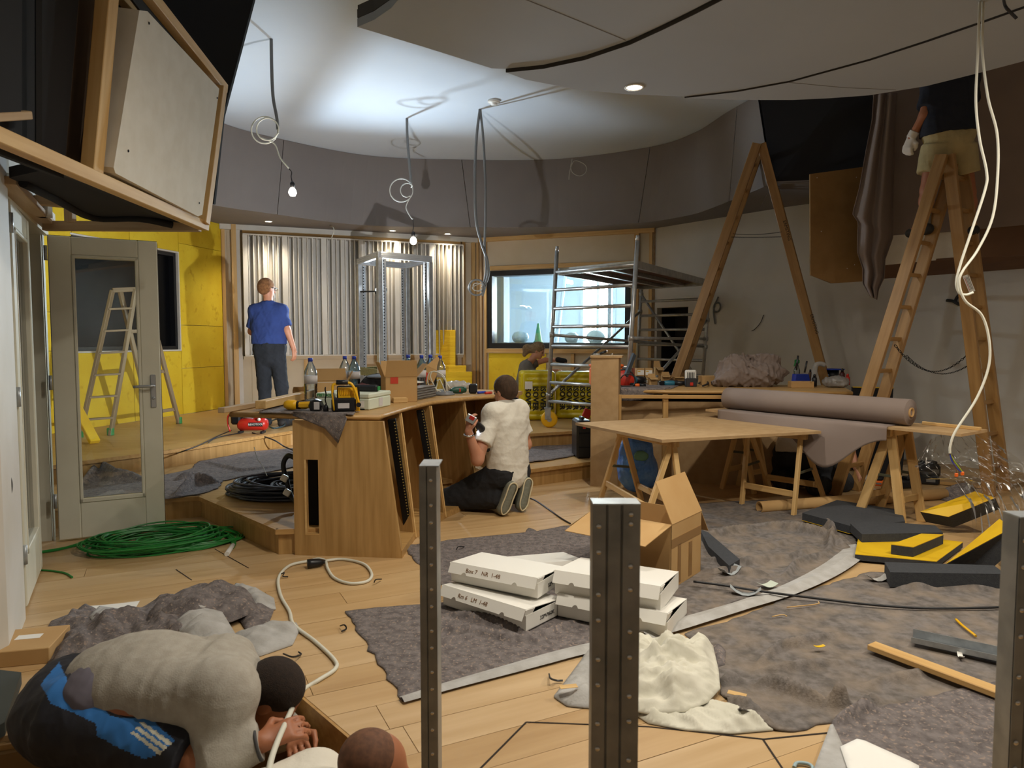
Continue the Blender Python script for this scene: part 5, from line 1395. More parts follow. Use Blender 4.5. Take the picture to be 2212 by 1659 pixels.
cable('white_cable', [onz(2124, 0, CLZ + 0.02), at(2123, 40, Y + 0.02), at(2122, 110, Y + 0.02), at(2134, 210, Y), at(2154, 290, Y), at(2155, 380, Y), at(2144, 470, Y), at(2112, 540, Y), at(2080, 585, Y - 0.02), at(2072, 612, Y - 0.02), at(2085, 650, Y - 0.02), at(2120, 680, Y), at(2136, 730, Y), at(2136, 790, Y), at(2110, 860, Y), at(2065, 930, Y), at(2053, 962, Y), at(2052, 980, Y)], 0.0075, WCABLE, t)
cable('blue_wire', [at(2052, 980, Y), at(2056, 995, Y), at(2068, 1012, Y), at(2079, 1022, Y)], 0.003, BLUEP, t)
cable('yellow_green_wire', [at(2053, 980, Y), at(2060, 994, Y), at(2072, 1010, Y), at(2080, 1021, Y)], 0.003, mat('yellow_green', '9bb52a', 0.5), t)
cable('brown_wire', [at(2053, 980, Y), at(2060, 1000, Y), at(2065, 1012, Y), at(2066, 1022, Y)], 0.003, BROWNP, t)
for (x, y) in ((2066, 1026), (2079, 1023)): MB().bbox(at(x, y, Y), (0.018, 0.012, 0.022), 0.003).build('wire_connector', ORANGE, t)
cable('hanging_cable', [onz(2168, 0, CLZ), at(2172, 14, 3.9), at(2182, 26, 3.9), at(2196, 40, 3.9)], [0.006] * 24 + [0.014] if False else 0.008, BCABLE, label='short black connector dangling from the ceiling panel at top right', cat='cable')
# cables coming out of the right wall
def wallcable(pts, r, mt, lab, k=5):
    P = [onright(*p) + V(nr.x, nr.y, 0) * (0.015 + 0.01 * (i % 2)) for i, p in enumerate(pts)]
    cable('wall_cable', P, r, mt, k=k, label=lab, cat='cable')
wallcable([(1553, 641), (1550, 650), (1543, 662), (1545, 672), (1552, 673), (1558, 664), (1555, 655), (1547, 656), (1543, 668), (1544, 680), (1546, 700)], 0.012, GCABLE, 'dark cable coil on the right wall just right of the first ladder leg')
wallcable([(1651, 680), (1645, 697), (1632, 711), (1626, 715)], 0.005, BCABLE, 'thin dark wire sticking out of the right wall between the ladder legs')
wallcable([(2046, 649), (2060, 651), (2072, 657), (2085, 652), (2090, 640), (2082, 633), (2070, 640), (2066, 652), (2076, 658), (2090, 650)], 0.018, BCABLE, 'black cable coil on the right wall behind the ladder')
# lamp of the floodlight in the rack
fl_ = lamp('floodlight_lamp', 'SPOT', wlp + V(0, -0.06, 0.10), 240, (0.72, 0.87, 1.0), 0.05, None, 165, 1.0)
fl_.rotation_euler = (V(-0.6, 4.0, 3.5) - fl_.location).to_track_quat('-Z', 'Y').to_euler()
# ------------------------------------------------------------------ people
HAIRB = mat('hair_brown', '4a3626', 0.95, col2='3a2a1c', scale=40, stretch=(1, 1, 0.3), bump=0.5, bscale=120)
HAIRR = mat('hair_light_brown', '8a5e38', 0.95, col2='6d4727', scale=40, bump=0.5, bscale=120)
HAIRD = mat('hair_dark_cropped', '231a15', 0.95, col2='2f231b', scale=80, bump=0.4, bscale=300)
HAIRG = mat('hair_blond_grey', '8b7355', 0.95, col2='6f5a40', scale=40, bump=0.6, bscale=90)
BLUET = mat('blue_cotton', '2c427f', 0.9, col2='273a72', scale=5, bump=0.25, bscale=18, bdist=0.02)
JEANS = mat('dark_jeans', '23272e', 0.9, col2='1c2026', scale=8, bump=0.3, bscale=20, bdist=0.02)
JEANSG = mat('grey_black_jeans', '33353a', 0.9, col2='27292d', scale=8, bump=0.3, bscale=20, bdist=0.02)
BLKJ = mat('black_jeans', '1a1a1c', 0.9, col2='202023', scale=8, bump=0.3, bscale=25, bdist=0.02)
WHITET = mat('white_cotton', 'dcd6c8', 0.9, col2='d5cebf', scale=4, bump=0.3, bscale=14, bdist=0.03)
GREYS = mat('grey_sweatshirt', 'a9a398', 0.95, col2='9f988c', scale=30, bump=0.2, bscale=200)
GREYD = mat('grey_top', '6f6a64', 0.95, col2='67625c', scale=8, bump=0.3, bscale=20, bdist=0.02)
NAVY = mat('navy_cotton', '1b1f2b', 0.95, col2='20242f', scale=6, bump=0.3, bscale=16, bdist=0.02)
KHAKI = mat('khaki_cotton', 'b5a67c', 0.95, col2='a89a70', scale=6, bump=0.35, bscale=20, bdist=0.02)
TRACK = mat('navy_track_fabric', '15161f', 0.7, col2='1a1b25', scale=5, bump=0.2, bscale=15, bdist=0.02)
TRBLUE = mat('blue_track_panel', '2a6cb0', 0.7)
SHOEG = mat('grey_green_shoe', '77786a', 0.8, col2='6a6b5e', scale=60)
SOLE = mat('pale_sole', 'c9bd9c', 0.7)
SHOED = mat('dark_shoe', '24211f', 0.7)
SOCK = mat('grey_sock', '75716b', 0.9)

def hand(w, f, pn_, side, curl=0.5, sc=1.0, spread=0.12, thumb=0.6):
    """palm and five fingers; w wrist, f finger direction, pn_ palm-facing normal, side +1 if the thumb lies towards f x pn_"""
    w = Vector(w); f = Vector(f).normalized(); pn_ = Vector(pn_); pn_ = (pn_ - f * pn_.dot(f)).normalized(); s = f.cross(pn_) * side
    P = []
    for u in (-0.026, -0.009, 0.009, 0.026):
        P.append(('c', w + s * u * 0.6 * sc, w + f * 0.085 * sc + s * u * sc, 0.016 * sc, 0.013 * sc, 0.012))
    for i, (u, L) in enumerate(((0.030, 0.070), (0.010, 0.080), (-0.010, 0.074), (-0.029, 0.058))):
        p = w + f * 0.088 * sc + s * u * sc; d = (f + s * spread * u / 0.03).normalized(); a = 0.0; r = 0.0095 * sc
        for k, fr_ in enumerate((0.45, 0.30, 0.25)):
            a += curl * (0.75 if k == 0 else 0.9)
            dd = (d * math.cos(a) + pn_ * math.sin(a))
            q = p + dd * L * fr_ * sc
            P.append(('c', p, q, r, r * 0.92, 0.004)); p = q; r *= 0.92
    p = w + f * 0.02 * sc + s * 0.028 * sc
    d = (f * 0.6 + s * 0.75 + pn_ * 0.25).normalized()
    q = p + d * 0.042 * sc; P.append(('c', p, q, 0.014 * sc, 0.0115 * sc, 0.01))
    d2 = (f * 0.85 + s * (0.5 - thumb) + pn_ * thumb).normalized(); r_ = q + d2 * 0.032 * sc
    P.append(('c', q, r_, 0.0112 * sc, 0.010 * sc, 0.005)); d3 = (f * 0.8 + s * (0.2 - thumb) + pn_ * thumb).normalized()
    P.append(('c', r_, r_ + d3 * 0.026 * sc, 0.010 * sc, 0.0085 * sc, 0.004))
    return P
def head_prims(c, face, up, sc=1.0):
    """skull, jaw, nose, brow, lips and ears; face = direction the face looks"""
    c = Vector(c); fy = Vector(face).normalized(); uz = Vector(up); uz = (uz - fy * uz.dot(fy)).normalized(); rx = fy.cross(uz)
    R = np.array(Matrix((rx, fy, uz)).transposed())
    L = lambda x, y, z: c + (rx * x + fy * y + uz * z) * sc
    P = [('e', L(0, -0.01, 0.025), (0.077 * sc, 0.097 * sc, 0.09 * sc), R, 0.03), ('e', L(0, 0.028, -0.045), (0.058 * sc, 0.066 * sc, 0.075 * sc), R, 0.03),
         ('c', L(0, 0.06, -0.098), L(0, 0.074, -0.092), 0.022 * sc, 0.02 * sc, 0.02), ('c', L(0, 0.088, 0.012), L(0, 0.112, -0.03), 0.009 * sc, 0.014 * sc, 0.012),
         ('c', L(-0.035, 0.078, 0.022), L(0.035, 0.078, 0.022), 0.012 * sc, 0.012 * sc, 0.012), ('c', L(-0.02, 0.086, -0.06), L(0.02, 0.086, -0.06), 0.009 * sc, 0.009 * sc, 0.008)]
    for s in (-1, 1):
        P += [('e', L(0.076 * s, -0.005, -0.01), (0.010 * sc, 0.018 * sc, 0.031 * sc), R, 0.006)]
    return P, L, R
def eyes(par, L, sc):
    for s in (-1, 1):
        MB().ell(L(0.031 * s, 0.078, 0.0), (0.012 * sc,) * 3, 10, 7).build('eye', mat('eye', '3a3330', 0.3), par)
def hair_prims(L, R, sc, kind='short'):
    P = [('e', L(0, -0.018, 0.036), (0.085 * sc, 0.100 * sc, 0.092 * sc), R, 0.02), ('e', L(0, -0.05, -0.005), (0.076 * sc, 0.064 * sc, 0.075 * sc), R, 0.03)]
    return P
def build_person(name, label, base, body, clothes, h=0.009, skin=SKIN):
    t = thing(name, label, 'person', base)
    v_, f_ = sdf_mesh(body, h, 0.025)
    arr_mesh('body', v_, f_, skin, t)
    for (nm, prims, mt, kw) in clothes:
        kw = dict(kw); hh = kw.pop('h', h * 1.1); kk = kw.pop('k', 0.035); mf = kw.pop('mf', None)
        v_, f_ = sdf_mesh(prims, hh, kk, **kw)
        mi = None
        if mf is not None: mi = mf(v_[f_].mean(1))
        arr_mesh(nm, v_, f_, mt, t, mi=mi)
    return t
def folds(amp, seed, scale=18.0): return lambda X, Y, Z: amp * (1.2 * sines(X, Y, Z, seed, scale, 5) - 0.45)
def lerp(a, b, t): return Vector(a).lerp(Vector(b), t)

def torso(nk, s1, s2, h1, h2, g=0.0, low=1.0):
    c = (s1 + s2) / 2; pc = (h1 + h2) / 2; dn = (pc - c).normalized()
    P = [('c', s1, s2, 0.064 + g, 0.064 + g, 0.05)]
    for s, h in ((s1, h1), (s2, h2)):
        P += [('c', nk + dn * 0.02, s, 0.05 + g, 0.056 + g, 0.04), ('c', s.lerp(c, 0.42) + dn * 0.11, h.lerp(pc, 0.1).lerp(s.lerp(c, 0.4), 1 - low), 0.094 + g, 0.108 + g, 0.06)]
    return P + [('c', c + dn * 0.10, pc.lerp(c, 1 - low), 0.105 + g, 0.12 + g, 0.06)]
# 1 --- man in a blue T-shirt standing with his back to us
Y0 = 8.7; k_ = Y0 / FPX; z0 = P2Z
def S(px, z, dy=0.0): return V((px - 1106) * k_, Y0 + dy, z0 + z)
face = V(0.55, 0.83, -0.05)
hd, L, R = head_prims(S(580, 1.69), face, (0, 0, 1))
shL, shR = S(553, 1.425), S(610, 1.43)
elL, wrL = S(541, 1.17, 0.06), S(552, 1.12, 0.30)
elR, wrR = S(622, 1.18, 0.0), S(634, 0.955, 0.02)
hpL, hpR = S(568, 0.93), S(598, 0.93)
knL, knR = S(569, 0.50, 0.02), S(606, 0.50, 0.02); anL, anR = S(570, 0.09), S(610, 0.09)
body = hd + [('c', S(582, 1.48), S(581, 1.62, 0.01), 0.058, 0.055), *torso(S(582, 1.50), shL, shR, hpL, hpR, -0.015),
             ('c', shL, elL, 0.052, 0.042), ('c', elL, wrL, 0.042, 0.03), ('c', shR, elR, 0.052, 0.043), ('c', elR, wrR, 0.044, 0.03), ('c', hpL, knL, 0.085, 0.06), ('c', hpR, knR, 0.085, 0.06),
             ('c', knL, anL, 0.055, 0.042), ('c', knR, anR, 0.055, 0.042), ('c', anL, S(566, 0.03, 0.17), 0.045, 0.03), ('c', anR, S(618, 0.03, 0.16), 0.045, 0.03)]
body += hand(wrR, (0.05, 0.1, -1), (-0.9, 0.3, 0), 1, 0.45) + hand(wrL, (0.3, 1, 0.1), (1, 0, -0.3), 1, 0.5)
shirt = torso(S(582, 1.50), shL, shR, S(564, 0.92), S(602, 0.92), 0.012) + [('e', S(582, 1.08, 0.05), (0.16, 0.17, 0.16)), ('f', shL + V(0.02, 0, 0.01), lerp(shL, elL, 0.82), 0.07, 0.07), ('f', shR + V(-0.02, 0, 0.01), lerp(shR, elR, 0.80), 0.07, 0.072), ('f', S(582, 1.45), S(581, 1.525), 0.075, 0.064)]
trousers = [('c', S(570, 0.98), S(597, 0.98), 0.12, 0.12), ('c', S(583, 1.0), S(584, 0.84), 0.13, 0.11), ('c', hpL, knL, 0.105, 0.078), ('c', hpR, knR, 0.105, 0.078), ('c', knL, S(570, 0.04), 0.075, 0.068), ('c', knR, S(610, 0.04), 0.075, 0.068)]
gl = build_person('person', 'standing man in a blue T-shirt and dark jeans with his back to the camera', S(584, 0), body, [
    ('shirt', shirt, BLUET, dict(cuts=[(S(582, 1.02), (0, 0, -1))], disp=folds(0.010, 11))), ('trousers', trousers, JEANS, dict(cuts=[(S(582, 0.03), (0, 0, -1))], disp=folds(0.010, 12))),
    ('hair', hair_prims(L, R, 1.0), HAIRR, dict(cuts=[(L(0, 0.0, -0.045), L(0, 0.75, -0.8) - L(0, 0, 0)), (L(0, 0.055, 0.03), L(0, 1, -0.5) - L(0, 0, 0))], disp=folds(0.004, 3, 60))),
    ('beard', [('e', L(0, 0.065, -0.085), (0.05, 0.045, 0.05), R)], mat('grey_beard', 'a59a8e', 0.9), {}),
    ('shoe', [('c', S(570, 0.05, -0.05), S(566, 0.04, 0.19), 0.055, 0.045)], SHOED, dict(cuts=[(S(570, 0.0), (0, 0, -1))])), ('shoe', [('c', S(610, 0.05, -0.05), S(618, 0.04, 0.18), 0.055, 0.045)], SHOED, dict(cuts=[(S(610, 0.0), (0, 0, -1))]))], 0.008)
eyes(gl, L, 1.0)
mb = MB(); mb.tube([L(0.082, 0.0, 0.01), L(0.079, 0.09, 0.008)], 0.004, 6); mb.tube([L(-0.082, 0.0, 0.01), L(-0.079, 0.09, 0.008)], 0.004, 6)
for s in (-1, 1): mb.tube([L(0.036 * s + 0.026 * math.cos(a), 0.105, 0.018 * math.sin(a)) for a in [2 * math.pi * i / 12 for i in range(12)]], 0.003, 5, closed=True)
mb.build('glasses', BLACKP, gl)

# 2 --- kneeling man in a white T-shirt with a cordless driver
P = V(-0.03, 5.80, 0.31); fw = V(-0.78, 0.62, 0).normalized(); lf = V(-0.62, -0.78, 0).normalized()
nk = V(-0.05, 5.80, 0.865); shL, shR = nk + lf * 0.175 + V(0, 0, -0.05), nk - lf * 0.175 + V(0, 0, -0.04)
elL, wrL = V(-0.27, 5.50, 0.47), V(-0.335, 5.44, 0.70); elR, wrR = V(0.12, 5.97, 0.52), V(-0.16, 5.93, 0.62)
hpL, hpR = P + lf * 0.09, P - lf * 0.09
knL, knR = V(-0.52, 5.83, 0.085), V(-0.36, 6.08, 0.085); anL, anR = V(-0.09, 5.67, 0.12), V(0.06, 5.84, 0.12)
hc = V(-0.06, 5.82, 0.985); hd, L, R = head_prims(hc, V(-0.72, 0.64, -0.28), (0, 0, 1))
body = hd + [('c', nk - V(0, 0, 0.03), hc - V(0, 0, 0.06), 0.06, 0.056), *torso(nk, shL, shR, hpL, hpR, -0.018),
             ('c', shL, elL, 0.055, 0.047), ('c', elL, wrL, 0.047, 0.030), ('c', shR, elR, 0.055, 0.045), ('c', elR, wrR, 0.045, 0.031), ('c', hpL, knL, 0.09, 0.065), ('c', hpR, knR, 0.09, 0.065), ('c', knL, anL, 0.06, 0.042), ('c', knR, anR, 0.06, 0.042)]
body += hand(wrL, (0.05, 0.25, 1), (0.8, 0.6, 0.1), -1, 0.55) + hand(wrR, (-0.9, -0.35, 0.3), (-0.2, -0.4, -0.9), 1, 0.8)
lo = P + V(0, 0, -0.02)
shirt = torso(nk, shL, shR, hpL + V(0, 0, -0.02), hpR + V(0, 0, -0.02), 0.014) + [
         ('f', shL + (nk - shL) * 0.2, lerp(shL, elL, 0.66), 0.068, 0.075), ('f', shR + (nk - shR) * 0.2, lerp(shR, elR, 0.66), 0.068, 0.075), ('f', nk - V(0, 0, 0.06), nk + V(-0.005, 0.005, 0.0), 0.08, 0.066)]
trousers = [('c', hpL + V(0, 0, 0.0), hpR, 0.125, 0.125), ('c', hpL, knL, 0.115, 0.088), ('c', hpR, knR, 0.115, 0.088), ('c', knL, lerp(knL, anL, 0.93), 0.085, 0.075), ('c', knR, lerp(knR, anR, 0.93), 0.085, 0.075)]
def sole_shoe(heel, toe, out):
    out = Vector(out).normalized()
    return [('c', heel, toe, 0.043, 0.046, 0.02), ('c', heel - out * 0.03, toe - out * 0.035, 0.04, 0.036, 0.02)]
so = V(0.45, -0.85, 0.12)
kp = build_person('person', 'kneeling man in a white T-shirt and black jeans working at the desk', P - V(0, 0, 0.31), body, [
    ('shirt', shirt, WHITET, dict(cuts=[(P + V(0, 0, -0.09), (0.25 * fw.x, 0.25 * fw.y, -1))], disp=folds(0.010, 21, 13))), ('trousers', trousers, BLKJ, dict(cuts=[((0, 0, 0.004), (0, 0, -1))], disp=folds(0.010, 22))),
    ('hair', hair_prims(L, R, 1.02), HAIRB, dict(cuts=[(L(0, 0.0, -0.055), L(0, 0.75, -0.9) - L(0, 0, 0)), (L(0, 0.055, 0.03), L(0, 1, -0.5) - L(0, 0, 0))], disp=folds(0.005, 4, 55))),
    ('beard', [('e', L(0, 0.05, -0.085), (0.06, 0.05, 0.045), R)], HAIRB, {}),
    ('shoe', sole_shoe(V(-0.005, 5.62, 0.235), V(-0.075, 5.60, 0.052), so), SHOEG, dict(cuts=[((0, 0, 0.003), (0, 0, -1))])), ('shoe', sole_shoe(V(0.12, 5.78, 0.24), V(0.075, 5.74, 0.052), so), SHOEG, dict(cuts=[((0, 0, 0.003), (0, 0, -1))]))], 0.008)
eyes(kp, L, 1.0)
for (hh, tt) in ((V(-0.005, 5.62, 0.235), V(-0.075, 5.60, 0.052)), (V(0.12, 5.78, 0.24), V(0.075, 5.74, 0.052))):
    d = (tt - hh); sdv = d.cross(so).normalized(); so_ = so.normalized()
    ring = [hh - d * 0.15 + so_ * 0.036 + sdv * 0.0] + [hh + d * q + so_ * 0.038 + sdv * 0.036 for q in (0.0, 0.5, 0.95)] + [tt + d * 0.2 + so_ * 0.036] + [hh + d * q + so_ * 0.038 - sdv * 0.036 for q in (0.95, 0.5, 0.0)]
    MB().tube(spline(ring, 4, True), 0.0065, 6, closed=True).build('shoe_sole_edge', SOLE, kp)
MB().tube([wrL + V(0.0, 0.0, -0.028) + (V(math.cos(a), 0.0, 0) * 0.036 + V(0, 1, 0.15) * math.sin(a) * 0.036) for a in [2 * math.pi * i / 14 for i in range(14)]], 0.009, 6, closed=True).build('wristwatch', CHROME, kp)
# the cordless driver in his hands
dr_ = thing('cordless_driver', 'black cordless driver with lit lamp in the hands of the kneeling man', 'power tool', at(1045, 945, 5.55) - V(0, 0, 0.08))
c0, c1 = at(1049, 938, 5.60), at(1024, 908, 5.46)
MB().tube([c0, lerp(c0, c1, 0.45), lerp(c0, c1, 0.6), lerp(c0, c1, 0.8), lerp(c0, c1, 0.95)], [0.033, 0.033, 0.028, 0.022, 0.014], 16).build('motor_housing', BLACKP, dr_)
MB().tube([lerp(c0, c1, 0.66), lerp(c0, c1, 0.76)], [0.024, 0.021], 16).build('chuck_ring', CHROME, dr_)
MB().beam(lerp(c0, c1, 0.2), lerp(c0, c1, 0.2) + V(0.02, 0.07, -0.12), 0.035, 0.045, b=0.01).build('grip', BLACKP, dr_)
MB().bbox(lerp(c0, c1, 0.2) + V(0.02, 0.08, -0.145), (0.06, 0.09, 0.05), 0.01).build('battery', BLACKP, dr_)
MB().ell(lerp(c0, c1, 0.35) + V(-0.03, -0.02, -0.02), (0.009,) * 3, 8, 6).build('work_lamp', emis('tool_led', 'dfe8ff', 12.0), dr_)
p = at(1017, 905, 5.42); b_ = thing('metal_bracket', 'small grey metal part held up by the kneeling man', 'metal part', p)
MB().bbox(p, (0.075, 0.035, 0.06), 0.004, Matrix.Rotation(0.5, 3, 'Y')).build('housing', STEEL, b_); MB().bbox(p + V(0.01, -0.02, 0.01), (0.04, 0.006, 0.03), 0.002, Matrix.Rotation(0.5, 3, 'Y')).build('cover', RED, b_)

# 3 --- crouching man in a grey sweatshirt in the foreground
def G(px, py, Y): return at(px, py, Y)
pv = G(165, 1520, 2.30); ch = G(470, 1470, 2.30); nk = G(535, 1475, 2.30)
hc = G(588, 1502, 2.32); hd, L, R = head_prims(hc, V(0.62, 0.12, -0.80), V(0.8, 0.05, 0.6), 0.98)
shN, shF = G(480, 1500, 2.14), G(485, 1440, 2.50)
elN, wrN = G(468, 1640, 2.06), G(565, 1603, 2.10); elF, wrF = G(600, 1575, 2.62), G(640, 1585, 2.48)
hpN, hpF = G(160, 1545, 2.20), G(165, 1500, 2.42)
knN, knF = G(425, 1640, 2.06), G(400, 1560, 2.55); anN, anF = V(-1.38, 2.22, -0.08), V(-1.40, 2.42, -0.08)
body = hd + [('c', nk, hc, 0.06, 0.058), ('c', shN, shF, 0.075, 0.075), ('c', shN, hpN, 0.09, 0.11), ('c', shF, hpF, 0.09, 0.11), ('c', shN, elN, 0.055, 0.047), ('c', elN, wrN, 0.045, 0.03), ('c', shF, elF, 0.055, 0.045), ('c', elF, wrF, 0.043, 0.03),
             ('c', hpN, knN, 0.09, 0.058), ('c', hpF, knF, 0.09, 0.06), ('c', knN, anN, 0.058, 0.04), ('c', knF, anF, 0.058, 0.04), ('c', anN, anN + V(0.2, 0, -0.06), 0.04, 0.03), ('c', anF, anF + V(0.2, 0, -0.06), 0.04, 0.03)]
body += hand(wrN, (0.85, 0.45, 0.2), (0.2, 0.6, -0.7), 1, 0.5) + hand(wrF, (0.3, -0.9, 0.1), (0.3, 0.2, -0.9), 1, 0.6)
mid = G(320, 1455, 2.30)
shirt = [('c', shN, shF, 0.09, 0.09), ('c', shN, G(225, 1500, 2.22), 0.105, 0.115), ('c', shF, G(225, 1465, 2.40), 0.105, 0.115), ('c', ch, G(225, 1490, 2.30), 0.12, 0.14), ('e', mid, (0.2, 0.17, 0.13)), ('c', G(330, 1560, 2.25), G(440, 1560, 2.2), 0.07, 0.08),
         ('c', shN, elN, 0.082, 0.07), ('f', elN, lerp(elN, wrN, 0.95), 0.066, 0.048, 0.05), ('c', shF, elF, 0.082, 0.07), ('f', elF, lerp(elF, wrF, 0.9), 0.066, 0.048, 0.05), ('f', ch, nk + (hc - nk) * 0.05, 0.10, 0.075)]
shorts = [('c', hpN, hpF, 0.135, 0.135), ('e', G(140, 1525, 2.30), (0.13, 0.19, 0.15)), ('f', hpN, lerp(hpN, knN, 0.97), 0.13, 0.095), ('f', hpF, lerp(hpF, knF, 0.9), 0.13, 0.1), ('c', G(150, 1580, 2.22), G(300, 1640, 2.14), 0.11, 0.09)]
def topx(c):
    dx, dy, dz = c[:, 0], c[:, 1], c[:, 2] - CAMZ
    fwd = dy * _ct - dz * _st; up = dy * _st + dz * _ct
    return 1106 + FPX * dx / fwd, 829.5 - FPX * up / fwd
def mf_shorts(c):
    x, y = topx(c); m = np.zeros(len(c), int)
    m[inside(x, y, [(88, 1478), (128, 1430), (150, 1480), (212, 1505), (230, 1540), (262, 1560), (205, 1562), (160, 1540), (110, 1520)])] = 1
    m[inside(x, y, [(205, 1535), (262, 1552), (290, 1550), (320, 1548), (378, 1600), (345, 1628), (312, 1640), (262, 1618), (210, 1590)])] = 1
    for k in range(3):
        o_ = k * 9
        m[inside(x, y, [(300 - o_, 1562 + o_ * 1.2), (306 - o_, 1566 + o_ * 1.2 - 9), (372 - o_ * 1.2, 1608 + o_ * 1.1 - 4), (366 - o_ * 1.2, 1612 + o_ * 1.1)])] = 2
    return m
cm = build_person('person', 'crouching man in a grey sweatshirt and navy shorts with blue panels, lower left', V(-1.2, 2.25, -0.16), body, [
    ('sweatshirt', shirt, GREYS, dict(h=0.007, k=0.05, cuts=[(G(195, 1480, 2.3), (-0.93, 0.0, -0.35))], disp=lambda X, Y, Z: 0.010 * sines(X, Y * 0.6, Z, 31, 17, 6) - 0.0055 * np.maximum(0, np.sin(95 * X + 4 * np.sin(9 * Y + 6 * Z) + 2.5 * np.sin(31 * X + 7 * Z)) - 0.2) * np.exp(-((X + 1.12) / 0.15) ** 2 - ((Z - 0.24) / 0.13) ** 2) - 0.004)),
    ('undershirt', [('c', G(215, 1500, 2.2), G(215, 1470, 2.42), 0.098, 0.098), ('c', G(215, 1510, 2.2), G(340, 1560, 2.16), 0.11, 0.07)], mat('lilac_grey_cotton', '6a6570', 0.9), dict(disp=folds(0.006, 36))),
    ('shorts', shorts, [TRACK, TRBLUE, mat('white_stripe', 'c9c6b4', 0.7)], dict(h=0.0052, mf=mf_shorts, disp=folds(0.010, 32, 16))),
    ('hair', hair_prims(L, R, 0.98) , HAIRD, dict(h=0.007, cuts=[(L(0, 0.0, -0.06), L(0, 0.75, -0.9) - L(0, 0, 0)), (L(0, 0.065, 0.03), L(0, 1, -0.5) - L(0, 0, 0))])),
    ('shoe', [('c', anN + V(-0.06, 0, -0.03), anN + V(0.2, 0.0, -0.05), 0.05, 0.045)], SHOED, {}), ('shoe', [('c', anF + V(-0.06, 0, -0.03), anF + V(0.2, 0.0, -0.05), 0.05, 0.045)], SHOED, {})], 0.007, SKIND)
eyes(cm, L, 0.98)
MB().ell(G(573, 1447, 2.40), (0.028, 0.02, 0.012), 12, 8).build('ear_muff', REDP, cm)
w_ = lerp(elN, wrN, 0.93); d = (wrN - elN).normalized(); o1 = d.orthogonal().normalized(); o2 = d.cross(o1)
MB().tube([w_ + (o1 * math.cos(a) + o2 * math.sin(a)) * 0.049 for a in [2 * math.pi * i / 16 for i in range(16)]], 0.006, 6, closed=True).build('cuff', mat('charcoal_cuff', '4b4a4b', 0.9), cm)

# 4 --- man at the bottom edge: only his head and shoulder show
hc = at(810, 1672, 1.98); hd, L, R = head_prims(hc, V(0.75, 0.45, -0.3), V(0.1, 0.2, 1), 1.0)
nk = hc + V(-0.11, -0.06, -0.09); sh1, sh2 = nk + V(-0.02, -0.19, -0.03), nk + V(-0.10, 0.17, -0.02); pv = V(-0.98, 1.62, 0.05)
body = hd + [('c', nk, hc, 0.06, 0.06), ('c', sh1, sh2, 0.08, 0.08), ('c', nk, pv, 0.12, 0.14), ('c', sh1, V(-0.45, 1.6, -0.1), 0.05, 0.04), ('c', sh2, V(-0.45, 2.1, -0.08), 0.05, 0.04), ('c', pv, V(-0.75, 1.5, -0.08), 0.1, 0.07), ('c', pv, V(-0.8, 1.8, -0.08), 0.1, 0.07)]
body += hand(V(-0.45, 1.6, -0.1), (1, 0, -0.1), (0, 0, -1), 1, 0.3) + hand(V(-0.45, 2.1, -0.08), (1, 0, -0.2), (0, 0, -1), -1, 0.3)
bm = build_person('person', 'man in a white shirt with cropped hair, cut off at the bottom edge', V(-0.7, 1.8, -0.18), body, [
    ('shirt', [('c', sh1, sh2, 0.095, 0.095), ('c', nk - V(0.04, 0.0, 0.01), pv, 0.135, 0.155), ('c', sh2, pv + V(0, 0.1, 0), 0.1, 0.12)], WHITET, dict(disp=folds(0.006, 41))),
    ('hair', [('e', L(0, -0.03, 0.038), (0.081, 0.09, 0.085), R)], mat('cropped_hair', '5a3b29', 0.8, col2='6f4a33', scale=60), dict(cuts=[(L(0, 0.02, 0.03), L(0, 1, -0.35) - L(0, 0, 0)), (L(0, 0, -0.05), L(0, 0.3, -1) - L(0, 0, 0))])),
    ('trousers', [('c', pv, V(-0.75, 1.5, -0.08), 0.14, 0.09), ('c', pv, V(-0.8, 1.8, -0.08), 0.14, 0.09)], JEANS, {})], 0.008, SKIND)
eyes(bm, L, 1.0)

# 5 --- woman behind the yellow insulation packs
Yw = 10.45
hc = at(1163, 757, Yw); hd, L, R = head_prims(hc, V(0.85, -0.25, -0.45), (0, 0, 1), 0.95)
nk = at(1143, 785, Yw); sh1, sh2 = at(1136, 792, Yw - 0.14), at(1144, 788, Yw + 0.16); pv = at(1122, 868, Yw)
el1, wr1 = at(1165, 818, Yw - 0.2), at(1195, 800, Yw - 0.2); el2, wr2 = at(1178, 778, Yw + 0.15), at(1205, 777, Yw + 0.05)
hp = [pv + V(0, -0.09, 0), pv + V(0, 0.09, 0)]; kn = [pv + V(0.28, -0.1, -0.24), pv + V(0.28, 0.12, -0.24)]
zf = P2Z + 0.07
kn = [V(k.x, k.y, zf) for k in kn]; an = [V(pv.x - 0.12, pv.y + s, zf) for s in (-0.1, 0.1)]
body = hd + [('c', nk, hc, 0.05, 0.05), ('c', sh1, sh2, 0.06, 0.06), ('c', sh1, hp[0], 0.08, 0.1), ('c', sh2, hp[1], 0.08, 0.1), ('c', sh1, el1, 0.045, 0.038), ('c', el1, wr1, 0.036, 0.026), ('c', sh2, el2, 0.045, 0.038), ('c', el2, wr2, 0.036, 0.026)]
for i in (0, 1): body += [('c', hp[i], kn[i], 0.085, 0.06), ('c', kn[i], an[i], 0.055, 0.04)]
body += hand(wr2, (1, -0.1, -0.2), (0, 0, -1), 1, 0.4, 0.9) + hand(wr1, (1, 0, 0.1), (0, 0, -1), 1, 0.4, 0.9)
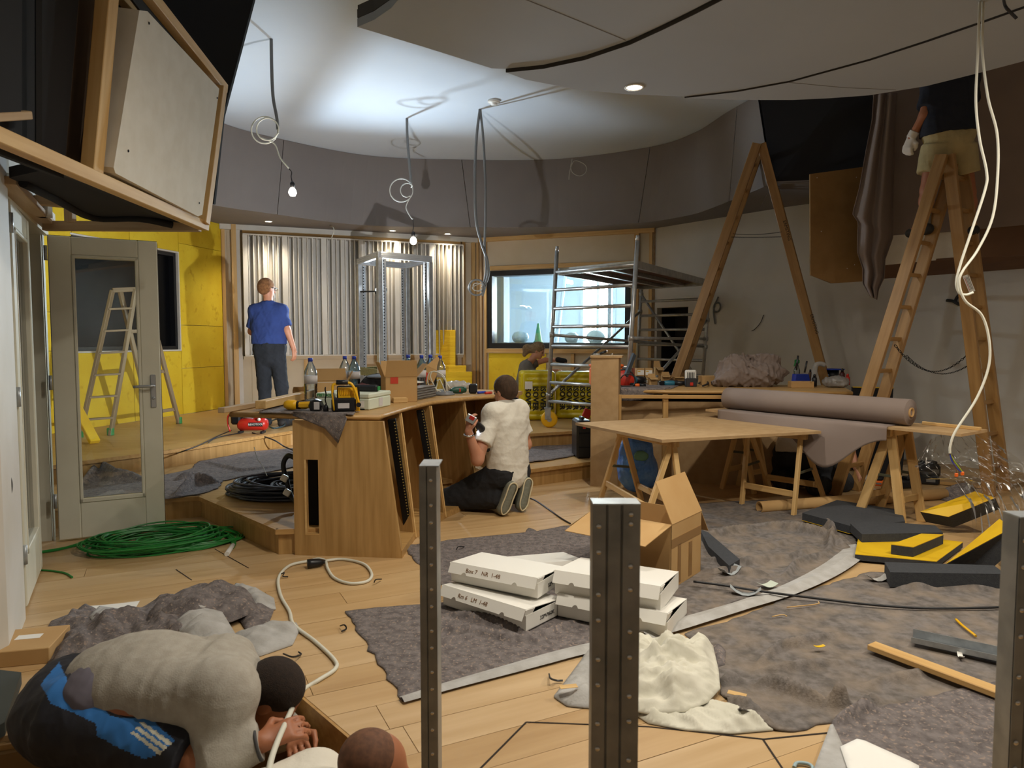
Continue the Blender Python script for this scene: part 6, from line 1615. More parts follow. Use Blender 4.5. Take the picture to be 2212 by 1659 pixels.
wm = build_person('person', 'woman in a grey top with a ponytail bending behind the yellow insulation packs', V(pv.x, pv.y, P2Z), body, [
    ('top', [('c', sh1, sh2, 0.075, 0.075), ('c', sh1, pv + V(0, -0.05, 0), 0.095, 0.12), ('c', sh2, pv + V(0, 0.05, 0), 0.095, 0.12), ('f', sh1, lerp(sh1, el1, 0.6), 0.07, 0.06), ('f', sh2, lerp(sh2, el2, 0.5), 0.07, 0.06)], GREYD, dict(disp=folds(0.008, 51))),
    ('trousers', [('c', hp[0], hp[1], 0.12, 0.12)] + [('c', hp[i], kn[i], 0.11, 0.085) for i in (0, 1)] + [('c', kn[i], an[i], 0.08, 0.06) for i in (0, 1)], JEANS, {}),
    ('hair', hair_prims(L, R, 0.98) + [('c', L(0, -0.09, 0.0), L(0, -0.17, -0.06), 0.045, 0.06), ('c', L(0, -0.17, -0.06), L(0, -0.17, -0.16), 0.06, 0.03)], HAIRG, dict(cuts=[(L(0, 0.06, 0.03), L(0, 1, -0.5) - L(0, 0, 0))], disp=folds(0.010, 5, 50))),
    ('glove', [('c', wr2, wr2 + V(0.1, -0.01, -0.02), 0.04, 0.04)], BLACKF, {})], 0.010)
eyes(wm, L, 0.95)

# 6 --- man kneeling under the fabric roll
pv = V(2.70, 6.62, 0.34); nk = V(2.96, 7.02, 0.60)
hc = nk + V(0.10, 0.10, 0.05); hd, L, R = head_prims(hc, V(0.5, 0.6, -0.6), (0, 0.2, 1))
lt = V(-0.82, 0.57, 0)
sh1, sh2 = nk + lt * 0.18, nk - lt * 0.18; hp = [pv + lt * 0.09, pv - lt * 0.09]
kn = [V(2.62, 6.95, 0.085), V(3.08, 6.55, 0.085)]; an = [V(2.52, 6.52, 0.07), V(2.75, 6.38, 0.07)]
e1, w1_ = V(2.93, 6.78, 0.40), V(2.97, 6.72, 0.16); e2, w2_ = V(3.22, 6.72, 0.36), V(3.25, 6.55, 0.12)
body = hd + [('c', nk, hc, 0.06, 0.056), *torso(nk, sh1, sh2, hp[0], hp[1], -0.015), ('c', sh1, e1, 0.055, 0.045), ('c', e1, w1_, 0.043, 0.03), ('c', sh2, e2, 0.055, 0.045), ('c', e2, w2_, 0.043, 0.03)]
for i in (0, 1): body += [('c', hp[i], kn[i], 0.09, 0.065), ('c', kn[i], an[i], 0.06, 0.045)]
body += hand(w1_, (0, 0.2, -1), (0.5, 0.5, 0), 1, 0.4) + hand(w2_, (0, 0.2, -1), (-0.5, 0.5, 0), 1, 0.4)
um = build_person('person', 'man in dark jeans and white shirt kneeling under the fabric roll, seen from behind', V(pv.x, pv.y, 0), body, [
    ('shirt', [*torso(nk, sh1, sh2, hp[0] + V(0, -0.04, 0.04), hp[1] + V(0, -0.04, 0.04), 0.04), ('f', sh1, lerp(sh1, e1, 0.6), 0.08, 0.075), ('f', sh2, lerp(sh2, e2, 0.6), 0.08, 0.075)], WHITET, dict(cuts=[(pv + V(0, 0, 0.0), (-0.1, -0.2, -1))], disp=folds(0.010, 61))),
    ('trousers', [('c', hp[0], hp[1], 0.14, 0.14)] + [('c', hp[i], kn[i], 0.125, 0.09) for i in (0, 1)] + [('c', kn[i], an[i], 0.085, 0.075) for i in (0, 1)], JEANSG, dict(cuts=[((0, 0, 0.004), (0, 0, -1))], disp=folds(0.012, 62))),
    ('hair', hair_prims(L, R, 1.0), HAIRB, dict(cuts=[(L(0, 0.0, -0.055), L(0, 0.75, -0.9) - L(0, 0, 0))])),
    ('shoe', [('c', an[0] + V(-0.04, -0.04, 0.05), an[0] + V(-0.02, -0.06, -0.02), 0.045, 0.045)], SHOED, {}), ('shoe', [('c', an[1] + V(-0.04, -0.04, 0.05), an[1] + V(-0.02, -0.06, -0.02), 0.045, 0.045)], SHOED, {})], 0.010)
eyes(um, L, 1.0)

# 7 --- man in khaki shorts standing astride the ladder
Yl = 6.56; kl = Yl / FPX
def Q(px, py, dy=0.0): return at(px, py, Yl + dy)
pv = Q(2048, 305); nk = Q(2062, 150, 0.10)
hp = [Q(2024, 318), Q(2074, 318)]; kn = [Q(2003, 410, 0.02), Q(2092, 415, 0.02)]; an = [Q(1998, 482, 0.02), Q(2096, 485, 0.02)]
sh1, sh2 = Q(2016, 178, 0.06), Q(2090, 170, 0.06)
e1, w1_ = Q(1997, 250, 0.02), Q(1968, 298, 0.10); e2, w2_ = Q(2100, 235, 0.3), Q(2070, 190, 0.5)
hc = nk + V(0.03, 0.09, 0.12); hd, L, R = head_prims(hc, V(-0.3, 0.9, -0.1), (0, 0.1, 1))
body = hd + [('c', nk, hc, 0.06, 0.056), *torso(nk, sh1, sh2, hp[0], hp[1], -0.012), ('c', sh1, e1, 0.056, 0.046), ('c', e1, w1_, 0.045, 0.031), ('c', sh2, e2, 0.055, 0.045), ('c', e2, w2_, 0.043, 0.03)]
for i, s in ((0, -1), (1, 1)):
    body += [('c', hp[i], kn[i], 0.09, 0.06), ('c', kn[i], kn[i].lerp(an[i], 0.35), 0.055, 0.062), ('c', kn[i].lerp(an[i], 0.3), an[i], 0.06, 0.038), ('c', an[i], an[i] + V(0.05 * s, 0.12, -0.06), 0.04, 0.03)]
body += hand(w1_, (-0.25, 0.15, -1), (0.8, 0.5, 0), 1, 0.6) + hand(w2_, (-0.3, 0.6, 0.7), (-0.5, 0.5, 0), 1, 0.3)
lm = build_person('person', 'man in navy T-shirt and khaki shorts standing high on the right ladder', V(pv.x, pv.y, an[0].z - 0.1), body, [
    ('shirt', [*torso(nk, sh1, sh2, Q(2022, 290), Q(2076, 288), 0.034), ('f', sh1, lerp(sh1, e1, 0.78), 0.082, 0.08), ('f', sh2, lerp(sh2, e2, 0.7), 0.082, 0.08)], NAVY, dict(cuts=[(Q(2048, 290), (0.1, 0, -1))], disp=folds(0.010, 71))),
    ('shorts', [('c', Q(2026, 288), Q(2074, 286), 0.13, 0.13), ('f', hp[0], lerp(hp[0], kn[0], 0.62), 0.13, 0.118), ('f', hp[1], lerp(hp[1], kn[1], 0.60), 0.13, 0.118), ('e', Q(2050, 305, -0.01), (0.19, 0.15, 0.14))], KHAKI, dict(cuts=[(Q(2048, 272), (-0.05, 0, 1))], disp=folds(0.007, 72, 16))),
    ('hair', hair_prims(L, R, 1.0), HAIRB, dict(cuts=[(L(0, 0.0, -0.055), L(0, 0.75, -0.9) - L(0, 0, 0))])),
    ('glove', [('f', w1_ - (w1_ - e1).normalized() * 0.06, w1_, 0.045, 0.042)] + [(q[0], q[1], q[2], q[3] + 0.006, q[4] + 0.006, 0.012) for q in hand(w1_, (-0.25, 0.15, -1), (0.8, 0.5, 0), 1, 0.6)], mat('white_glove', 'd5d0c8', 0.9), dict(k=0.012, h=0.007)),
    ('sock', [('f', an[0] + V(0, 0, 0.09), an[0] - V(0, 0, 0.04), 0.05, 0.05)], SOCK, {}), ('sock', [('f', an[1] + V(0, 0, 0.09), an[1] - V(0, 0, 0.04), 0.05, 0.05)], SOCK, {}),
    ('shoe', [('c', an[0] + V(0, -0.05, -0.06), an[0] + V(-0.05, 0.15, -0.07), 0.05, 0.042)], SHOED, {}), ('shoe', [('c', an[1] + V(0, -0.05, -0.06), an[1] + V(0.05, 0.15, -0.07), 0.05, 0.042)], SHOED, {})], 0.009, SKIND)
eyes(lm, L, 1.0)
# ------------------------------------------------------------------ felt sheets on the floor
def zp(pts, z=0.0): return [onz(x, y, z).to_2d() for x, y in pts]
def rl(lines, z=0.0): return [([onz(x, y, z).to_2d() for x, y in pts], h, w_) for (pts, h, w_) in lines]
FMED = waves(0.004, 3, 7)
t = thing('felt_sheet', 'grey recycled felt sheet with pale border under the white boxes', 'floor cloth', onz(1100, 1380))
cloth('felt', ragged(zp([(867, 1180), (900, 1178), (1000, 1165), (1135, 1152), (1142, 1142), (1160, 1150), (1215, 1138), (1330, 1125), (1500, 1120), (1530, 1270), (1480, 1345), (1275, 1405), (870, 1517), (745, 1323), (905, 1308), (985, 1300), (958, 1267), (895, 1212)]), 0.012, 0.05, 2), 0.0,
      ridges(rl([([(945, 1365), (1010, 1370), (1100, 1385), (1180, 1392)], 0.03, 0.022), ([(870, 1400), (960, 1390), (1060, 1368)], 0.014, 0.02), ([(970, 1330), (1050, 1345), (1140, 1372)], 0.03, 0.03), ([(1130, 1392), (1190, 1370), (1240, 1345)], 0.02, 0.02), ([(850, 1345), (900, 1335)], 0.012, 0.02), ([(1290, 1330), (1380, 1310), (1440, 1300)], 0.02, 0.02)]), FMED), FELT, 0.016, t)
def strip(name, pts, wds, z, mt, par, h=0.006):
    L_, R_ = [], []
    P = spline([onz(x, y, z) for x, y in pts], 6); n = len(P)
    for i, p in enumerate(P):
        d = (P[min(i + 1, n - 1)] - P[max(i - 1, 0)]).normalized(); nn = V(-d.y, d.x, 0)
        f_ = i / (n - 1) * (len(wds) - 1); k = min(int(f_), len(wds) - 2); wd = wds[k] + (wds[k + 1] - wds[k]) * (f_ - k)
        L_.append(p + nn * wd / 2); R_.append(p - nn * wd / 2)
    mb = MB(); mb.smooth = True
    for i in range(n - 1):
        u0, u1 = 0.004 * math.sin(i * 0.7), 0.004 * math.sin((i + 1) * 0.7)
        m0, m1 = (L_[i] + R_[i]) / 2 + V(0, 0, h + u0), (L_[i + 1] + R_[i + 1]) / 2 + V(0, 0, h + u1)
        mb.add([R_[i], R_[i + 1], m1, m0], [(0, 1, 2, 3)]); mb.add([m0, m1, L_[i + 1], L_[i]], [(0, 1, 2, 3)])
    return mb.build(name, mt, par)
strip('pale_border', [(868, 1511), (980, 1478), (1100, 1445), (1220, 1412), (1300, 1393)], [0.05, 0.07, 0.09, 0.09], 0.012, FELTB, t, 0.010)
t = thing('felt_sheet', 'sawdust-covered felt sheet between the cardboard box and the black foam', 'floor cloth', onz(1650, 1180))
dust = ridges(rl([([(1510, 1170), (1560, 1160), (1630, 1145)], 0.04, 0.03), ([(1520, 1215), (1600, 1225), (1700, 1215), (1760, 1190)], 0.03, 0.03), ([(1530, 1240), (1600, 1245), (1660, 1250)], 0.03, 0.025), ([(1640, 1140), (1720, 1150), (1790, 1170), (1830, 1190)], 0.05, 0.035), ([(1690, 1260), (1720, 1225), (1800, 1200)], 0.03, 0.03), ([(1770, 1130), (1800, 1160), (1790, 1200)], 0.06, 0.03), ([(1500, 1260), (1560, 1275), (1640, 1280)], 0.02, 0.025), ([(1560, 1190), (1650, 1190), (1740, 1165)], 0.02, 0.03)]), waves(0.012, 5, 6))
cloth('felt', ragged(zp([(1500, 1092), (1640, 1084), (1745, 1096), (1800, 1130), (1850, 1170), (1845, 1195), (1720, 1262), (1480, 1345), (1440, 1330), (1420, 1200)]), 0.012, 0.05, 4), 0.008, dust, FELTD, 0.018, t)
strip('pale_border', [(1390, 1372), (1480, 1344), (1600, 1308), (1700, 1275), (1780, 1238), (1830, 1205), (1848, 1180)], [0.10, 0.11, 0.10, 0.12, 0.14, 0.15, 0.10], 0.02, FELTB, t, 0.016)
t = thing('felt_sheet', 'wrinkled grey felt sheet under the loose batten and metal profile', 'floor cloth', onz(1900, 1400))
z5 = lambda x, y: (1160 + x / 2.1027, 1250 + y / 2.1027)
cloth('felt', ragged(zp([(1478, 1372), (1600, 1335), (1740, 1280), (1880, 1238), (2050, 1240), (2230, 1255), (2310, 1500), (2050, 1540), (1850, 1548), (1795, 1564), (1712, 1583), (1672, 1580), (1600, 1560), (1555, 1500), (1540, 1430)]), 0.012, 0.05, 6), 0.0,
      ridges(rl([([z5(1000, 410), z5(1050, 360), z5(1100, 330), z5(1250, 290), z5(1410, 262)], 0.03, 0.022), ([z5(1000, 432), z5(1200, 410), z5(1410, 390)], 0.025, 0.022), ([z5(830, 480), z5(930, 470)], 0.03, 0.02), ([z5(860, 560), z5(960, 600), z5(1060, 680)], 0.03, 0.03), ([z5(1000, 480), z5(1130, 520), z5(1330, 590)], 0.045, 0.035), ([z5(1330, 600), z5(1370, 580), z5(1420, 605)], 0.07, 0.025), ([z5(1440, 600), z5(1560, 565)], 0.03, 0.02), ([z5(1480, 500), z5(1650, 460), z5(1830, 420)], 0.02, 0.03), ([z5(920, 320), z5(1010, 310)], 0.015, 0.02), ([z5(1620, 60), z5(1800, 45), z5(2100, 60)], 0.03, 0.03), ([z5(820, 580), z5(900, 640), z5(1060, 700)], 0.03, 0.03)]), waves(0.005, 8, 6)), FELTD, 0.016, t)
t = thing('felt_sheet', 'grey felt sheet in the lower right corner with turned-up pale corner', 'floor cloth', onz(2000, 1600))
cloth('felt', ragged(zp([(1797, 1572), (1850, 1548), (2060, 1500), (2310, 1450), (2310, 1740), (1770, 1740)]), 0.008, 0.05, 9), 0.010, ridges(rl([([(2000, 1585), (2080, 1590), (2160, 1588)], 0.01, 0.02), ([(1800, 1575), (1850, 1552), (1905, 1525)], 0.035, 0.02)]), waves(0.004, 9, 6)), FELT, 0.016, t)
cloth('pale_corner', zp([(1796, 1574), (1826, 1640), (1834, 1740), (1735, 1740)]), 0.022, waves(0.006, 10, 8), FELTB, 0.015, t)
t = thing('felt_sheet', 'felt sheet on the low stage behind the open glass door', 'floor cloth', onz(450, 1030, P1Z))
cloth('felt', ragged(zp([(150, 1062), (210, 1022), (300, 1030), (357, 1028), (410, 1015), (440, 990), (520, 979), (640, 970), (640, 1010), (480, 1040), (472, 1056), (424, 1071), (360, 1080), (250, 1086), (160, 1086)], P1Z), 0.015, 0.06, 11), P1Z,
      ridges(rl([([(380, 1075), (420, 1050), (470, 1045)], 0.07, 0.04), ([(180, 1050), (215, 1025), (250, 1045), (310, 1040)], 0.09, 0.06), ([(440, 1000), (520, 1020), (600, 1010)], 0.02, 0.04), ([(380, 1040), (430, 1030)], 0.04, 0.03)], P1Z), waves(0.012, 12, 7)), FELT, 0.02, t)
cloth('felt_sheet', ragged(zp([(1128, 1002), (1140, 956), (1244, 945), (1262, 956), (1250, 984), (1180, 997)], P1Z), 0.01, 0.05, 13), P1Z, waves(0.02, 13, 8), FELT, 0.02, label='felt sheet on the low stage to the right of the kneeling man', cat='floor cloth')
# heaps
def heap(poly, z, top, seed, mt, name, par, step=0.014, fs=22.0, sharp=0.035):
    P = zp(poly, z); A = np.array(P)
    cx, cy = A.mean(0)
    def hf(x, y):
        best = np.full(len(x), 1e9); B = np.roll(A, -1, 0)
        for a, b in zip(A, B):
            ab = b - a; t_ = np.clip(((x - a[0]) * ab[0] + (y - a[1]) * ab[1]) / max(ab @ ab, 1e-9), 0, 1)
            best = np.minimum(best, np.hypot(x - a[0] - t_ * ab[0], y - a[1] - t_ * ab[1]))
        dome = 1 - np.exp(-best / (0.35 * max(top, 0.05) + 0.03))
        an = seed * 0.7; xr = x * math.cos(an) + y * math.sin(an); yr = y * math.cos(an) - x * math.sin(an)
        s1_ = -sines(x, y, 0 * x, seed, fs * 0.30, 4); s2_ = -sines(1.3 * xr, 0.45 * yr, 0 * x, seed + 1, fs * 0.7, 4)
        return np.maximum(dome * (top * (0.85 + 0.8 * s1_) + sharp * 1.3 * s2_), 0.003)
    return cloth(name, P, z, hf, mt, step, par)
t = thing('felt_heap', 'crumpled heap of brown felt and pale backing beside the crouching man', 'cloth heap', onz(330, 1400))
heap([(80, 1405), (110, 1345), (195, 1312), (240, 1335), (300, 1318), (360, 1292), (440, 1300), (490, 1330), (470, 1390), (380, 1420), (250, 1425), (120, 1455)], 0.0, 0.10, 5, FELT, 'felt_fold', t)
heap([(300, 1330), (380, 1290), (440, 1272), (500, 1268), (545, 1290), (560, 1320), (500, 1345), (420, 1360), (330, 1370)], 0.03, 0.14, 8, FELT, 'felt_fold', t)
heap([(380, 1345), (420, 1310), (480, 1325), (510, 1375), (470, 1410), (400, 1400)], 0.08, 0.09, 12, FELTB, 'pale_fold', t)
heap([(500, 1375), (560, 1352), (640, 1348), (648, 1362), (632, 1395), (560, 1420), (500, 1425)], 0.0, 0.06, 15, FELTB, 'pale_fold', t, sharp=0.025)
heap([(485, 1290), (510, 1262), (550, 1272), (592, 1295), (596, 1318), (540, 1325)], 0.0, 0.07, 18, FELTB, 'pale_fold', t)
heap([(510, 1330), (560, 1312), (592, 1320), (580, 1350), (530, 1362)], 0.0, 0.07, 21, FELT, 'felt_fold', t)
heap([(192, 1335), (215, 1312), (270, 1320), (265, 1345), (205, 1350)], 0.05, 0.03, 23, FELTB, 'pale_fold', t)
t = thing('white_sheet_heap', 'crumpled white cotton sheet lying on felt in the right foreground', 'cloth heap', onz(1430, 1500))
heap([(1196, 1508), (1225, 1470), (1255, 1430), (1275, 1395), (1330, 1385), (1340, 1490), (1300, 1535), (1225, 1528)], 0.0, 0.07, 31, FELTB, 'pale_felt_fold', t, sharp=0.02)
heap([(1290, 1420), (1330, 1392), (1400, 1382), (1480, 1388), (1540, 1398), (1552, 1450), (1556, 1490), (1528, 1520), (1480, 1540), (1400, 1545), (1320, 1530), (1290, 1490)], 0.02, 0.13, 34, SHEETC, 'sheet_fold', t, step=0.010, fs=30, sharp=0.05)
heap([(1370, 1545), (1450, 1525), (1530, 1515), (1600, 1530), (1655, 1560), (1670, 1580), (1580, 1588), (1480, 1580), (1400, 1565)], 0.0, 0.06, 37, SHEETC, 'sheet_fold', t, step=0.010, fs=30, sharp=0.035)
heap([(1538, 1398), (1552, 1392), (1568, 1410), (1566, 1440), (1548, 1446)], 0.0, 0.10, 39, FELT, 'felt_fold', t, step=0.012)

# ------------------------------------------------------------------ cables on the floor
def coil_mesh(c, rx, ry, n, rr_, seed, rot=0.0, rise=0.06, thick=0.006, jit=0.05):
    r = random.Random(seed); mb = MB()
    for i in range(n):
        a = rx * r.uniform(0.72, 1.05); b = ry * r.uniform(0.72, 1.05); ph = r.random() * 6.28; off = V(r.uniform(-jit, jit), r.uniform(-jit, jit), 0)
        z0_ = thick + rise * (i / n) * r.uniform(0.7, 1.0)
        pts = []
        for k in range(36):
            an = 2 * math.pi * k / 36
            q = V(a * math.cos(an), b * math.sin(an), z0_ + 0.012 * math.sin(2 * an + ph) + 0.006 * math.sin(3 * an + 2 * ph))
            q = V(q.x * math.cos(rot) - q.y * math.sin(rot), q.x * math.sin(rot) + q.y * math.cos(rot), max(q.z, thick))
            pts.append(Vector(c) + off + q)
        mb.tube(pts, thick, 5, closed=True)
    return mb
cg = onz(330, 1178)
t = thing('cable_coil', 'large coil of green cable on the floor in front of the open door', 'cable', cg)
coil_mesh(cg, 0.42, 0.26, 26, 0.05, 5, U26, 0.085, 0.0058).build('coiled_cable', GREEN, t)
coil_mesh(cg + V(0.22, 0.08, 0), 0.36, 0.22, 10, 0.05, 6, U26, 0.03, 0.0058).build('coiled_cable', GREEN, t)
for k in range(7):
    o_ = V(0.012 * k, 0.018 * k - 0.06, 0.004 * (k % 3))
    cable('cable_end', [cg + V(-0.25, 0.1, 0.01) + o_, onz(190, 1170, 0.01) + o_, onz(130, 1185, 0.008) + o_ * 0.6, onz(70, 1195, 0.008) + o_ * 0.3], 0.0058, GREEN, t, k=5)
    cable('cable_end', [cg + V(0.3, 0.2, 0.01) + o_ * 0.7, onz(455, 1150, 0.01) + o_ * 0.5, onz(492, 1158, 0.012) + o_ * 0.35, onz(503, 1175, 0.012) + o_ * 0.2, onz(495, 1192, 0.01) + o_ * 0.1], 0.005, GREEN, t, k=5)
MB().cyl(onz(503, 1178, 0.014), onz(490, 1197, 0.014), 0.016).build('white_tape', WHITEP, t)
MB().beam(onz(430, 1152, 0.05), onz(443, 1156, 0.05), 0.03, 0.003).build('paper_tag', PAPER, t)
cable('cable_offcut', [onz(80, 1231, 0.006), onz(110, 1233, 0.006), onz(140, 1238, 0.006), onz(156, 1247, 0.006)], 0.006, GREEN, label='short green cable end on the floor by the shut door leaf', cat='cable')
cb = onz(640, 1064, P1Z)
t = thing('cable_coil', 'coil of dark blue-black cables on the low stage behind the desk end panel', 'cable', cb)
coil_mesh(cb, 0.50, 0.36, 30, 0.1, 15, 0.2, 0.13, 0.009, 0.05).build('coiled_cable', BLUCABLE, t)
coil_mesh(cb + V(0.12, 0.0, 0), 0.30, 0.20, 16, 0.1, 16, 0.2, 0.09, 0.009, 0.04).build('coiled_cable', BLUCABLE, t)
cable('cable_bundle', [at(640, 990, 5.15), at(622, 985, 5.2), at(612, 1005, 5.2), at(620, 1040, 5.2), at(628, 1070, 5.15), at(640, 1085, 5.1)], 0.02, BCABLE, t)
cable('thin_wire', [at(549, 966, 5.5), at(556, 990, 5.45), at(568, 1008, 5.4), at(577, 1028, 5.3)], 0.003, LCABLE, t, k=4)
for (x, y) in ((614, 1033), (620, 1064)): MB().bbox(at(x, y, 5.12), (0.05, 0.02, 0.05), 0.006, Matrix.Rotation(0.5, 3, 'Y')).build('connector', WHITEP, t)
# white lead with plug
t = thing('extension_lead', 'white power lead with black socket winding across the floor to the crouching man', 'cable', onz(680, 1216))
wp = [onz(665, 1212, 0.012), onz(625, 1222, 0.010), onz(602, 1248, 0.010), onz(606, 1285, 0.010), onz(625, 1320, 0.010), onz(635, 1350, 0.010), onz(680, 1385, 0.010), onz(722, 1425, 0.010), onz(724, 1445, 0.010), onz(690, 1468, 0.010), onz(655, 1490, 0.012), at(640, 1512, 2.42), at(622, 1550, 2.2), at(600, 1600, 2.05), at(586, 1640, 1.97), at(578, 1680, 1.9)]
cable('white_cable', wp, 0.009, WCABLE, t, k=8)
cable('white_cable', [onz(698, 1212, 0.012), onz(740, 1208, 0.010), onz(785, 1218, 0.010), onz(803, 1240, 0.010), onz(792, 1256, 0.010), onz(755, 1260, 0.010), onz(722, 1248, 0.010), onz(708, 1228, 0.012), onz(703, 1212, 0.025), onz(690, 1207, 0.03), onz(675, 1209, 0.025)], 0.009, WCABLE, t, k=8)
MB().tube([onz(664, 1218, 0.03), onz(672, 1217, 0.03), onz(690, 1215, 0.03), onz(702, 1213, 0.022)], [0.028, 0.028, 0.024, 0.012], 14).build('socket', BLACKP, t)
def fcable(pts, r, mt, lab, z=0.0, k=6, cat='cable'): return cable('floor_cable', [onz(x, y, z + r * 1.1) for x, y in pts], r, mt, k=k, label=lab, cat=cat)
fcable([(1136, 1075), (1155, 1080), (1185, 1100), (1210, 1118), (1232, 1131)], 0.006, BCABLE, 'black cable on the floor behind the kneeling man')
cable('floor_cable', [onz(1498, 1256, 0.05), onz(1560, 1264, 0.05), onz(1650, 1278, 0.045), onz(1760, 1292, 0.03), onz(1880, 1306, 0.025), onz(2000, 1314, 0.022), onz(2120, 1313, 0.022), onz(2240, 1308, 0.022)], 0.007, BCABLE, label='long black cable across the felt from the cardboard box to the right edge', cat='cable')
cable('floor_cable', [onz(1452, 1352, 0.012) , onz(1465, 1356, 0.012), onz(1480, 1340, 0.012)] if False else [onz(1437, 1292, 0.03), onz(1447, 1300, 0.03), onz(1462, 1307, 0.03)], 0.006, WCABLE, label='short white cable offcut beside the white box stack', cat='cable')
# cable ties and scraps
for i, (pts, lab) in enumerate(([[(735, 1352), (744, 1350), (748, 1358), (738, 1364)], 'cut black cable tie near the left corner of the felt'], [[(612, 1412), (632, 1419), (650, 1414), (645, 1408)], 'cut black cable tie beside the pale cloth and the white lead'], [[(808, 1258), (812, 1252), (824, 1251)], 'cut black cable tie right of the white lead loop'], [[(986, 1187), (990, 1181), (1003, 1181)], 'cut black cable tie on the felt by the left stud'], [[(1186, 1456), (1189, 1465), (1202, 1470), (1216, 1470)], 'cut black cable tie left of the white sheet'], [[(607, 1240), (614, 1237), (611, 1245), (622, 1246)], 'cut black cable tie beside the white lead near the desk'])):
    cable('cable_tie', [onz(x, y, 0.012 + 0.02 * (k == 1)) for k, (x, y) in enumerate(pts)], 0.004, BCABLE, k=4, label=lab, cat='cable tie', group='cut cable ties on the floor')
def scrap(px, py, s, rot, mt, lab, z=0.003, cat='scrap', bend=0.4):
    p = onz(px, py, z); M = Matrix.Translation(p) @ Matrix.Rotation(rot, 4, 'Z')
    mb = MB(M); n = 5
    vs = [];
    for i in range(n + 1):
        u = i / n - 0.5
        for v in (-0.5, 0.5): vs.append((u * s[0], v * s[1], 0.002 + bend * s[0] * u * u))
    mb.add(vs, [(2 * i, 2 * i + 1, 2 * i + 3, 2 * i + 2) for i in range(n)]); 
    o = mb.build('scrap', mt, label=lab, cat=cat, group='small offcuts on the floor'); o.modifiers.new('thickness', 'SOLIDIFY').thickness = 0.0015
    return o
GREYP = mat('grey_paper', '9fa5a8', 0.7)
scrap(1575, 1240, (0.14, 0.06), 0.5, GREYP, 'curled grey paper scrap on the dusty felt near the cardboard box', 0.02, bend=1.2)
scrap(1610, 1285, (0.16, 0.05), -0.3, GREYP, 'curled grey paper strip beside the black cable', 0.02, bend=1.0)
scrap(1658, 1266, (0.10, 0.06), 0.4, mat('pale_green_paper', 'bfc7b8', 0.7), 'pale paper scrap on the felt above the black cable', 0.03, bend=0.6)
scrap(1592, 1500, (0.07, 0.03), -0.5, PINE, 'small wood offcut on the felt beside the white sheet', 0.03, bend=0.0)
scrap(1228, 1484, (0.07, 0.03), 0.2, PINE, 'small wood offcut on the pale felt fold', 0.05, bend=0.0)
scrap(1895, 1254, (0.12, 0.05), 0.1, FELTB, 'grey felt scrap in front of the black foam', 0.01, bend=1.0)
scrap(235, 1318, (0.26, 0.16), 0.3, PAPER, 'sheet of white paper behind the felt heap', 0.002, bend=0.05)
scrap(2075, 1420, (0.05, 0.02), 1.2, PAPER, 'tiny white scrap below the metal profile', 0.02, bend=1.0)
scrap(1770, 1398, (0.05, 0.018), 0.2, YFILM, 'yellow scrap on the felt left of the loose batten', 0.03)
fcable([(2065, 1338), (2080, 1352), (2103, 1370), (2108, 1374)], 0.006, YELP, 'yellow tie strip behind the metal profile on the felt', 0.015, cat='scrap')
fcable([(1668, 1332), (1690, 1328), (1700, 1331)], 0.003, PINE, 'thin straw-coloured sliver on the felt', 0.02, cat='scrap')
fcable([(1700, 1312), (1764, 1305), (1768, 1300)], 0.003, PINE, 'thin curved sliver near the black cable', 0.02, cat='scrap')
# batten, profile, paper
lumber('wood_batten', onz(1882, 1394, 0.04), onz(2230, 1524, 0.04), 0.065, 0.025, PINE, label='loose pine batten lying on the felt at the right', cat='batten')
M, L = axis_frame(onz(1970, 1382, 0.03), onz(2240, 1440, 0.03))
t = thing('metal_profile', 'short galvanised metal profile lying on the felt behind the batten', 'metal profile', onz(1970, 1378, 0.03))
MB(M).box((L / 2, 0.0, 0.0), (L, 0.07, 0.002)).build('web', STEEL, t); MB(M).box((L / 2, 0.034, 0.02), (L, 0.002, 0.04)).build('flange', STEEL, t); MB(M).box((L / 2, -0.034, 0.012), (L, 0.002, 0.024)).build('flange', STEEL, t)
d0 = None
for k in range(9):
    Md = M @ Matrix.Translation((0.03 + k * 0.05, -0.02, 0.001))
    if d0 is None: d0 = MB(Md).lathe((0, 0, 0), [(0.005, 0), (0.003, 0.002), (0, 0.002)], 8).build('dimple', CHROME, t, frame=Md)
    else: inst(d0, 'dimple', Md, t)
cloth('paper_sheet', zp([(1815, 1615), (1855, 1596), (1985, 1655), (1990, 1720), (1850, 1720)], 0.03), 0.03, 0.002, PAPER, 0.03, thick=0.002, label='large white paper sheet on the felt at the bottom edge', cat='paper')
cable('wire_loop', [onz(1715, 1658, 0.01), onz(1722, 1648, 0.01), onz(1745, 1650, 0.01), onz(1756, 1659, 0.01), onz(1748, 1672, 0.01)], 0.006, mat('pale_blue_wire', '9db3b8', 0.5), label='pale blue wire loop on the floor at the bottom edge', cat='cable')

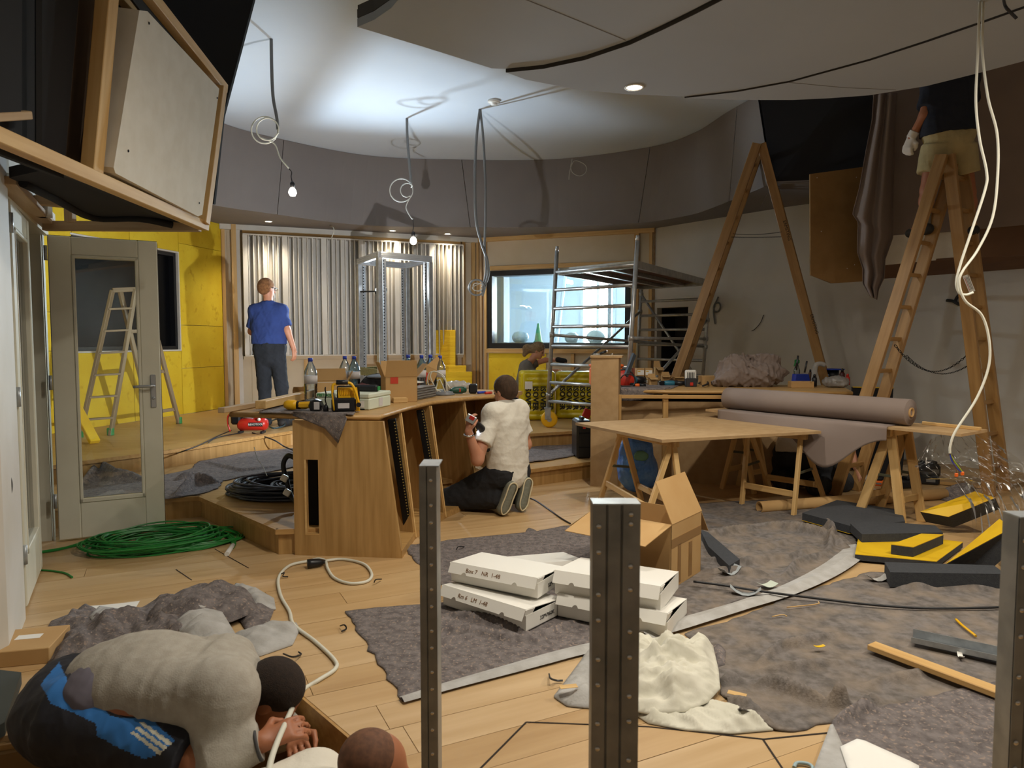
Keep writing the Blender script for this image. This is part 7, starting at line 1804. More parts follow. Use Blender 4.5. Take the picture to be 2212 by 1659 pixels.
# ------------------------------------------------------------------ cartons
def carton(name, label, M, s, flaps, th=0.004, mt=CARD, mti=CARDI, tape=False, cat='box'):
    """open-topped carton, base centred on M; flaps: {side: angle outwards from vertical, length}"""
    t = tag(bpy.data.objects.new(name, None), label, cat); link(t, None, M)
    x, y, z = s[0] / 2, s[1] / 2, s[2]
    MB(M).box((0, 0, th / 2), (s[0], s[1], th)).build('base', mt, t)
    sides = {'-y': ((0, -y, 0), (1, 0, 0), (0, -1, 0), s[0]), '+y': ((0, y, 0), (1, 0, 0), (0, 1, 0), s[0]), '-x': ((-x, 0, 0), (0, 1, 0), (-1, 0, 0), s[1]), '+x': ((x, 0, 0), (0, 1, 0), (1, 0, 0), s[1])}
    for k, (c, a, n, L) in sides.items():
        c = V(c); a = V(a); n = V(n)
        mb = MB(M); q = [c - a * L / 2, c + a * L / 2, c + a * L / 2 + V(0, 0, z), c - a * L / 2 + V(0, 0, z)]; mb.prism(q, -n * th); w_ = mb.build('side_panel', mt, t)
        if k in flaps:
            ang, ln = flaps[k]; d = V(0, 0, math.cos(ang)) + n * math.sin(ang)
            b = c + V(0, 0, z); q = [b - a * L / 2, b + a * L / 2, b + a * (L / 2 - 0.01) + d * ln, b - a * (L / 2 - 0.01) + d * ln]
            mb = MB(M); mb.prism(q, (n * math.cos(ang) - V(0, 0, math.sin(ang))) * th); mb.build('flap', mt, t)
    return t
C0, C1 = onz(1449, 1281), onz(1513, 1240)
dx = (C1 - C0).normalized(); dy = V(-dx.y, dx.x, 0); wdt = (C1 - C0).length; dep_ = 0.52
M = Matrix((dx, dy, V(0, 0, 1))).transposed().to_4x4(); M.translation = (C0 + C1) / 2 + dy * dep_ / 2 + V(0, 0, 0.014)
big = carton('cardboard_box', 'large open cardboard box beside the pile of white boxes', M, (wdt, dep_, 0.37), {'-y': (-0.45, 0.25), '-x': (1.75, 0.30), '+y': (2.2, 0.2), '+x': (2.4, 0.2)})
TAPE = mat('brown_tape', '8f6a3a', 0.3)
MB(M).box((0, -dep_ / 2 - 0.001, 0.26), (wdt * 0.99, 0.002, 0.05)).build('packing_tape', TAPE, big); MB(M).box((0.05, -dep_ / 2 - 0.001, 0.12), (0.045, 0.002, 0.2)).build('packing_tape', TAPE, big); MB(M).box((-0.1, -dep_ / 2 - 0.001, 0.13), (0.04, 0.002, 0.22)).build('packing_tape', TAPE, big)
def white_box(label, c, rz, z, op, s=(0.52, 0.30, 0.068), code=True, note=None, ears=True):
    M = Matrix.Translation(V(c.x, c.y, z)) @ Matrix.Rotation(rz, 4, 'Z')
    t = tag(bpy.data.objects.new('white_carton', None), label, 'box', 'flat white cartons on the felt'); link(t, None, M)
    x, y, h = s[0] / 2, s[1] / 2, s[2]; th = 0.003
    MB(M).box((0, 0, th / 2), (s[0], s[1], th)).build('base', WBOX, t)
    for nm, cc_, ss in (('front_panel', (0, -y + th / 2, h / 2), (s[0], th, h)), ('back_panel', (0, y - th / 2, h / 2), (s[0], th, h)), ('end_panel', (-x + th / 2, 0, h / 2), (th, s[1] - 2 * th, h)), ('end_panel', (x - th / 2, 0, h / 2), (th, s[1] - 2 * th, h))):
        MB(M).box(cc_, ss).build(nm, WBOX, t)
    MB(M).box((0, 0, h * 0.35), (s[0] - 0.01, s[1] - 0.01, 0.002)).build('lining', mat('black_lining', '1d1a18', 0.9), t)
    Ml = M @ Matrix.Translation((0, y, h + 0.001)) @ Matrix.Rotation(-op, 4, 'X')
    MB(Ml).box((0, -y, 0), (s[0], s[1] + 0.004, th)).build('lid', WBOX, t)
    fl = MB(Ml @ Matrix.Translation((0, -2 * y - 0.003, 0)) @ Matrix.Rotation(-0.45, 4, 'X'))
    pts = [(-x, 0, 0), (x, 0, 0), (x, 0, -h * 0.75)]
    for cx_ in (x * 0.55, -x * 0.62):
        pts += [(cx_ + 0.016, 0, -h * 0.75)] + [(cx_ + 0.014 * math.cos(a), 0, -h * 0.75 + 0.014 * math.sin(a)) for a in (0.5, 1.1, 1.57, 2.1, 2.6)] + [(cx_ - 0.016, 0, -h * 0.75)]
    pts += [(-x, 0, -h * 0.75)]
    fl.prism(pts, (0, -th, 0)); fl.build('lid_flap', WBOX, t)
    if ears:
        for sx_ in (-1, 1):
            mb = MB(Ml @ Matrix.Translation((sx_ * (x + 0.002), -2 * y + 0.0, 0)) @ Matrix.Rotation(sx_ * 0.3, 4, 'Y'))
            mb.prism([(0, -0.01, 0)] + [(0, -0.01 + 0.06 * (1 - math.cos(a)) / 2 * 1.2, -0.055 * math.sin(a)) for a in (0.5, 1.0, 1.57, 2.1, 2.6)] + [(0, 0.065, 0)], (sx_ * 0.003, 0, 0)); mb.build('ear_flap', WBOX, t)
    if code: text_mesh('32PV960K', 0.028, INK, M @ Matrix.Translation((x + 0.001, 0.02, h * 0.42)) @ Matrix.Rotation(math.pi / 2, 4, 'Z') @ Matrix.Rotation(math.pi / 2, 4, 'X'), t, 'printed_code')
    if note: text_mesh(note, 0.03, mat('pencil_brown', '7a5a3c', 0.8), fl.M @ Matrix.Translation((-0.05, -th - 0.001, -h * 0.4)) @ Matrix.Rotation(math.pi / 2, 4, 'X'), t, 'handwriting')
    return t
a_, b_, c_ = onz(1142, 1373), onz(961, 1313), onz(1211, 1330)
rzA = math.atan2((a_ - b_).y, (a_ - b_).x); cA = (b_ + c_) / 2
H1 = 0.09
zb = 0.016
white_box('flat white carton at the bottom of the left stack, marked LM 1-48', cA, rzA, zb, 0.10, (0.55, 0.30, 0.075), note='Rm 6   LM  1-48')
white_box('flat white carton on top of the left stack with gaping lid', cA + V(0.03, 0.12, 0), rzA + 0.16, zb + 0.105, 0.09, (0.52, 0.30, 0.075), note='Box 7   NR  1-48')
cB = onz(1165, 1232, 0.05); white_box('flat white carton behind the left stack, lid raised towards the big box', cB, rzA + 0.95, zb, 0.16, (0.42, 0.34, 0.075), code=False)
cC = onz(1345, 1318, 0.04)
white_box('flat white carton at the bottom of the right stack behind the broad stud', cC, rzA + 0.18, zb, 0.12, (0.56, 0.34, 0.075), code=False)
white_box('flat white carton on top of the right stack behind the broad stud', cC + V(-0.02, 0.05, 0), rzA + 0.22, zb + 0.105, 0.10, (0.54, 0.36, 0.085), code=False)
# parcel and dark case at the left edge
t = thing('parcel', 'small flat cardboard parcel with white label at the left edge', 'box', onz(30, 1440))
p = onz(28, 1440); M = Matrix.Translation(V(p.x - 0.04, p.y + 0.12, 0)) @ Matrix.Rotation(0.25, 4, 'Z')
MB(M).bbox((0, 0, 0.035), (0.30, 0.26, 0.07), 0.003).build('carton', CARD, t); MB(M).box((0.02, 0.02, 0.0705), (0.10, 0.05, 0.001)).build('label', PAPER, t)
mb = MB(); mb.prism([onz(-60, 1440, 0.05), onz(46, 1452, 0.05), onz(10, 1560, 0.05), onz(-60, 1600, 0.05)], (0, 0, -0.048)); mb.build('dark_case', mat('dark_green_grey', '3a3f3c', 0.7), label='dark flat panel lying on the floor at the left edge', cat='panel')

# ------------------------------------------------------------------ charcoal foam slabs with yellow backing
def slab(label, top, z, th, film=None, zs=None, up=None):
    t = thing('foam_slab', label, 'foam slab', onz(*top[0], z), group='charcoal foam offcuts')
    P = [onz(x, y, (zs[i] if zs else z)) for i, (x, y) in enumerate(top)]
    n = (P[1] - P[0]).cross(P[2] - P[0]).normalized()
    if n.z < 0: n = -n
    mb = MB(); mb.prism(P, -n * th); mb.build('foam', DFOAM, t)
    if film == 'top': MB().prism([p + n * 0.0005 for p in P], n * 0.004).build('yellow_face', YFILM, t)
    if film == 'bottom': MB().prism([p - n * (th + 0.004) for p in P], n * 0.004).build('yellow_face', YFILM, t)
    return t
slab('large charcoal foam slab lying flat left of the other foam pieces', [(1733, 1108), (1808, 1080), (1947, 1102), (1955, 1126), (1836, 1136), (1815, 1130)], 0.09, 0.055, 'bottom')
slab('charcoal foam slab overlapping the large flat one', [(1837, 1131), (1887, 1125), (2020, 1135), (2037, 1150), (1862, 1154)], 0.11, 0.06)
slab('flat foam slab with yellow face up and a small block on it', [(1854, 1162), (1980, 1160), (2080, 1172), (2023, 1214), (1847, 1198)], 0.05, 0.035, 'top')
slab('small foam block with yellow face lying on the yellow slab', [(1925, 1177), (1990, 1154), (2038, 1156), (1973, 1183)], 0.115, 0.058, 'top')
slab('foam slab with yellowish face tilted up against the others at the right', [(2043, 1220), (2160, 1122), (2187, 1141), (2104, 1217)], 0.1, 0.09, 'top', [0.06, 0.30, 0.30, 0.06])
slab('long thick charcoal foam beam nearest the camera', [(1911, 1214), (2147, 1221), (2172, 1240), (1923, 1236)], 0.10, 0.085)
slab('foam slab with yellow face tilted up behind the others', [(1988, 1106), (2049, 1117), (2150, 1076), (2106, 1062)], 0.2, 0.135, 'top', [0.14, 0.14, 0.30, 0.30])
slab('foam slab with yellow face cut off by the right edge', [(2160, 1186), (2225, 1168), (2240, 1235), (2200, 1222)], 0.08, 0.06, 'top')
slab('narrow charcoal foam strip beside the cardboard box', [(1512, 1143), (1530, 1150), (1598, 1208), (1575, 1222), (1530, 1180)], 0.07, 0.05)
# cardboard tube
t0, t1 = onz(1640, 1096, 0.05), onz(2040, 1066, 0.05); axx = (t1 - t0).normalized()
MB().lathe(t1, [(0.040, 0), (0.048, 0), (0.048, -(t1 - t0).length), (0.040, -(t1 - t0).length), (0.040, 0)], 24, axx).build('cardboard_tube', CARD, label='long cardboard tube lying on the floor under the fabric roll', cat='tube')
# ------------------------------------------------------------------ under and around the tables on the right
v_, f_ = sdf_mesh([('e', at(1376, 1012, 6.42), (0.185, 0.17, 0.22)), ('e', at(1372, 965, 6.42), (0.16, 0.14, 0.12)), ('e', at(1400, 1030, 6.40), (0.09, 0.1, 0.10))], 0.010, 0.06, cuts=[((0, 0, 0.004), (0, 0, -1))], disp=lambda X, Y, Z: 0.022 * sines(X, Y, Z, 91, 20, 6))
t = thing('rubbish_bag', 'blue plastic rubbish bag standing under the work table', 'bag', onz(1376, 1058))
arr_mesh('bag', v_, f_, BLUEBAG, t)
v_, f_ = sdf_mesh([('e', at(1385, 985, 6.25), (0.07, 0.02, 0.05)), ('e', at(1368, 1018, 6.255), (0.04, 0.02, 0.03))], 0.010, 0.04, disp=lambda X, Y, Z: 0.012 * sines(X, Y, Z, 92, 30, 6))
arr_mesh('green_contents', v_, f_, mat('green_film', '5d8f78', 0.3), t)
p = onz(1258, 990, P1Z); t = thing('tool_case', 'tall black tool case with red badge on the stage beside the fibreboard box', 'tool case', p)
M = Matrix.Translation(V(p.x, p.y + 0.12, P1Z)) @ Matrix.Rotation(0.1, 4, 'Z')
MB(M).bbox((0, 0, 0.20), (0.155, 0.30, 0.40), 0.02).build('case_body', BLACKP, t); MB(M).bbox((0.0, -0.152, 0.34), (0.03, 0.006, 0.055), 0.002).build('badge', REDP, t); MB(M).bbox((0.0, 0, 0.415), (0.03, 0.15, 0.03), 0.008).build('handle', BLACKP, t)
for z in (0.12, 0.27): MB(M).bbox((0.0, -0.152, z), (0.12, 0.006, 0.008), 0.002).build('rib', BLACKM, t)
p = at(1268, 893, 8.0); MB().bbox(V(p.x, 8.0, P1Z + 0.12), (0.10, 0.12, 0.24), 0.01).bbox(V(p.x, 8.0, p.z), (0.09, 0.04, 0.10), 0.008, Matrix.Rotation(0.4, 3, 'Y')).build('red_tool', REDP, label='red tool with dark body behind the black tool case', cat='power tool')
# tools on the floor under the roll
def tool_box(lab, px, py, s, rz, mt, cat='tool', z=0.0, extra=None):
    p = onz(px, py, z); M = Matrix.Translation(p) @ Matrix.Rotation(rz, 4, 'Z'); t = thing('power_tool' if cat == 'power tool' else 'charger', lab, cat, p)
    MB(M).bbox((0, 0, s[2] / 2), s, min(s) * 0.2).build('housing', mt, t)
    MB(M).bbox((s[0] * 0.1, 0, s[2] + 0.012), (s[0] * 0.55, s[1] * 0.6, 0.03), 0.008).build('top', BLACKP if extra is None else extra, t)
    MB(M).bbox((s[0] * 0.2, -s[1] / 2 - 0.002, s[2] * 0.5), (s[0] * 0.3, 0.004, s[2] * 0.3), 0.001).build('plate', GREYINK, t)
    return t
tool_box('black charger nearest the cardboard tube', 1960, 1053, (0.22, 0.14, 0.08), 0.2, BLACKP, 'charger')
tool_box('black charger leaning behind the other charger', 1995, 1045, (0.26, 0.12, 0.09), -0.4, BLACKP, 'charger')
tool_box('square black battery box near the plastic film', 2000, 1030, (0.24, 0.16, 0.14), 0.0, BLACKP, 'charger')
tool_box('orange and grey power tool on the floor by the trestle leg', 1890, 1048, (0.16, 0.08, 0.05), -0.5, ORANGE, 'power tool')
tool_box('dark green drill lying on the floor by the trestle leg', 1858, 1056, (0.15, 0.07, 0.06), 0.4, mat('dark_green_plastic', '1f3a34', 0.45), 'power tool', extra=CHROME)
tool_box('dark red and black tool in front of the chargers', 1935, 1054, (0.22, 0.07, 0.05), -0.1, mat('dark_red_plastic', '4a1a16', 0.45), 'power tool')
t = thing('power_strip', 'white power strip on the floor under the fabric roll', 'power strip', onz(1885, 1030)); M, L = axis_frame(onz(1866, 1033, 0.03), onz(1915, 1022, 0.03))
MB(M).bbox((L / 2, 0, 0), (L, 0.05, 0.04), 0.008).build('housing', WHITEP, t)
for k in range(3): MB(M).lathe((L * (0.25 + 0.25 * k), 0, 0.02), [(0.018, 0), (0.018, 0.001), (0, 0.001)], 12).build('outlet', GREYINK, t)
for (pts, r, mt, lab) in (([(1925, 1050), (1922, 1040), (1930, 1028), (1945, 1028), (1952, 1036)], 0.008, WCABLE, 'white cable arc beside the chargers'), ([(1842, 1045), (1848, 1035), (1862, 1040), (1880, 1052), (1895, 1060)], 0.005, LCABLE, 'thin grey cable by the trestle leg'), ([(1880, 1055), (1875, 1062), (1890, 1070), (1910, 1082)], 0.005, LCABLE, 'thin grey cable lying over the cardboard tube'), ([(1870, 1030), (1890, 1020), (1900, 1030), (1915, 1025), (1912, 1035)], 0.006, BCABLE, 'tangled black cable behind the power strip')):
    cable('floor_cable', [onz(x, y, 0.06 if 'over' in lab else 0.02 + 0.03 * (i % 2)) for i, (x, y) in enumerate(pts)], r, mt, label=lab, cat='cable')
heap([(2015, 1075), (2035, 1058), (2075, 1050), (2105, 1058), (2100, 1075), (2050, 1085)], 0.0, 0.07, 51, FELT, 'felt_scrap', None).__setitem__('label', 'small crumpled felt piece behind the yellow foam')
bpy.data.objects['felt_scrap']['category'] = 'cloth heap'
lumber('wood_plank', onz(2020, 1040, 0.02), onz(2150, 1052, 0.02), 0.14, 0.03, OAKEDGE, label='oak plank on the floor against the right wall', cat='plank')
# black panels leaning on the right wall
for i, (pts, lab) in enumerate(((((1908, 920), (1932, 926), (1912, 1040), (1888, 1036)), 'black panel leaning behind the fabric roll, nearest it'), (((1934, 868), (1965, 872), (1948, 1034), (1914, 1034)), 'black panel leaning against the right wall behind the roll'), (((1842, 836), (1930, 838), (1920, 1020), (1842, 1015)), 'wide black panel standing behind the right desk end'))):
    Yp = (7.05, 7.3, 7.6)[i]
    P = [at(x, y, Yp + (0.1 if k < 2 else 0)) for k, (x, y) in enumerate(pts)]
    zmin = min(p.z for p in P[2:])
    P = [V(p.x, p.y, p.z if k < 2 else 0.0) for k, p in enumerate(P)]
    t = thing('leaning_board', lab, 'panel', P[3], group='black panels leaning on the wall'); MB().prism(P, (0.0, 0.03, 0)).build('board', BLACKF, t)
    MB().beam(P[0], P[1], 0.008, 0.01).build('edge_strip', YFILM if i == 2 else BLACKP, t)
# clear plastic film slumped over the table end down to the floor
NU, NV_ = 46, 46; vs = []; fa = []
colL = [(2010, 950, 5.1), (1985, 990, 5.05), (1975, 1010, 5.0), (2000, 1035, 5.0), (2060, 1035, 4.95), (2095, 1090, 4.75), (2105, 1190, 4.45)]
colR = [(2085, 915, 5.25), (2140, 950, 5.2), (2190, 985, 5.1), (2230, 1020, 5.0), (2260, 1060, 4.9), (2280, 1130, 4.7), (2290, 1230, 4.4)]
def lane(col, v):
    f_ = v * (len(col) - 1); i = min(int(f_), len(col) - 2); u = f_ - i
    return [col[i][k] + (col[i + 1][k] - col[i][k]) * u for k in range(3)]
rn = random.Random(4)
for j in range(NV_ + 1):
    a, b = lane(colL, j / NV_), lane(colR, j / NV_)
    for i in range(NU + 1):
        u = i / NU; p = at(a[0] + (b[0] - a[0]) * u, a[1] + (b[1] - a[1]) * u, a[2] + (b[2] - a[2]) * u)
        x = np.array([u * 9.0]); y = np.array([j / NV_ * 5.0])
        d = float(sines(x, y, 0 * x, 77, 2.2, 6)[0]) * 0.11 + float(sines(x, y, 0 * x, 78, 6.0, 4)[0]) * 0.03
        p = p + V(-0.35, -0.8, 0.3) * d
        vs.append((p.x, p.y, max(p.z, 0.015)))
for j in range(NV_):
    for i in range(NU):
        a = j * (NU + 1) + i; fa.append((a, a + 1, a + NU + 2, a + NU + 1))
arr_mesh('plastic_film', vs, fa, FILM, label='crumpled clear plastic film hanging from the table end to the floor at the right', cat='plastic film')

# ------------------------------------------------------------------ cloth hanging beside the ladder man
vs = []; fa = []
outl = [((1892, 200), (1934, 200)), ((1888, 260), (1930, 262)), ((1874, 330), (1928, 340)), ((1862, 400), (1926, 420)), ((1846, 462), (1926, 500)), ((1858, 480), (1924, 515)), ((1856, 545), (1908, 560)), ((1868, 580), (1906, 600)), ((1868, 612), (1894, 625)), ((1884, 640), (1890, 648))]
NU = 40; rows = 60
for j in range(rows + 1):
    f_ = j / rows * (len(outl) - 1); k = min(int(f_), len(outl) - 2); u = f_ - k
    a = [outl[k][0][q] + (outl[k + 1][0][q] - outl[k][0][q]) * u for q in (0, 1)]; b = [outl[k][1][q] + (outl[k + 1][1][q] - outl[k][1][q]) * u for q in (0, 1)]
    for i in range(NU + 1):
        s = i / NU
        dY = 0.06 * math.sin(s * 15 + 0.8 * math.sin(j * 0.05)) + 0.05 * math.sin(s * 6 + 1 + j * 0.02)
        p = at(a[0] - 5 + (b[0] - a[0] + 10) * s, a[1] + (b[1] - a[1]) * s, 7.15 + dY * 0.7); vs.append(tuple(p))
for j in range(rows):
    for i in range(NU):
        a = j * (NU + 1) + i; fa.append((a, a + 1, a + NU + 2, a + NU + 1))
o = arr_mesh('hanging_cloth', vs, fa, TAUPE, label='taupe cloth hanging in folds from the bulkhead beside the ladder man', cat='cloth'); o.modifiers.new('thickness', 'SOLIDIFY').thickness = 0.004

# ------------------------------------------------------------------ insulation
def pack(lab, x0, x1, Y, z0, z1, dp, rz, letters):
    t = thing('insulation_pack', lab, 'insulation pack', ((x0 + x1) / 2, Y, z0), rz, 'wrapped insulation packs')
    M = wmat(t); w_, h = x1 - x0, z1 - z0
    v_, f_ = sdf_mesh([('e', (0, 0, 0), (0.001, 0.001, 0.001))] if False else [('c', (sx * (w_ / 2 - 0.05), sy * (dp / 2 - 0.05), 0.05), (sx * (w_ / 2 - 0.05), sy * (dp / 2 - 0.05), h - 0.05), 0.05, 0.05, 0.0) for sx in (-1, 1) for sy in (-1, 1)] + [('c', (sx * (w_ / 2 - 0.05), sy * (dp / 2 - 0.05) * q, z), (-sx * (w_ / 2 - 0.05), sy * (dp / 2 - 0.05) * q, z), 0.05, 0.05, 0.0) for sx in (-1,) for sy in (-1, 1) for q in (0, 0.5, 1) for z in np.linspace(0.05, h - 0.05, 9)], 0.014, 0.0, disp=lambda X, Y, Z: 0.006 * sines(X, Y, Z, 95, 25, 5))
    v_ = (np.array(M)[:3, :3] @ v_.T).T + np.array(M)[:3, 3]
    arr_mesh('wrapped_slabs', v_, f_, mat('yellow_wrap', 'd9c515', 0.3, col2='cbb410', scale=6, bump=0.3, bscale=25, bdist=0.01), t)
    for k in range(letters):
        x = -w_ / 2 + 0.09 + k * (w_ - 0.16) / max(1, letters - 1)
        text_mesh('ISOVER', 0.10, INK, M @ Matrix.Translation((x, -dp / 2 - 0.012, h * 0.45)) @ Matrix.Rotation(math.pi / 2, 4, 'X') @ Matrix.Rotation(-math.pi / 2, 4, 'Z'), t, 'printed_name', bold=0.003)
    return t
pk = pack('yellow wrapped insulation pack beside the scaffold wheel, left of the pair', 0.10, 0.56, 9.55, P2Z, 1.0, 0.36, 0.10, 4)
MB(wmat(pk)).box((-0.13, -0.195, 0.47), (0.10, 0.002, 0.10)).build('paper_label', PAPER, pk)
pack('yellow wrapped insulation pack behind the scaffold frame, right of the pair', 0.60, 1.12, 9.75, P2Z, 0.98, 0.36, -0.06, 5)
def lean_slab(lab, px0, px1, ytop, Y, dpt=0.05, lean=0.12, z0=P2Z):
    a, b = at(px0, ytop, Y), at(px1, ytop, Y)
    M = Matrix.Translation((a.x, Y - lean, z0)); M2 = M @ Matrix.Rotation(-math.atan2(lean, a.z - z0), 4, 'X')
    t = thing('insulation_slab', lab, 'insulation slab', (a.x, Y - lean, z0), group='loose yellow insulation slabs')
    MB(M2).bbox(((b.x - a.x) / 2, dpt / 2, (a.z - z0) / 2), (b.x - a.x, dpt, a.z - z0), 0.008).build('slab', YELS, t, frame=M2)
lean_slab('tall yellow insulation slab leaning in the back corner', 941, 984, 712, 12.25)
lean_slab('shorter yellow insulation slab leaning in front of the tall one', 950, 1007, 788, 12.0)
lean_slab('brightest low yellow insulation slab in front, near the desk', 962, 1020, 801, 11.6)
M, L = axis_frame(onz(205, 955, P2Z + 0.02), at(150, 852, 7.55))
MB(M).bbox((L / 2, 0, 0), (L, 0.10, 0.05), 0.006).build('insulation_strip', YELS, frame=M, label='narrow yellow insulation strip leaning behind the open door', cat='insulation strip')

# ------------------------------------------------------------------ compressor on the upper stage
pc = onz(535, 936, P2Z); t = thing('air_compressor', 'small red air compressor on the upper stage behind the desk', 'compressor', pc)
a, b = at(520, 917, pc.y), at(572, 916, pc.y)
d = (b - a).normalized()
MB().lathe(a, [(0.0, -0.035), (0.05, -0.025), (0.072, 0), (0.072, (b - a).length), (0.05, (b - a).length + 0.03), (0, (b - a).length + 0.038)], 22, d).build('tank', RED, t)
MB().bbox(at(552, 917, pc.y - 0.072), (0.16, 0.006, 0.045), 0.002, Matrix.Rotation(0.0, 3, 'Y')).build('badge', INK, t)
text_mesh('REVOTOOL', 0.032, WHITEP, facing(at(552, 917, pc.y - 0.077), V(1, 0, 0.03), V(0, 0, 1)), t, 'badge_lettering')
MB().bbox(at(512, 905, pc.y), (0.11, 0.12, 0.12), 0.02).build('motor', BLACKM, t); MB().cyl(at(527, 899, pc.y), at(545, 899, pc.y), 0.03).build('pump_head', STEEL, t); MB().bbox(at(560, 900, pc.y), (0.10, 0.1, 0.03), 0.006).build('pressure_switch', RED, t)
MB().tube(spline([at(497, 932, pc.y), at(492, 912, pc.y), at(495, 896, pc.y), at(515, 889, pc.y), at(540, 890, pc.y)], 5), 0.010, 8).build('handle', RED, t)
MB().lathe(at(560, 906, pc.y - 0.07), [(0.018, 0), (0.018, 0.014), (0, 0.015)], 14, (0, -1, 0)).build('gauge', WHITEP, t)
for x in (520, 568): MB().bbox(V(at(x, 930, pc.y).x, pc.y, P2Z + 0.015), (0.03, 0.12, 0.03), 0.005).build('foot', BLACKP, t)
for (pts, r, mt, lab) in (([(500, 930, 0.36), (470, 942, 0.36), (430, 962, 0.36), (395, 975, 0.36), (372, 982, 0.20)], 0.006, BCABLE, 'black cable running from the compressor to a plug by the door'), ([(520, 935, 0.36), (470, 945, 0.35), (448, 960, 0.33), (452, 980, 0.20), (464, 988, 0.18)], 0.006, BCABLE, 'black cable drooping over the upper stage edge'), ([(575, 915, 0.40), (600, 905, 0.40), (615, 918, 0.38), (590, 925, 0.38), (575, 912, 0.40), (590, 900, 0.42)], 0.010, mat('teal_hose', '1d3a42', 0.35), 'dark teal air hose looped beside the compressor'), ([(545, 935, 0.35), (590, 950, 0.30), (615, 965, 0.22), (640, 975, 0.20)], 0.008, BCABLE, 'thick black cable hanging over the stage edge behind the desk')):
    cable('stage_cable', [onz(x, y, z) for x, y, z in pts], r, mt, label=lab, cat='cable')
p = onz(367, 990, P1Z); MB().bbox(p + V(0, 0.05, 0.03), (0.09, 0.05, 0.06), 0.006).build('wall_plug', BLACKP, label='black socket block on the low stage beside the door edge', cat='socket')
# ------------------------------------------------------------------ things on the left desk
def D(px, py): return onz(px, py, DZ)
def fr(p, rz=0.0): return Matrix.Translation(p) @ Matrix.Rotation(rz, 4, 'Z')
def bottle(lab, px, ptop, py, mt, liquid=None, tint=PAPER):
    """1.5 l water bottle; foot at (px, py) on the desk, top at pixel row ptop"""
    p = D(px, py); h = at(px, ptop, p.y).z - DZ; r = h * 0.142
    t = thing('water_bottle', lab, 'bottle', p, group='plastic water bottles on the desk')
    pr = [(r * 0.6, 0), (r * 0.95, 0.01), (r, 0.03)]
    for k in range(5): pr += [(r, h * (0.08 + 0.06 * k)), (r * 0.95, h * (0.10 + 0.06 * k))]
    pr += [(r, h * 0.40), (r, h * 0.66), (r * 0.92, h * 0.72), (r * 0.62, h * 0.82), (r * 0.34, h * 0.90), (r * 0.28, h * 0.93)]
    MB().lathe(p, pr, 20).build('bottle_body', mt, t)
    MB().lathe(p, [(r * 1.01, h * 0.44), (r * 1.01, h * 0.62)], 20).build('paper_label', tint, t)
    MB().lathe(p, [(r * 0.36, h * 0.92), (r * 0.36, h * 0.995), (r * 0.3, h)], 14).build('cap', BLUEP, t)
    if liquid: MB().lathe(p, [(r * 0.9, 0.012), (r * 0.9, h * liquid)], 16).build('water', BLUBOT, t)
LBL = mat('label_grey', 'c9c4c4', 0.6)
bottle('water bottle nearest the camera, left of the yellow work lamp', 672, 773, 872, BOTTLE, tint=LBL)
bottle('clear water bottle behind the left open carton', 746, 769, 855, BOTTLE, tint=LBL)
bottle('half-full water bottle left of the black bag', 766, 769, 856, BLUBOT, 0.5, LBL)
bottle('blue-tinted water bottle behind the taller carton', 882, 766, 853, BLUBOT, 0.3, LBL)
bottle('blue water bottle behind the orange-striped box', 911, 767, 852, BLUBOT, 0.5, LBL)
bottle('blue water bottle right of the orange-striped box', 930, 766, 851, BLUBOT, 0.4, LBL)
bottle('pale water bottle in front of the yellow slabs', 951, 768, 851, BOTTLE, tint=LBL)
# timbers and felt
lumber('wood_beam', D(563, 889) + V(0, 0, 0.045), D(690, 858) + V(0, 0, 0.045), 0.075, 0.055, PINE, label='pale pine beam lying on the left end of the desk', cat='timber')
lumber('wood_plank', D(478, 893) + V(0, 0, 0.02), D(625, 866) + V(0, 0, 0.02), 0.05, 0.035, PINEG, label='grey pine plank sticking out over the left end of the desk', cat='timber')
t = thing('felt_scrap', 'felt piece on the desk with a corner hanging down the end panel', 'cloth', D(690, 893))
cloth('felt', ragged(zp([(560, 893), (640, 895), (765, 897), (768, 882), (700, 870), (600, 872)], DZ), 0.008, 0.03, 3), DZ, waves(0.008, 14, 20), FELT, 0.012, t)
P0 = [(632, 893), (660, 894), (700, 895), (740, 896), (746, 899)]; vs = []; fa = []
hang = [(632, 897), (665, 908), (700, 922), (728, 935), (746, 903)]
low = [(632, 898), (665, 910), (702, 926), (730, 958), (748, 905)]
for k in range(5):
    for j in range(7):
        v = j / 6; y = P0[k][1] + (low[k][1] - P0[k][1]) * v
        p = onplane(P0[k][0] + (low[k][0] - P0[k][0]) * v, y, ebl - en * (0.022 + 0.006 * math.sin(k * 2 + j)), en); vs.append(tuple(p + V(0, 0, 0.012 * (1 - v))))
for k in range(4):
    for j in range(6): a = k * 7 + j; fa.append((a, a + 1, a + 8, a + 7))
o = arr_mesh('hanging_corner', vs, fa, FELT, t); o.modifiers.new('thickness', 'SOLIDIFY').thickness = 0.005
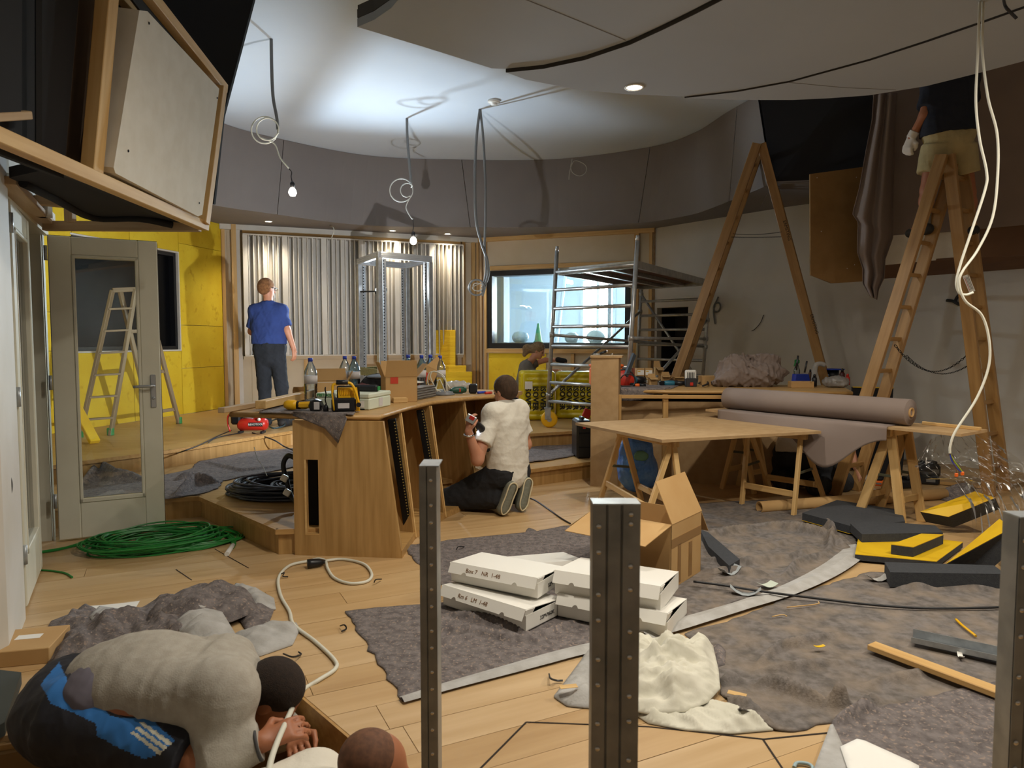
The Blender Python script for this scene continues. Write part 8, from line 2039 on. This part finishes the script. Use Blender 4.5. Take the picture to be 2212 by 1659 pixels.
# yellow cordless drill lying down
p = D(650, 889); t = thing('cordless_drill', 'yellow and black cordless drill lying on the desk end', 'power tool', p)
a, b = at(616, 874, p.y), at(668, 876, p.y); d = (b - a).normalized()
MB().lathe(a, [(0.0, -0.012), (0.022, -0.004), (0.034, 0.02), (0.035, 0.06), (0.028, 0.08)], 18, d).build('motor_cap', YELP, t)
MB().lathe(a, [(0.028, 0.075), (0.027, 0.13), (0.022, 0.15)], 18, d).build('gear_case', BLACKP, t)
MB().beam(lerp(a, b, 0.55), at(690, 874, p.y - 0.03), 0.05, 0.045, b=0.012).build('grip', YELP, t)
MB().lathe(at(680, 877, p.y - 0.07), [(0.0, 0), (0.040, 0.0), (0.046, 0.008), (0.046, 0.06), (0.03, 0.07)], 8, (0, 1, 0), False).build('battery', BLACKP, t)
MB().bbox(at(684, 877, p.y - 0.073), (0.038, 0.004, 0.05), 0.002).build('battery_label', LBL, t)
# yellow work lamp seen from behind
p = D(748, 892); t = thing('work_lamp', 'yellow cordless work lamp with black handle standing on the desk', 'lamp', p)
M = fr(p, 0.18); k = p.y / FPX
MB(M).bbox((-0.015, 0.0, 0.055), (52 * k, 0.05, 30 * k), 0.012).build('battery_pack', BLACKP, t)
MB(M).bbox((-0.015, -0.026, 0.05), (0.075, 0.003, 0.035), 0.002).build('battery_label', LBL, t)
MB(M).prism([(-0.045, 0.02, 0.01), (0.088, 0.02, 0.01), (0.07, 0.02, 0.165), (-0.055, 0.02, 0.165)], (0, 0.045, 0)).build('lamp_head', YELP, t)
for i in range(9): MB(M).bbox((-0.035 + i * 0.011, 0.017, 0.135), (0.005, 0.008, 0.035), 0.001).build('cooling_rib', YELP, t)
MB(M).bbox((0.012, 0.068, 0.09), (0.15, 0.008, 0.17), 0.004).build('front_frame', BLACKP, t)
MB(M).tube(spline([(-0.075, -0.02, 0.02), (-0.085, -0.02, 0.17), (-0.06, -0.02, 0.195), (0.0, -0.02, 0.2), (0.035, -0.02, 0.195), (0.06, -0.02, 0.15), (0.085, -0.02, 0.06)], 5), 0.009, 8).build('handle_bow', YELP, t)
MB(M).tube([(-0.06, -0.02, 0.205), (0.015, -0.02, 0.205)], 0.016, 12).build('handle_grip', BLACKP, t)
MB(M).tube([(-0.085, -0.02, 0.165), (-0.07, -0.02, 0.02)], 0.008, 8).build('bracket', BLACKP, t); MB(M).lathe((0.082, -0.03, 0.055), [(0.016, 0), (0.016, 0.02)], 12, (0, 1, 0)).build('pivot_knob', BLACKP, t)
# auger bit in its stand
p = D(704, 891); t = thing('drill_bit', 'drill bit standing upright in a black holder beside the work lamp', 'drill bit', p)
MB().lathe(p, [(0.018, 0), (0.018, 0.03), (0.013, 0.045), (0.006, 0.055)], 14).build('holder', BLACKP, t); mb = MB(); mb.tube([p + V(0.003 * math.cos(k_ * 1.1), 0.003 * math.sin(k_ * 1.1), 0.05 + 0.012 * k_) for k_ in range(11)], 0.0045, 6); mb.build('shank', BLACKM, t)
# pale tool case with a black planer on it
p = D(765, 886); t = thing('tool_case', 'pale green plastic tool case behind the yellow work lamp', 'tool case', p)
a, b, c = D(690, 884), D(806, 887), D(837, 876)
rz = math.atan2((b - a).y, (b - a).x); wd = (b - a).length; dp = (c - b).length; M = fr((a + c) / 2, rz)
dp = min(dp, 0.36); hh = 0.115
MB(M).bbox((0, 0, hh * 0.35), (wd, dp, hh * 0.7), 0.008).build('case_base', SYST, t); MB(M).bbox((0, 0, hh * 0.85), (wd * 1.01, dp * 1.01, hh * 0.3), 0.008).build('case_lid', SYST, t)
text_mesh('FESTOOL', 0.028, GREENP, M @ Matrix.Translation((-wd * 0.33, -dp / 2 - 0.003, hh * 0.86)) @ Matrix.Rotation(math.pi / 2, 4, 'X'), t, 'maker_name', bold=0.001)
MB(M).box((wd * 0.28, -dp / 2 - 0.002, hh * 0.35), (0.1, 0.002, 0.045)).build('paper_label', PAPER, t); MB(M).box((wd / 2 + 0.002, 0, hh * 0.4), (0.002, 0.06, 0.06)).build('side_label', LBL, t); MB(M).bbox((wd * 0.35, -dp / 2 - 0.002, hh * 0.05), (0.05, 0.004, 0.01), 0.001).build('latch', BLACKP, t); MB(M).bbox((0.0, -dp / 2 - 0.004, hh * 0.72), (0.09, 0.01, 0.02), 0.004).build('latch', SYST, t)
t = thing('oscillating_tool', 'long black cordless tool lying on the pale tool case', 'power tool', (a + c) / 2 + V(0, 0, hh)); M2 = M @ Matrix.Translation((0.02, 0.02, hh + 0.024))
MB(M2).bbox((0.06, 0, 0), (0.20, 0.06, 0.046), 0.012).build('body', BLACKP, t); MB(M2).bbox((-0.1, 0, -0.004), (0.12, 0.045, 0.036), 0.01).build('head', BLACKM, t); MB(M2).bbox((-0.06, -0.03, 0.0), (0.03, 0.006, 0.02), 0.002).build('switch', GREENP, t); MB(M2).bbox((0.163, 0, 0), (0.006, 0.04, 0.03), 0.002).build('end_ring', GREENP, t)
# cartons, bag, cloth
t = carton('cardboard_box', 'open carton with address labels behind the tool case', fr(D(715, 862), 0.25), (0.26, 0.20, 0.15), {'+y': (0.3, 0.10), '-y': (2.6, 0.1), '-x': (2.0, 0.1), '+x': (0.5, 0.09)})
q = wmat(t); MB(q).prism([(-0.11, -0.103, 0.06), (0.02, -0.103, 0.06), (0.02, -0.103, 0.145), (-0.11, -0.103, 0.145)], (0, -0.002, 0)).build('address_label', PAPER, t)
for k in range(3): MB(q).box((-0.09 + 0.04 * k, -0.106, 0.10), (0.012, 0.002, 0.06)).build('barcode', INK, t)
t = carton('cardboard_box', 'taller open carton with red printing right of the tool case', fr(D(862, 866), 0.32), (0.25, 0.24, 0.20), {'-y': (0.25, 0.13), '+y': (0.5, 0.13), '+x': (0.75, 0.13), '-x': (0.35, 0.12)})
q = wmat(t); MB(q).box((-0.055, -0.1215, 0.17), (0.06, 0.002, 0.05)).build('red_mark', REDINK, t); MB(q).box((0.127, 0.0, 0.16), (0.002, 0.05, 0.09)).build('brown_tape', mat('reddish_tape', '8a3a22', 0.3), t); MB(q).bbox((-0.02, -0.16, 0.02), (0.11, 0.07, 0.04), 0.004).build('wood_block', PINE, t)
t = carton('cardboard_box', 'small dark open carton at the left rear of the desk', fr(D(650, 864), 0.1), (0.11, 0.1, 0.08), {'-y': (0.2, 0.03)}, mt=CARDI)
p = D(908, 852); M = fr(p, 0.35) @ Matrix.Rotation(0.42, 4, 'Y'); t = tag(bpy.data.objects.new('cardboard_box', None), 'orange-striped carton marked ASSY standing tilted behind the papers', 'box'); link(t, None, M)
MB(M).bbox((0, 0, 0.13), (0.12, 0.08, 0.26), 0.003).build('carton', CARD, t); MB(M).box((-0.034, -0.041, 0.10), (0.05, 0.003, 0.20)).build('orange_stripe', REDINK, t)
text_mesh('ASSY', 0.055, INK, M @ Matrix.Translation((0.024, -0.044, 0.09)) @ Matrix.Rotation(math.pi / 2, 4, 'X') @ Matrix.Rotation(-math.pi / 2, 4, 'Z'), t, 'printed_word'); MB(M).prism([(-0.06, -0.041, 0.255), (0.06, -0.041, 0.255), (0.05, -0.02, 0.36), (0.0, -0.02, 0.37)], (0, 0.004, 0)).build('flap', CARD, t)
p = D(820, 856); v_, f_ = sdf_mesh([('e', p + V(0.0, 0.1, 0.09), (0.19, 0.11, 0.09)), ('e', p + V(0.05, 0.1, 0.13), (0.14, 0.09, 0.05))], 0.010, 0.05, disp=folds(0.02, 81, 16), cuts=[((0, 0, DZ + 0.002), (0, 0, -1))])
t = thing('tool_bag', 'black soft bag with grey flap on the desk between the bottles', 'bag', p); arr_mesh('bag_body', v_, f_, BLACKF, t)
v_, f_ = sdf_mesh([('e', p + V(0.03, 0.07, 0.165), (0.15, 0.09, 0.02))], 0.008, 0.02, disp=folds(0.008, 82, 20)); arr_mesh('bag_flap', v_, f_, mat('blue_grey_cloth', '7d8794', 0.6), t)
p = D(782, 862); v_, f_ = sdf_mesh([('e', p + V(0, 0.05, 0.06), (0.10, 0.07, 0.06))], 0.008, 0.03, disp=folds(0.02, 83, 24), cuts=[((0, 0, DZ + 0.002), (0, 0, -1))]); arr_mesh('cloth_bundle', v_, f_, mat('maroon_cloth', '5b3232', 0.95), label='maroon cloth bundled on the desk behind the tool case', cat='cloth')
# stack of slotted bars, papers, cables, drill
t = thing('vent_bars', 'stack of black-ended grey slotted bars on the desk front', 'metal bars', D(905, 864)); a, b = D(893, 866), D(940, 857); M, L = axis_frame(a, b)
for k_ in range(5):
    MB(M).bbox((L / 2, 0.05 + 0.002 * k_, 0.013 + 0.0195 * k_), (L, 0.12, 0.0175), 0.002).build('bar', ALUG, t); MB(M).box((L / 2, -0.0105 + 0.002 * k_, 0.013 + 0.0195 * k_), (L * 0.96, 0.003, 0.005)).build('slot', INK, t)
MB(M).bbox((-0.035, 0.05, 0.05), (0.07, 0.13, 0.098), 0.006).build('end_blocks', BLACKP, t)
M, L = axis_frame(D(880, 856) + V(0, 0, 0.109), D(936, 848) + V(0, 0, 0.109)); MB(M).prism([(0, -0.05, 0.0), (L, -0.05, 0), (L, 0.10, 0.02), (0, 0.10, 0.02)], (0, 0, 0.008)).build('papers', PAPER, label='white papers lying on the stack of slotted bars', cat='paper')
t = thing('cable_bundle', 'grey cable loops and flat disc on the desk right of the bars', 'cable', D(955, 853))
MB().lathe(D(958, 853), [(0.10, 0), (0.10, 0.012), (0.085, 0.018), (0.085, 0.028), (0.06, 0.03)], 24).build('flat_disc', mat('grey_plastic', '77787a', 0.5), t)
for i, pts in enumerate(([(945, 846), (930, 815), (938, 802), (960, 815), (966, 846)], [(952, 846), (925, 830), (928, 805), (950, 808), (972, 838)], [(940, 848), (948, 820), (955, 830), (962, 848)])): cable('cable', [at(x, y, 6.1 + 0.02 * i) for x, y in pts], 0.005, WCABLE, t)
p = D(985, 845); v_, f_ = sdf_mesh([('e', p + V(0, 0.06, 0.045), (0.13, 0.07, 0.045))], 0.008, 0.03, disp=folds(0.02, 84, 30), cuts=[((0, 0, DZ + 0.002), (0, 0, -1))]); arr_mesh('plastic_bag', v_, f_, mat('clear_bag_white', 'bdb9b4', 0.25, alpha=0.75), label='crumpled clear bag on the desk behind the dark green drill', cat='bag')
p = D(1000, 851); t = thing('cordless_drill', 'dark green cordless drill lying near the far end of the desk', 'power tool', p); a, b = D(972, 852) + V(0, 0, 0.035), D(1012, 850) + V(0, 0, 0.035); d = (b - a).normalized()
MB().lathe(a, [(0.01, 0), (0.018, 0.02), (0.03, 0.04), (0.033, 0.12), (0.025, 0.16)], 16, d).build('motor_housing', mat('dark_green_case', '1e4a3a', 0.45), t); MB().bbox(lerp(a, b, 0.5) - V(0, 0.03, 0), (0.03, 0.01, 0.03), 0.003).build('switch', REDP, t); MB().bbox(D(1022, 850) + V(0, 0, 0.045), (0.075, 0.09, 0.085), 0.012).build('battery', BLACKP, t)
t = thing('hand_tools', 'blue and red handled tools at the far end of the desk', 'hand tool', D(1045, 851)); MB().cyl(D(1032, 851) + V(0, 0, 0.012), D(1048, 850) + V(0, 0, 0.012), 0.011).build('blue_handle', BLUEP, t); MB().cyl(D(1048, 852) + V(0, 0, 0.012), D(1062, 851) + V(0, 0, 0.012), 0.011).build('red_handle', REDP, t)
# lit lamp hidden among the cartons, shining at the ceiling and the man's back
wl2 = V(-1.15, 6.4, DZ); t = thing('led_work_light', 'small lit work light behind the cartons on the desk', 'lamp', wl2); MB().bbox(wl2 + V(0, 0, 0.05), (0.12, 0.06, 0.09), 0.01).build('lamp_body', BLACKP, t); MB().bbox(wl2 + V(-0.01, 0.032, 0.055), (0.10, 0.006, 0.07), 0.003).build('lamp_lens', emis('lit_work_light', 'f3f6ff', 12.0), t); wl_ = lamp('work_light_lamp', 'SPOT', wl2 + V(-0.02, 0.08, 0.12), 6 * DESKW, (0.95, 0.97, 1.0), 0.02, None, 150, 1.0); wl_.rotation_euler = V(-0.65, 0.75, 0.35).to_track_quat('-Z', 'Y').to_euler()

# ------------------------------------------------------------------ things on the right desk
v_, f_ = sdf_mesh([('e', D(1640, 838) + V(0, 0.28, 0.12), (0.36, 0.22, 0.15)), ('e', D(1610, 838) + V(0, 0.25, 0.21), (0.14, 0.13, 0.11)), ('e', D(1670, 838) + V(0, 0.32, 0.24), (0.18, 0.14, 0.11)), ('e', D(1580, 838) + V(0, 0.2, 0.06), (0.12, 0.12, 0.07))], 0.010, 0.06, disp=lambda X, Y, Z: 0.075 * sines(X, Y, Z, 88, 11, 5) + 0.018 * sines(X, Y, Z, 89, 30, 4) - 0.02, cuts=[((0, 0, DZ + 0.002), (0, 0, -1))])
arr_mesh('cloth_heap', v_, f_, TAUPE, label='large crumpled heap of taupe cloth on the right desk', cat='cloth heap')
def dbox(lab, px, py, w_, d_, h, rz=0.0, mt=CARD, z=0.0, name='small_box', cat='box', lid=None, open_=False):
    p = D(px, py) + V(0, d_ / 2, z); M = fr(p, rz)
    if open_: return carton(name, lab, M, (w_, d_, h), {'-y': (1.9, h * 0.6), '+y': (0.4, h * 0.5)}, 0.003, mt=mt)
    t = tag(bpy.data.objects.new(name, None), lab, cat); link(t, None, M)
    MB(M).bbox((0, 0, h / 2), (w_, d_, h), 0.003).build('carton', mt, t)
    if lid: MB(M).box((0, -d_ / 2 - 0.001, h * 0.45), (w_ * 0.85, 0.002, h * 0.6)).build('paper_label', lid, t); MB(M).box((-w_ * 0.2, -d_ / 2 - 0.002, h * 0.6), (w_ * 0.35, 0.002, h * 0.12)).build('label_bar', YFILM, t)
    return t
dbox('pale screw box on top of the left pair of boxes', 1383, 830, 0.085, 0.10, 0.085, 0.05, CARD, 0.09, lid=PAPER)
dbox('pale screw box at the bottom of the left pair of boxes', 1383, 830, 0.085, 0.10, 0.088, 0.0, CARD, lid=PAPER)
dbox('pale screw box on top of the right pair of boxes', 1402, 830, 0.085, 0.10, 0.085, -0.05, CARD, 0.09, lid=PAPER)
dbox('pale screw box at the bottom of the right pair of boxes', 1402, 830, 0.085, 0.10, 0.088, 0.0, CARD, lid=PAPER)
dbox('reddish screw box left of the pale screw boxes', 1370, 828, 0.05, 0.09, 0.17, 0.0, mat('rust_card', '8c4a36', 0.8))
dbox('small open carton facing the camera in front of the screw boxes', 1411, 833, 0.09, 0.08, 0.085, 0.05, CARD, open_=True)
dbox('small open carton of screws beside the ladder leg', 1440, 826, 0.10, 0.09, 0.08, -0.1, CARD, open_=True)
dbox('small open carton of screws right of the ladder leg foot', 1466, 826, 0.12, 0.09, 0.065, 0.05, CARD, open_=True)
dbox('stacked small open carton behind the screw boxes', 1423, 822, 0.09, 0.08, 0.16, 0.1, CARD, open_=True)
dbox('plain cardboard box left of the taupe cloth heap', 1536, 832, 0.20, 0.14, 0.10, 0.05, CARD)
dbox('narrow cardboard box in front of the taupe cloth heap', 1734, 838, 0.23, 0.10, 0.065, 0.0, CARD)
def grinder(lab, px0, py0, px1, py1, mt, r=0.034, cat='power tool'):
    a, b = D(px0, py0) + V(0, 0, r), D(px1, py1) + V(0, 0, r); d = (b - a).normalized(); L = (b - a).length; t = thing('power_tool', lab, cat, (a + b) / 2 - V(0, 0, r))
    MB().lathe(a, [(0.0, 0), (r * 0.8, 0.01), (r, 0.04), (r * 0.95, L * 0.45), (r * 0.75, L * 0.5)], 16, d).build('motor_housing', mt, t); MB().lathe(a, [(r * 0.8, L * 0.48), (r * 0.85, L * 0.8), (r * 0.7, L)], 16, d).build('grip', BLACKP, t); MB().bbox(a + V(-0.01, 0, 0.0), (0.05, 0.06, 0.05), 0.01).build('head', BLACKM, t)
    return t
grinder('teal grinder with cable on the felt, left of the screw boxes', 1352, 832, 1392, 830, TEALP, 0.05)
grinder('slim teal and black tool in front of the ladder leg', 1432, 834, 1482, 834, TEALP, 0.03)
grinder('orange-handled tool on the felt in front of the teal grinder', 1368, 836, 1395, 836, ORANGE, 0.018)
grinder('long black tool lying on top of the screw boxes', 1362, 792, 1412, 788, BLACKP, 0.02)
cable('tool_cable', [at(1335, 828, 7.0), at(1345, 812, 7.0), at(1360, 808, 7.0), at(1372, 818, 7.0), at(1368, 832, 7.0), at(1345, 834, 7.0), at(1335, 830, 7.0)], 0.006, BCABLE, label='black cable looped around the teal grinder', cat='cable')
p = D(1494, 836); t = thing('bit_case', 'white drill-bit case in a dark stand with red clip', 'bit case', p)
MB().bbox(p + V(0, 0.04, 0.045), (0.11, 0.07, 0.09), 0.006).build('stand', mat('dark_grey_plastic', '2b2c2f', 0.5), t); MB().bbox(p + V(0, 0.05, 0.125), (0.115, 0.04, 0.10), 0.012).build('case', WHITEP, t); MB().bbox(p + V(0, 0.0, 0.03), (0.035, 0.012, 0.035), 0.005).build('clip', REDP, t)
for k_ in range(5): MB().cyl(p + V(-0.035 + 0.016 * k_, 0.027, 0.085), p + V(-0.035 + 0.016 * k_, 0.027, 0.15), 0.004).build('drill_bit', INK, t)
p = D(1268, 822); t = thing('tool_box', 'orange plastic tool box on the desk behind the fibreboard column', 'tool box', V(1.0, 7.55, DZ)); MB().bbox(V(1.0, 7.55, DZ + 0.10), (0.34, 0.2, 0.2), 0.02).build('box_body', ORANGE, t); MB().bbox(V(1.0, 7.55, DZ + 0.215), (0.35, 0.21, 0.03), 0.01).build('lid', ORANGE, t); MB().bbox(V(1.0, 7.55, DZ + 0.24), (0.16, 0.03, 0.025), 0.008).build('handle', BLACKP, t)
t = thing('blade_guard', 'red tool with black rim behind the fibreboard column', 'power tool', V(1.24, 7.35, DZ)); MB().lathe(V(1.16, 7.4, DZ + 0.06), [(0.0, 0), (0.11, 0), (0.11, 0.04), (0, 0.04)], 24, (0, -1, 0)).build('red_guard', REDP, t); MB().tube([V(1.16 + 0.115 * math.cos(a), 7.38, DZ + 0.06 + 0.115 * math.sin(a)) for a in [math.pi * i / 14 - 0.35 for i in range(18)]], 0.012, 6).build('rim', BLACKP, t)
lumber('spirit_level', at(1352, 812, 7.25), at(1370, 765, 7.35), 0.025, 0.055, mat('grey_blue_metal', '56606a', 0.4, 0.5), label='grey spirit level leaning against the scaffold', cat='tool')
heap([(1420, 820), (1440, 812), (1465, 815), (1470, 826), (1440, 828)], DZ, 0.07, 61, mat('brown_leather', '4f3a2c', 0.8), 'leather_pouch', None); o = bpy.data.objects['leather_pouch']; tag(o, 'brown leather pouch among the small boxes by the ladder leg', 'pouch')
cable('tool_cable', [D(1510, 832) + V(0, 0, 0.02), D(1520, 828) + V(0, 0, 0.04), D(1530, 834) + V(0, 0, 0.03), D(1518, 838) + V(0, 0, 0.02)], 0.010, BCABLE, label='bundled black lead right of the drill-bit case', cat='cable')
# felt over the desk front
t = thing('felt_scrap', 'felt piece hanging over the front of the right desk', 'cloth', D(1390, 843)); vs = []; fa = []
topp = [(1334, 838), (1360, 839), (1385, 840), (1410, 839), (1430, 838), (1448, 835)]; lowp_ = [(1334, 866), (1362, 866), (1378, 864), (1405, 852), (1430, 844), (1450, 838)]
for k_ in range(6):
    for j in range(6): v = j / 5; p = at(topp[k_][0], topp[k_][1] + (lowp_[k_][1] - topp[k_][1]) * v, 6.9 + 0.012 * math.sin(k_ * 2)); vs.append(tuple(p))
for k_ in range(5):
    for j in range(5): a = k_ * 6 + j; fa.append((a, a + 1, a + 7, a + 6))
o = arr_mesh('hanging_felt', vs, fa, FELT, t); o.modifiers.new('thickness', 'SOLIDIFY').thickness = 0.006
cloth('felt', ragged(zp([(1335, 841), (1450, 841), (1470, 832), (1420, 828), (1335, 828)], DZ), 0.008, 0.04, 3), DZ, waves(0.006, 14, 20), FELT, 0.02, t)
# bottles and small things at the right end
p = D(1728, 822); t = thing('spray_bottle', 'clear spray bottle with green trigger on the right desk', 'bottle', p); MB().lathe(p + V(0, 0.1, 0), [(0.035, 0), (0.037, 0.02), (0.036, 0.12), (0.02, 0.17), (0.014, 0.2)], 16).build('bottle_body', BOTTLE, t); MB().bbox(p + V(0, 0.1, 0.225), (0.06, 0.03, 0.05), 0.01).build('trigger_head', GREENP, t); MB().bbox(p + V(-0.028, 0.1, 0.19), (0.012, 0.02, 0.05), 0.004, Matrix.Rotation(0.3, 3, 'Y')).build('trigger', GREENP, t); MB().lathe(p + V(0, 0.1, 0.0), [(0.0385, 0.02), (0.0385, 0.05)], 16).build('green_base', GREENP, t)
p = D(1738, 826); t = thing('plastic_tray', 'blue plastic tray with black brushes behind the narrow box', 'tray', p); MB().prism([p + V(-0.08, 0.06, 0.0), p + V(0.09, 0.06, 0), p + V(0.07, 0.06, 0.09), p + V(-0.07, 0.06, 0.09)], (0, 0.12, 0)).build('tray', BLUEP, t)
for (x, y0_, y1_) in ((1720, 800, 768), (1738, 805, 780)): MB().cyl(at(x, y0_, 7.1), at(x + (5 if x > 1730 else 4), y1_, 7.1), 0.009).build('brush_handle', BLACKP, t)
def gbottle(lab, px, py, r, h, mt, capm, x=0.0):
    p = D(px, py) + V(0, 0.08, 0); t = thing('glue_bottle', lab, 'bottle', p); MB().lathe(p, [(r, 0), (r, h * 0.65), (r * 0.5, h * 0.78)], 14).build('bottle_body', mt, t); MB().lathe(p, [(r * 0.55, h * 0.76), (r * 0.5, h * 0.95), (r * 0.2, h)], 12).build('cap', capm, t)
gbottle('small black bottle with blue label beside the narrow box', 1766, 836, 0.026, 0.13, BLACKP, BLACKP); gbottle('dark bottle with red top near the clear wrap', 1826, 830, 0.03, 0.17, mat('dark_red_plastic', '4a1a16', 0.45), BLACKP); gbottle('brown bottle behind the clear wrap', 1756, 824, 0.022, 0.14, BROWNP, BLACKP); gbottle('short red glue bottle at the end of the right desk', 1838, 832, 0.025, 0.12, REDP, REDP)
p = D(1770, 828); MB().tube(spline([p + V(-0.02, 0.1, 0.0), p + V(-0.015, 0.1, 0.12), p + V(0.0, 0.1, 0.2), p + V(0.05, 0.1, 0.215), p + V(0.1, 0.1, 0.2)], 5), [0.03] * 6 + [0.028] * 15, 10).build('plastic_sleeve', mat('clear_bag_white', 'bdb9b4', 0.25, alpha=0.75), label='bent clear plastic sleeve beside the second ladder leg', cat='plastic sleeve')
p = D(1808, 826); t = thing('cable_reel', 'dark reel with flat blue flange at the end of the right desk', 'reel', p + V(0, 0.12, 0)); MB().lathe(p + V(0, 0.12, 0), [(0.07, 0), (0.07, 0.14)], 20).build('drum', BLACKP, t); MB().lathe(p + V(0, 0.12, 0.14), [(0.13, 0), (0.13, 0.012), (0, 0.014)], 28).build('flange', BLUEP, t)
p = D(1812, 838); v_, f_ = sdf_mesh([('e', p + V(0, 0.08, 0.055), (0.13, 0.08, 0.055)), ('c', p + V(0.03, 0.0, 0.05), p + V(0.03, 0.1, 0.05), 0.045, 0.045)], 0.008, 0.04, disp=folds(0.02, 86, 30), cuts=[((0, 0, DZ + 0.002), (0, 0, -1))]); arr_mesh('plastic_wrap', v_, f_, mat('clear_wrap_grey', '96918c', 0.25, alpha=0.85), label='rolled clear plastic wrap at the right end of the desk', cat='plastic wrap')
# bits on the fibreboard column
t = thing('hand_tools', 'small metal tools lying on top of the fibreboard column', 'hand tool', V(bl.x + 0.12, bl.y + 0.08, h_)); q = V(bl.x + 0.12, bl.y + 0.06, h_ + 0.008)
MB().cyl(q + V(-0.09, 0, 0.002), q + V(-0.02, 0, 0.002), 0.008).build('steel_rod', STEEL, t); MB().cyl(q + V(-0.03, 0, 0.006), q + V(0.03, 0.01, 0.03), 0.012).build('black_handle', BLACKP, t); MB().ell(q + V(0.04, 0.01, 0.03), (0.012, 0.01, 0.014), 10, 6).build('chrome_jaw', CHROME, t); MB().ell(q + V(0.09, 0.0, 0.004), (0.008, 0.008, 0.008), 8, 6).build('steel_nut', CHROME, t)
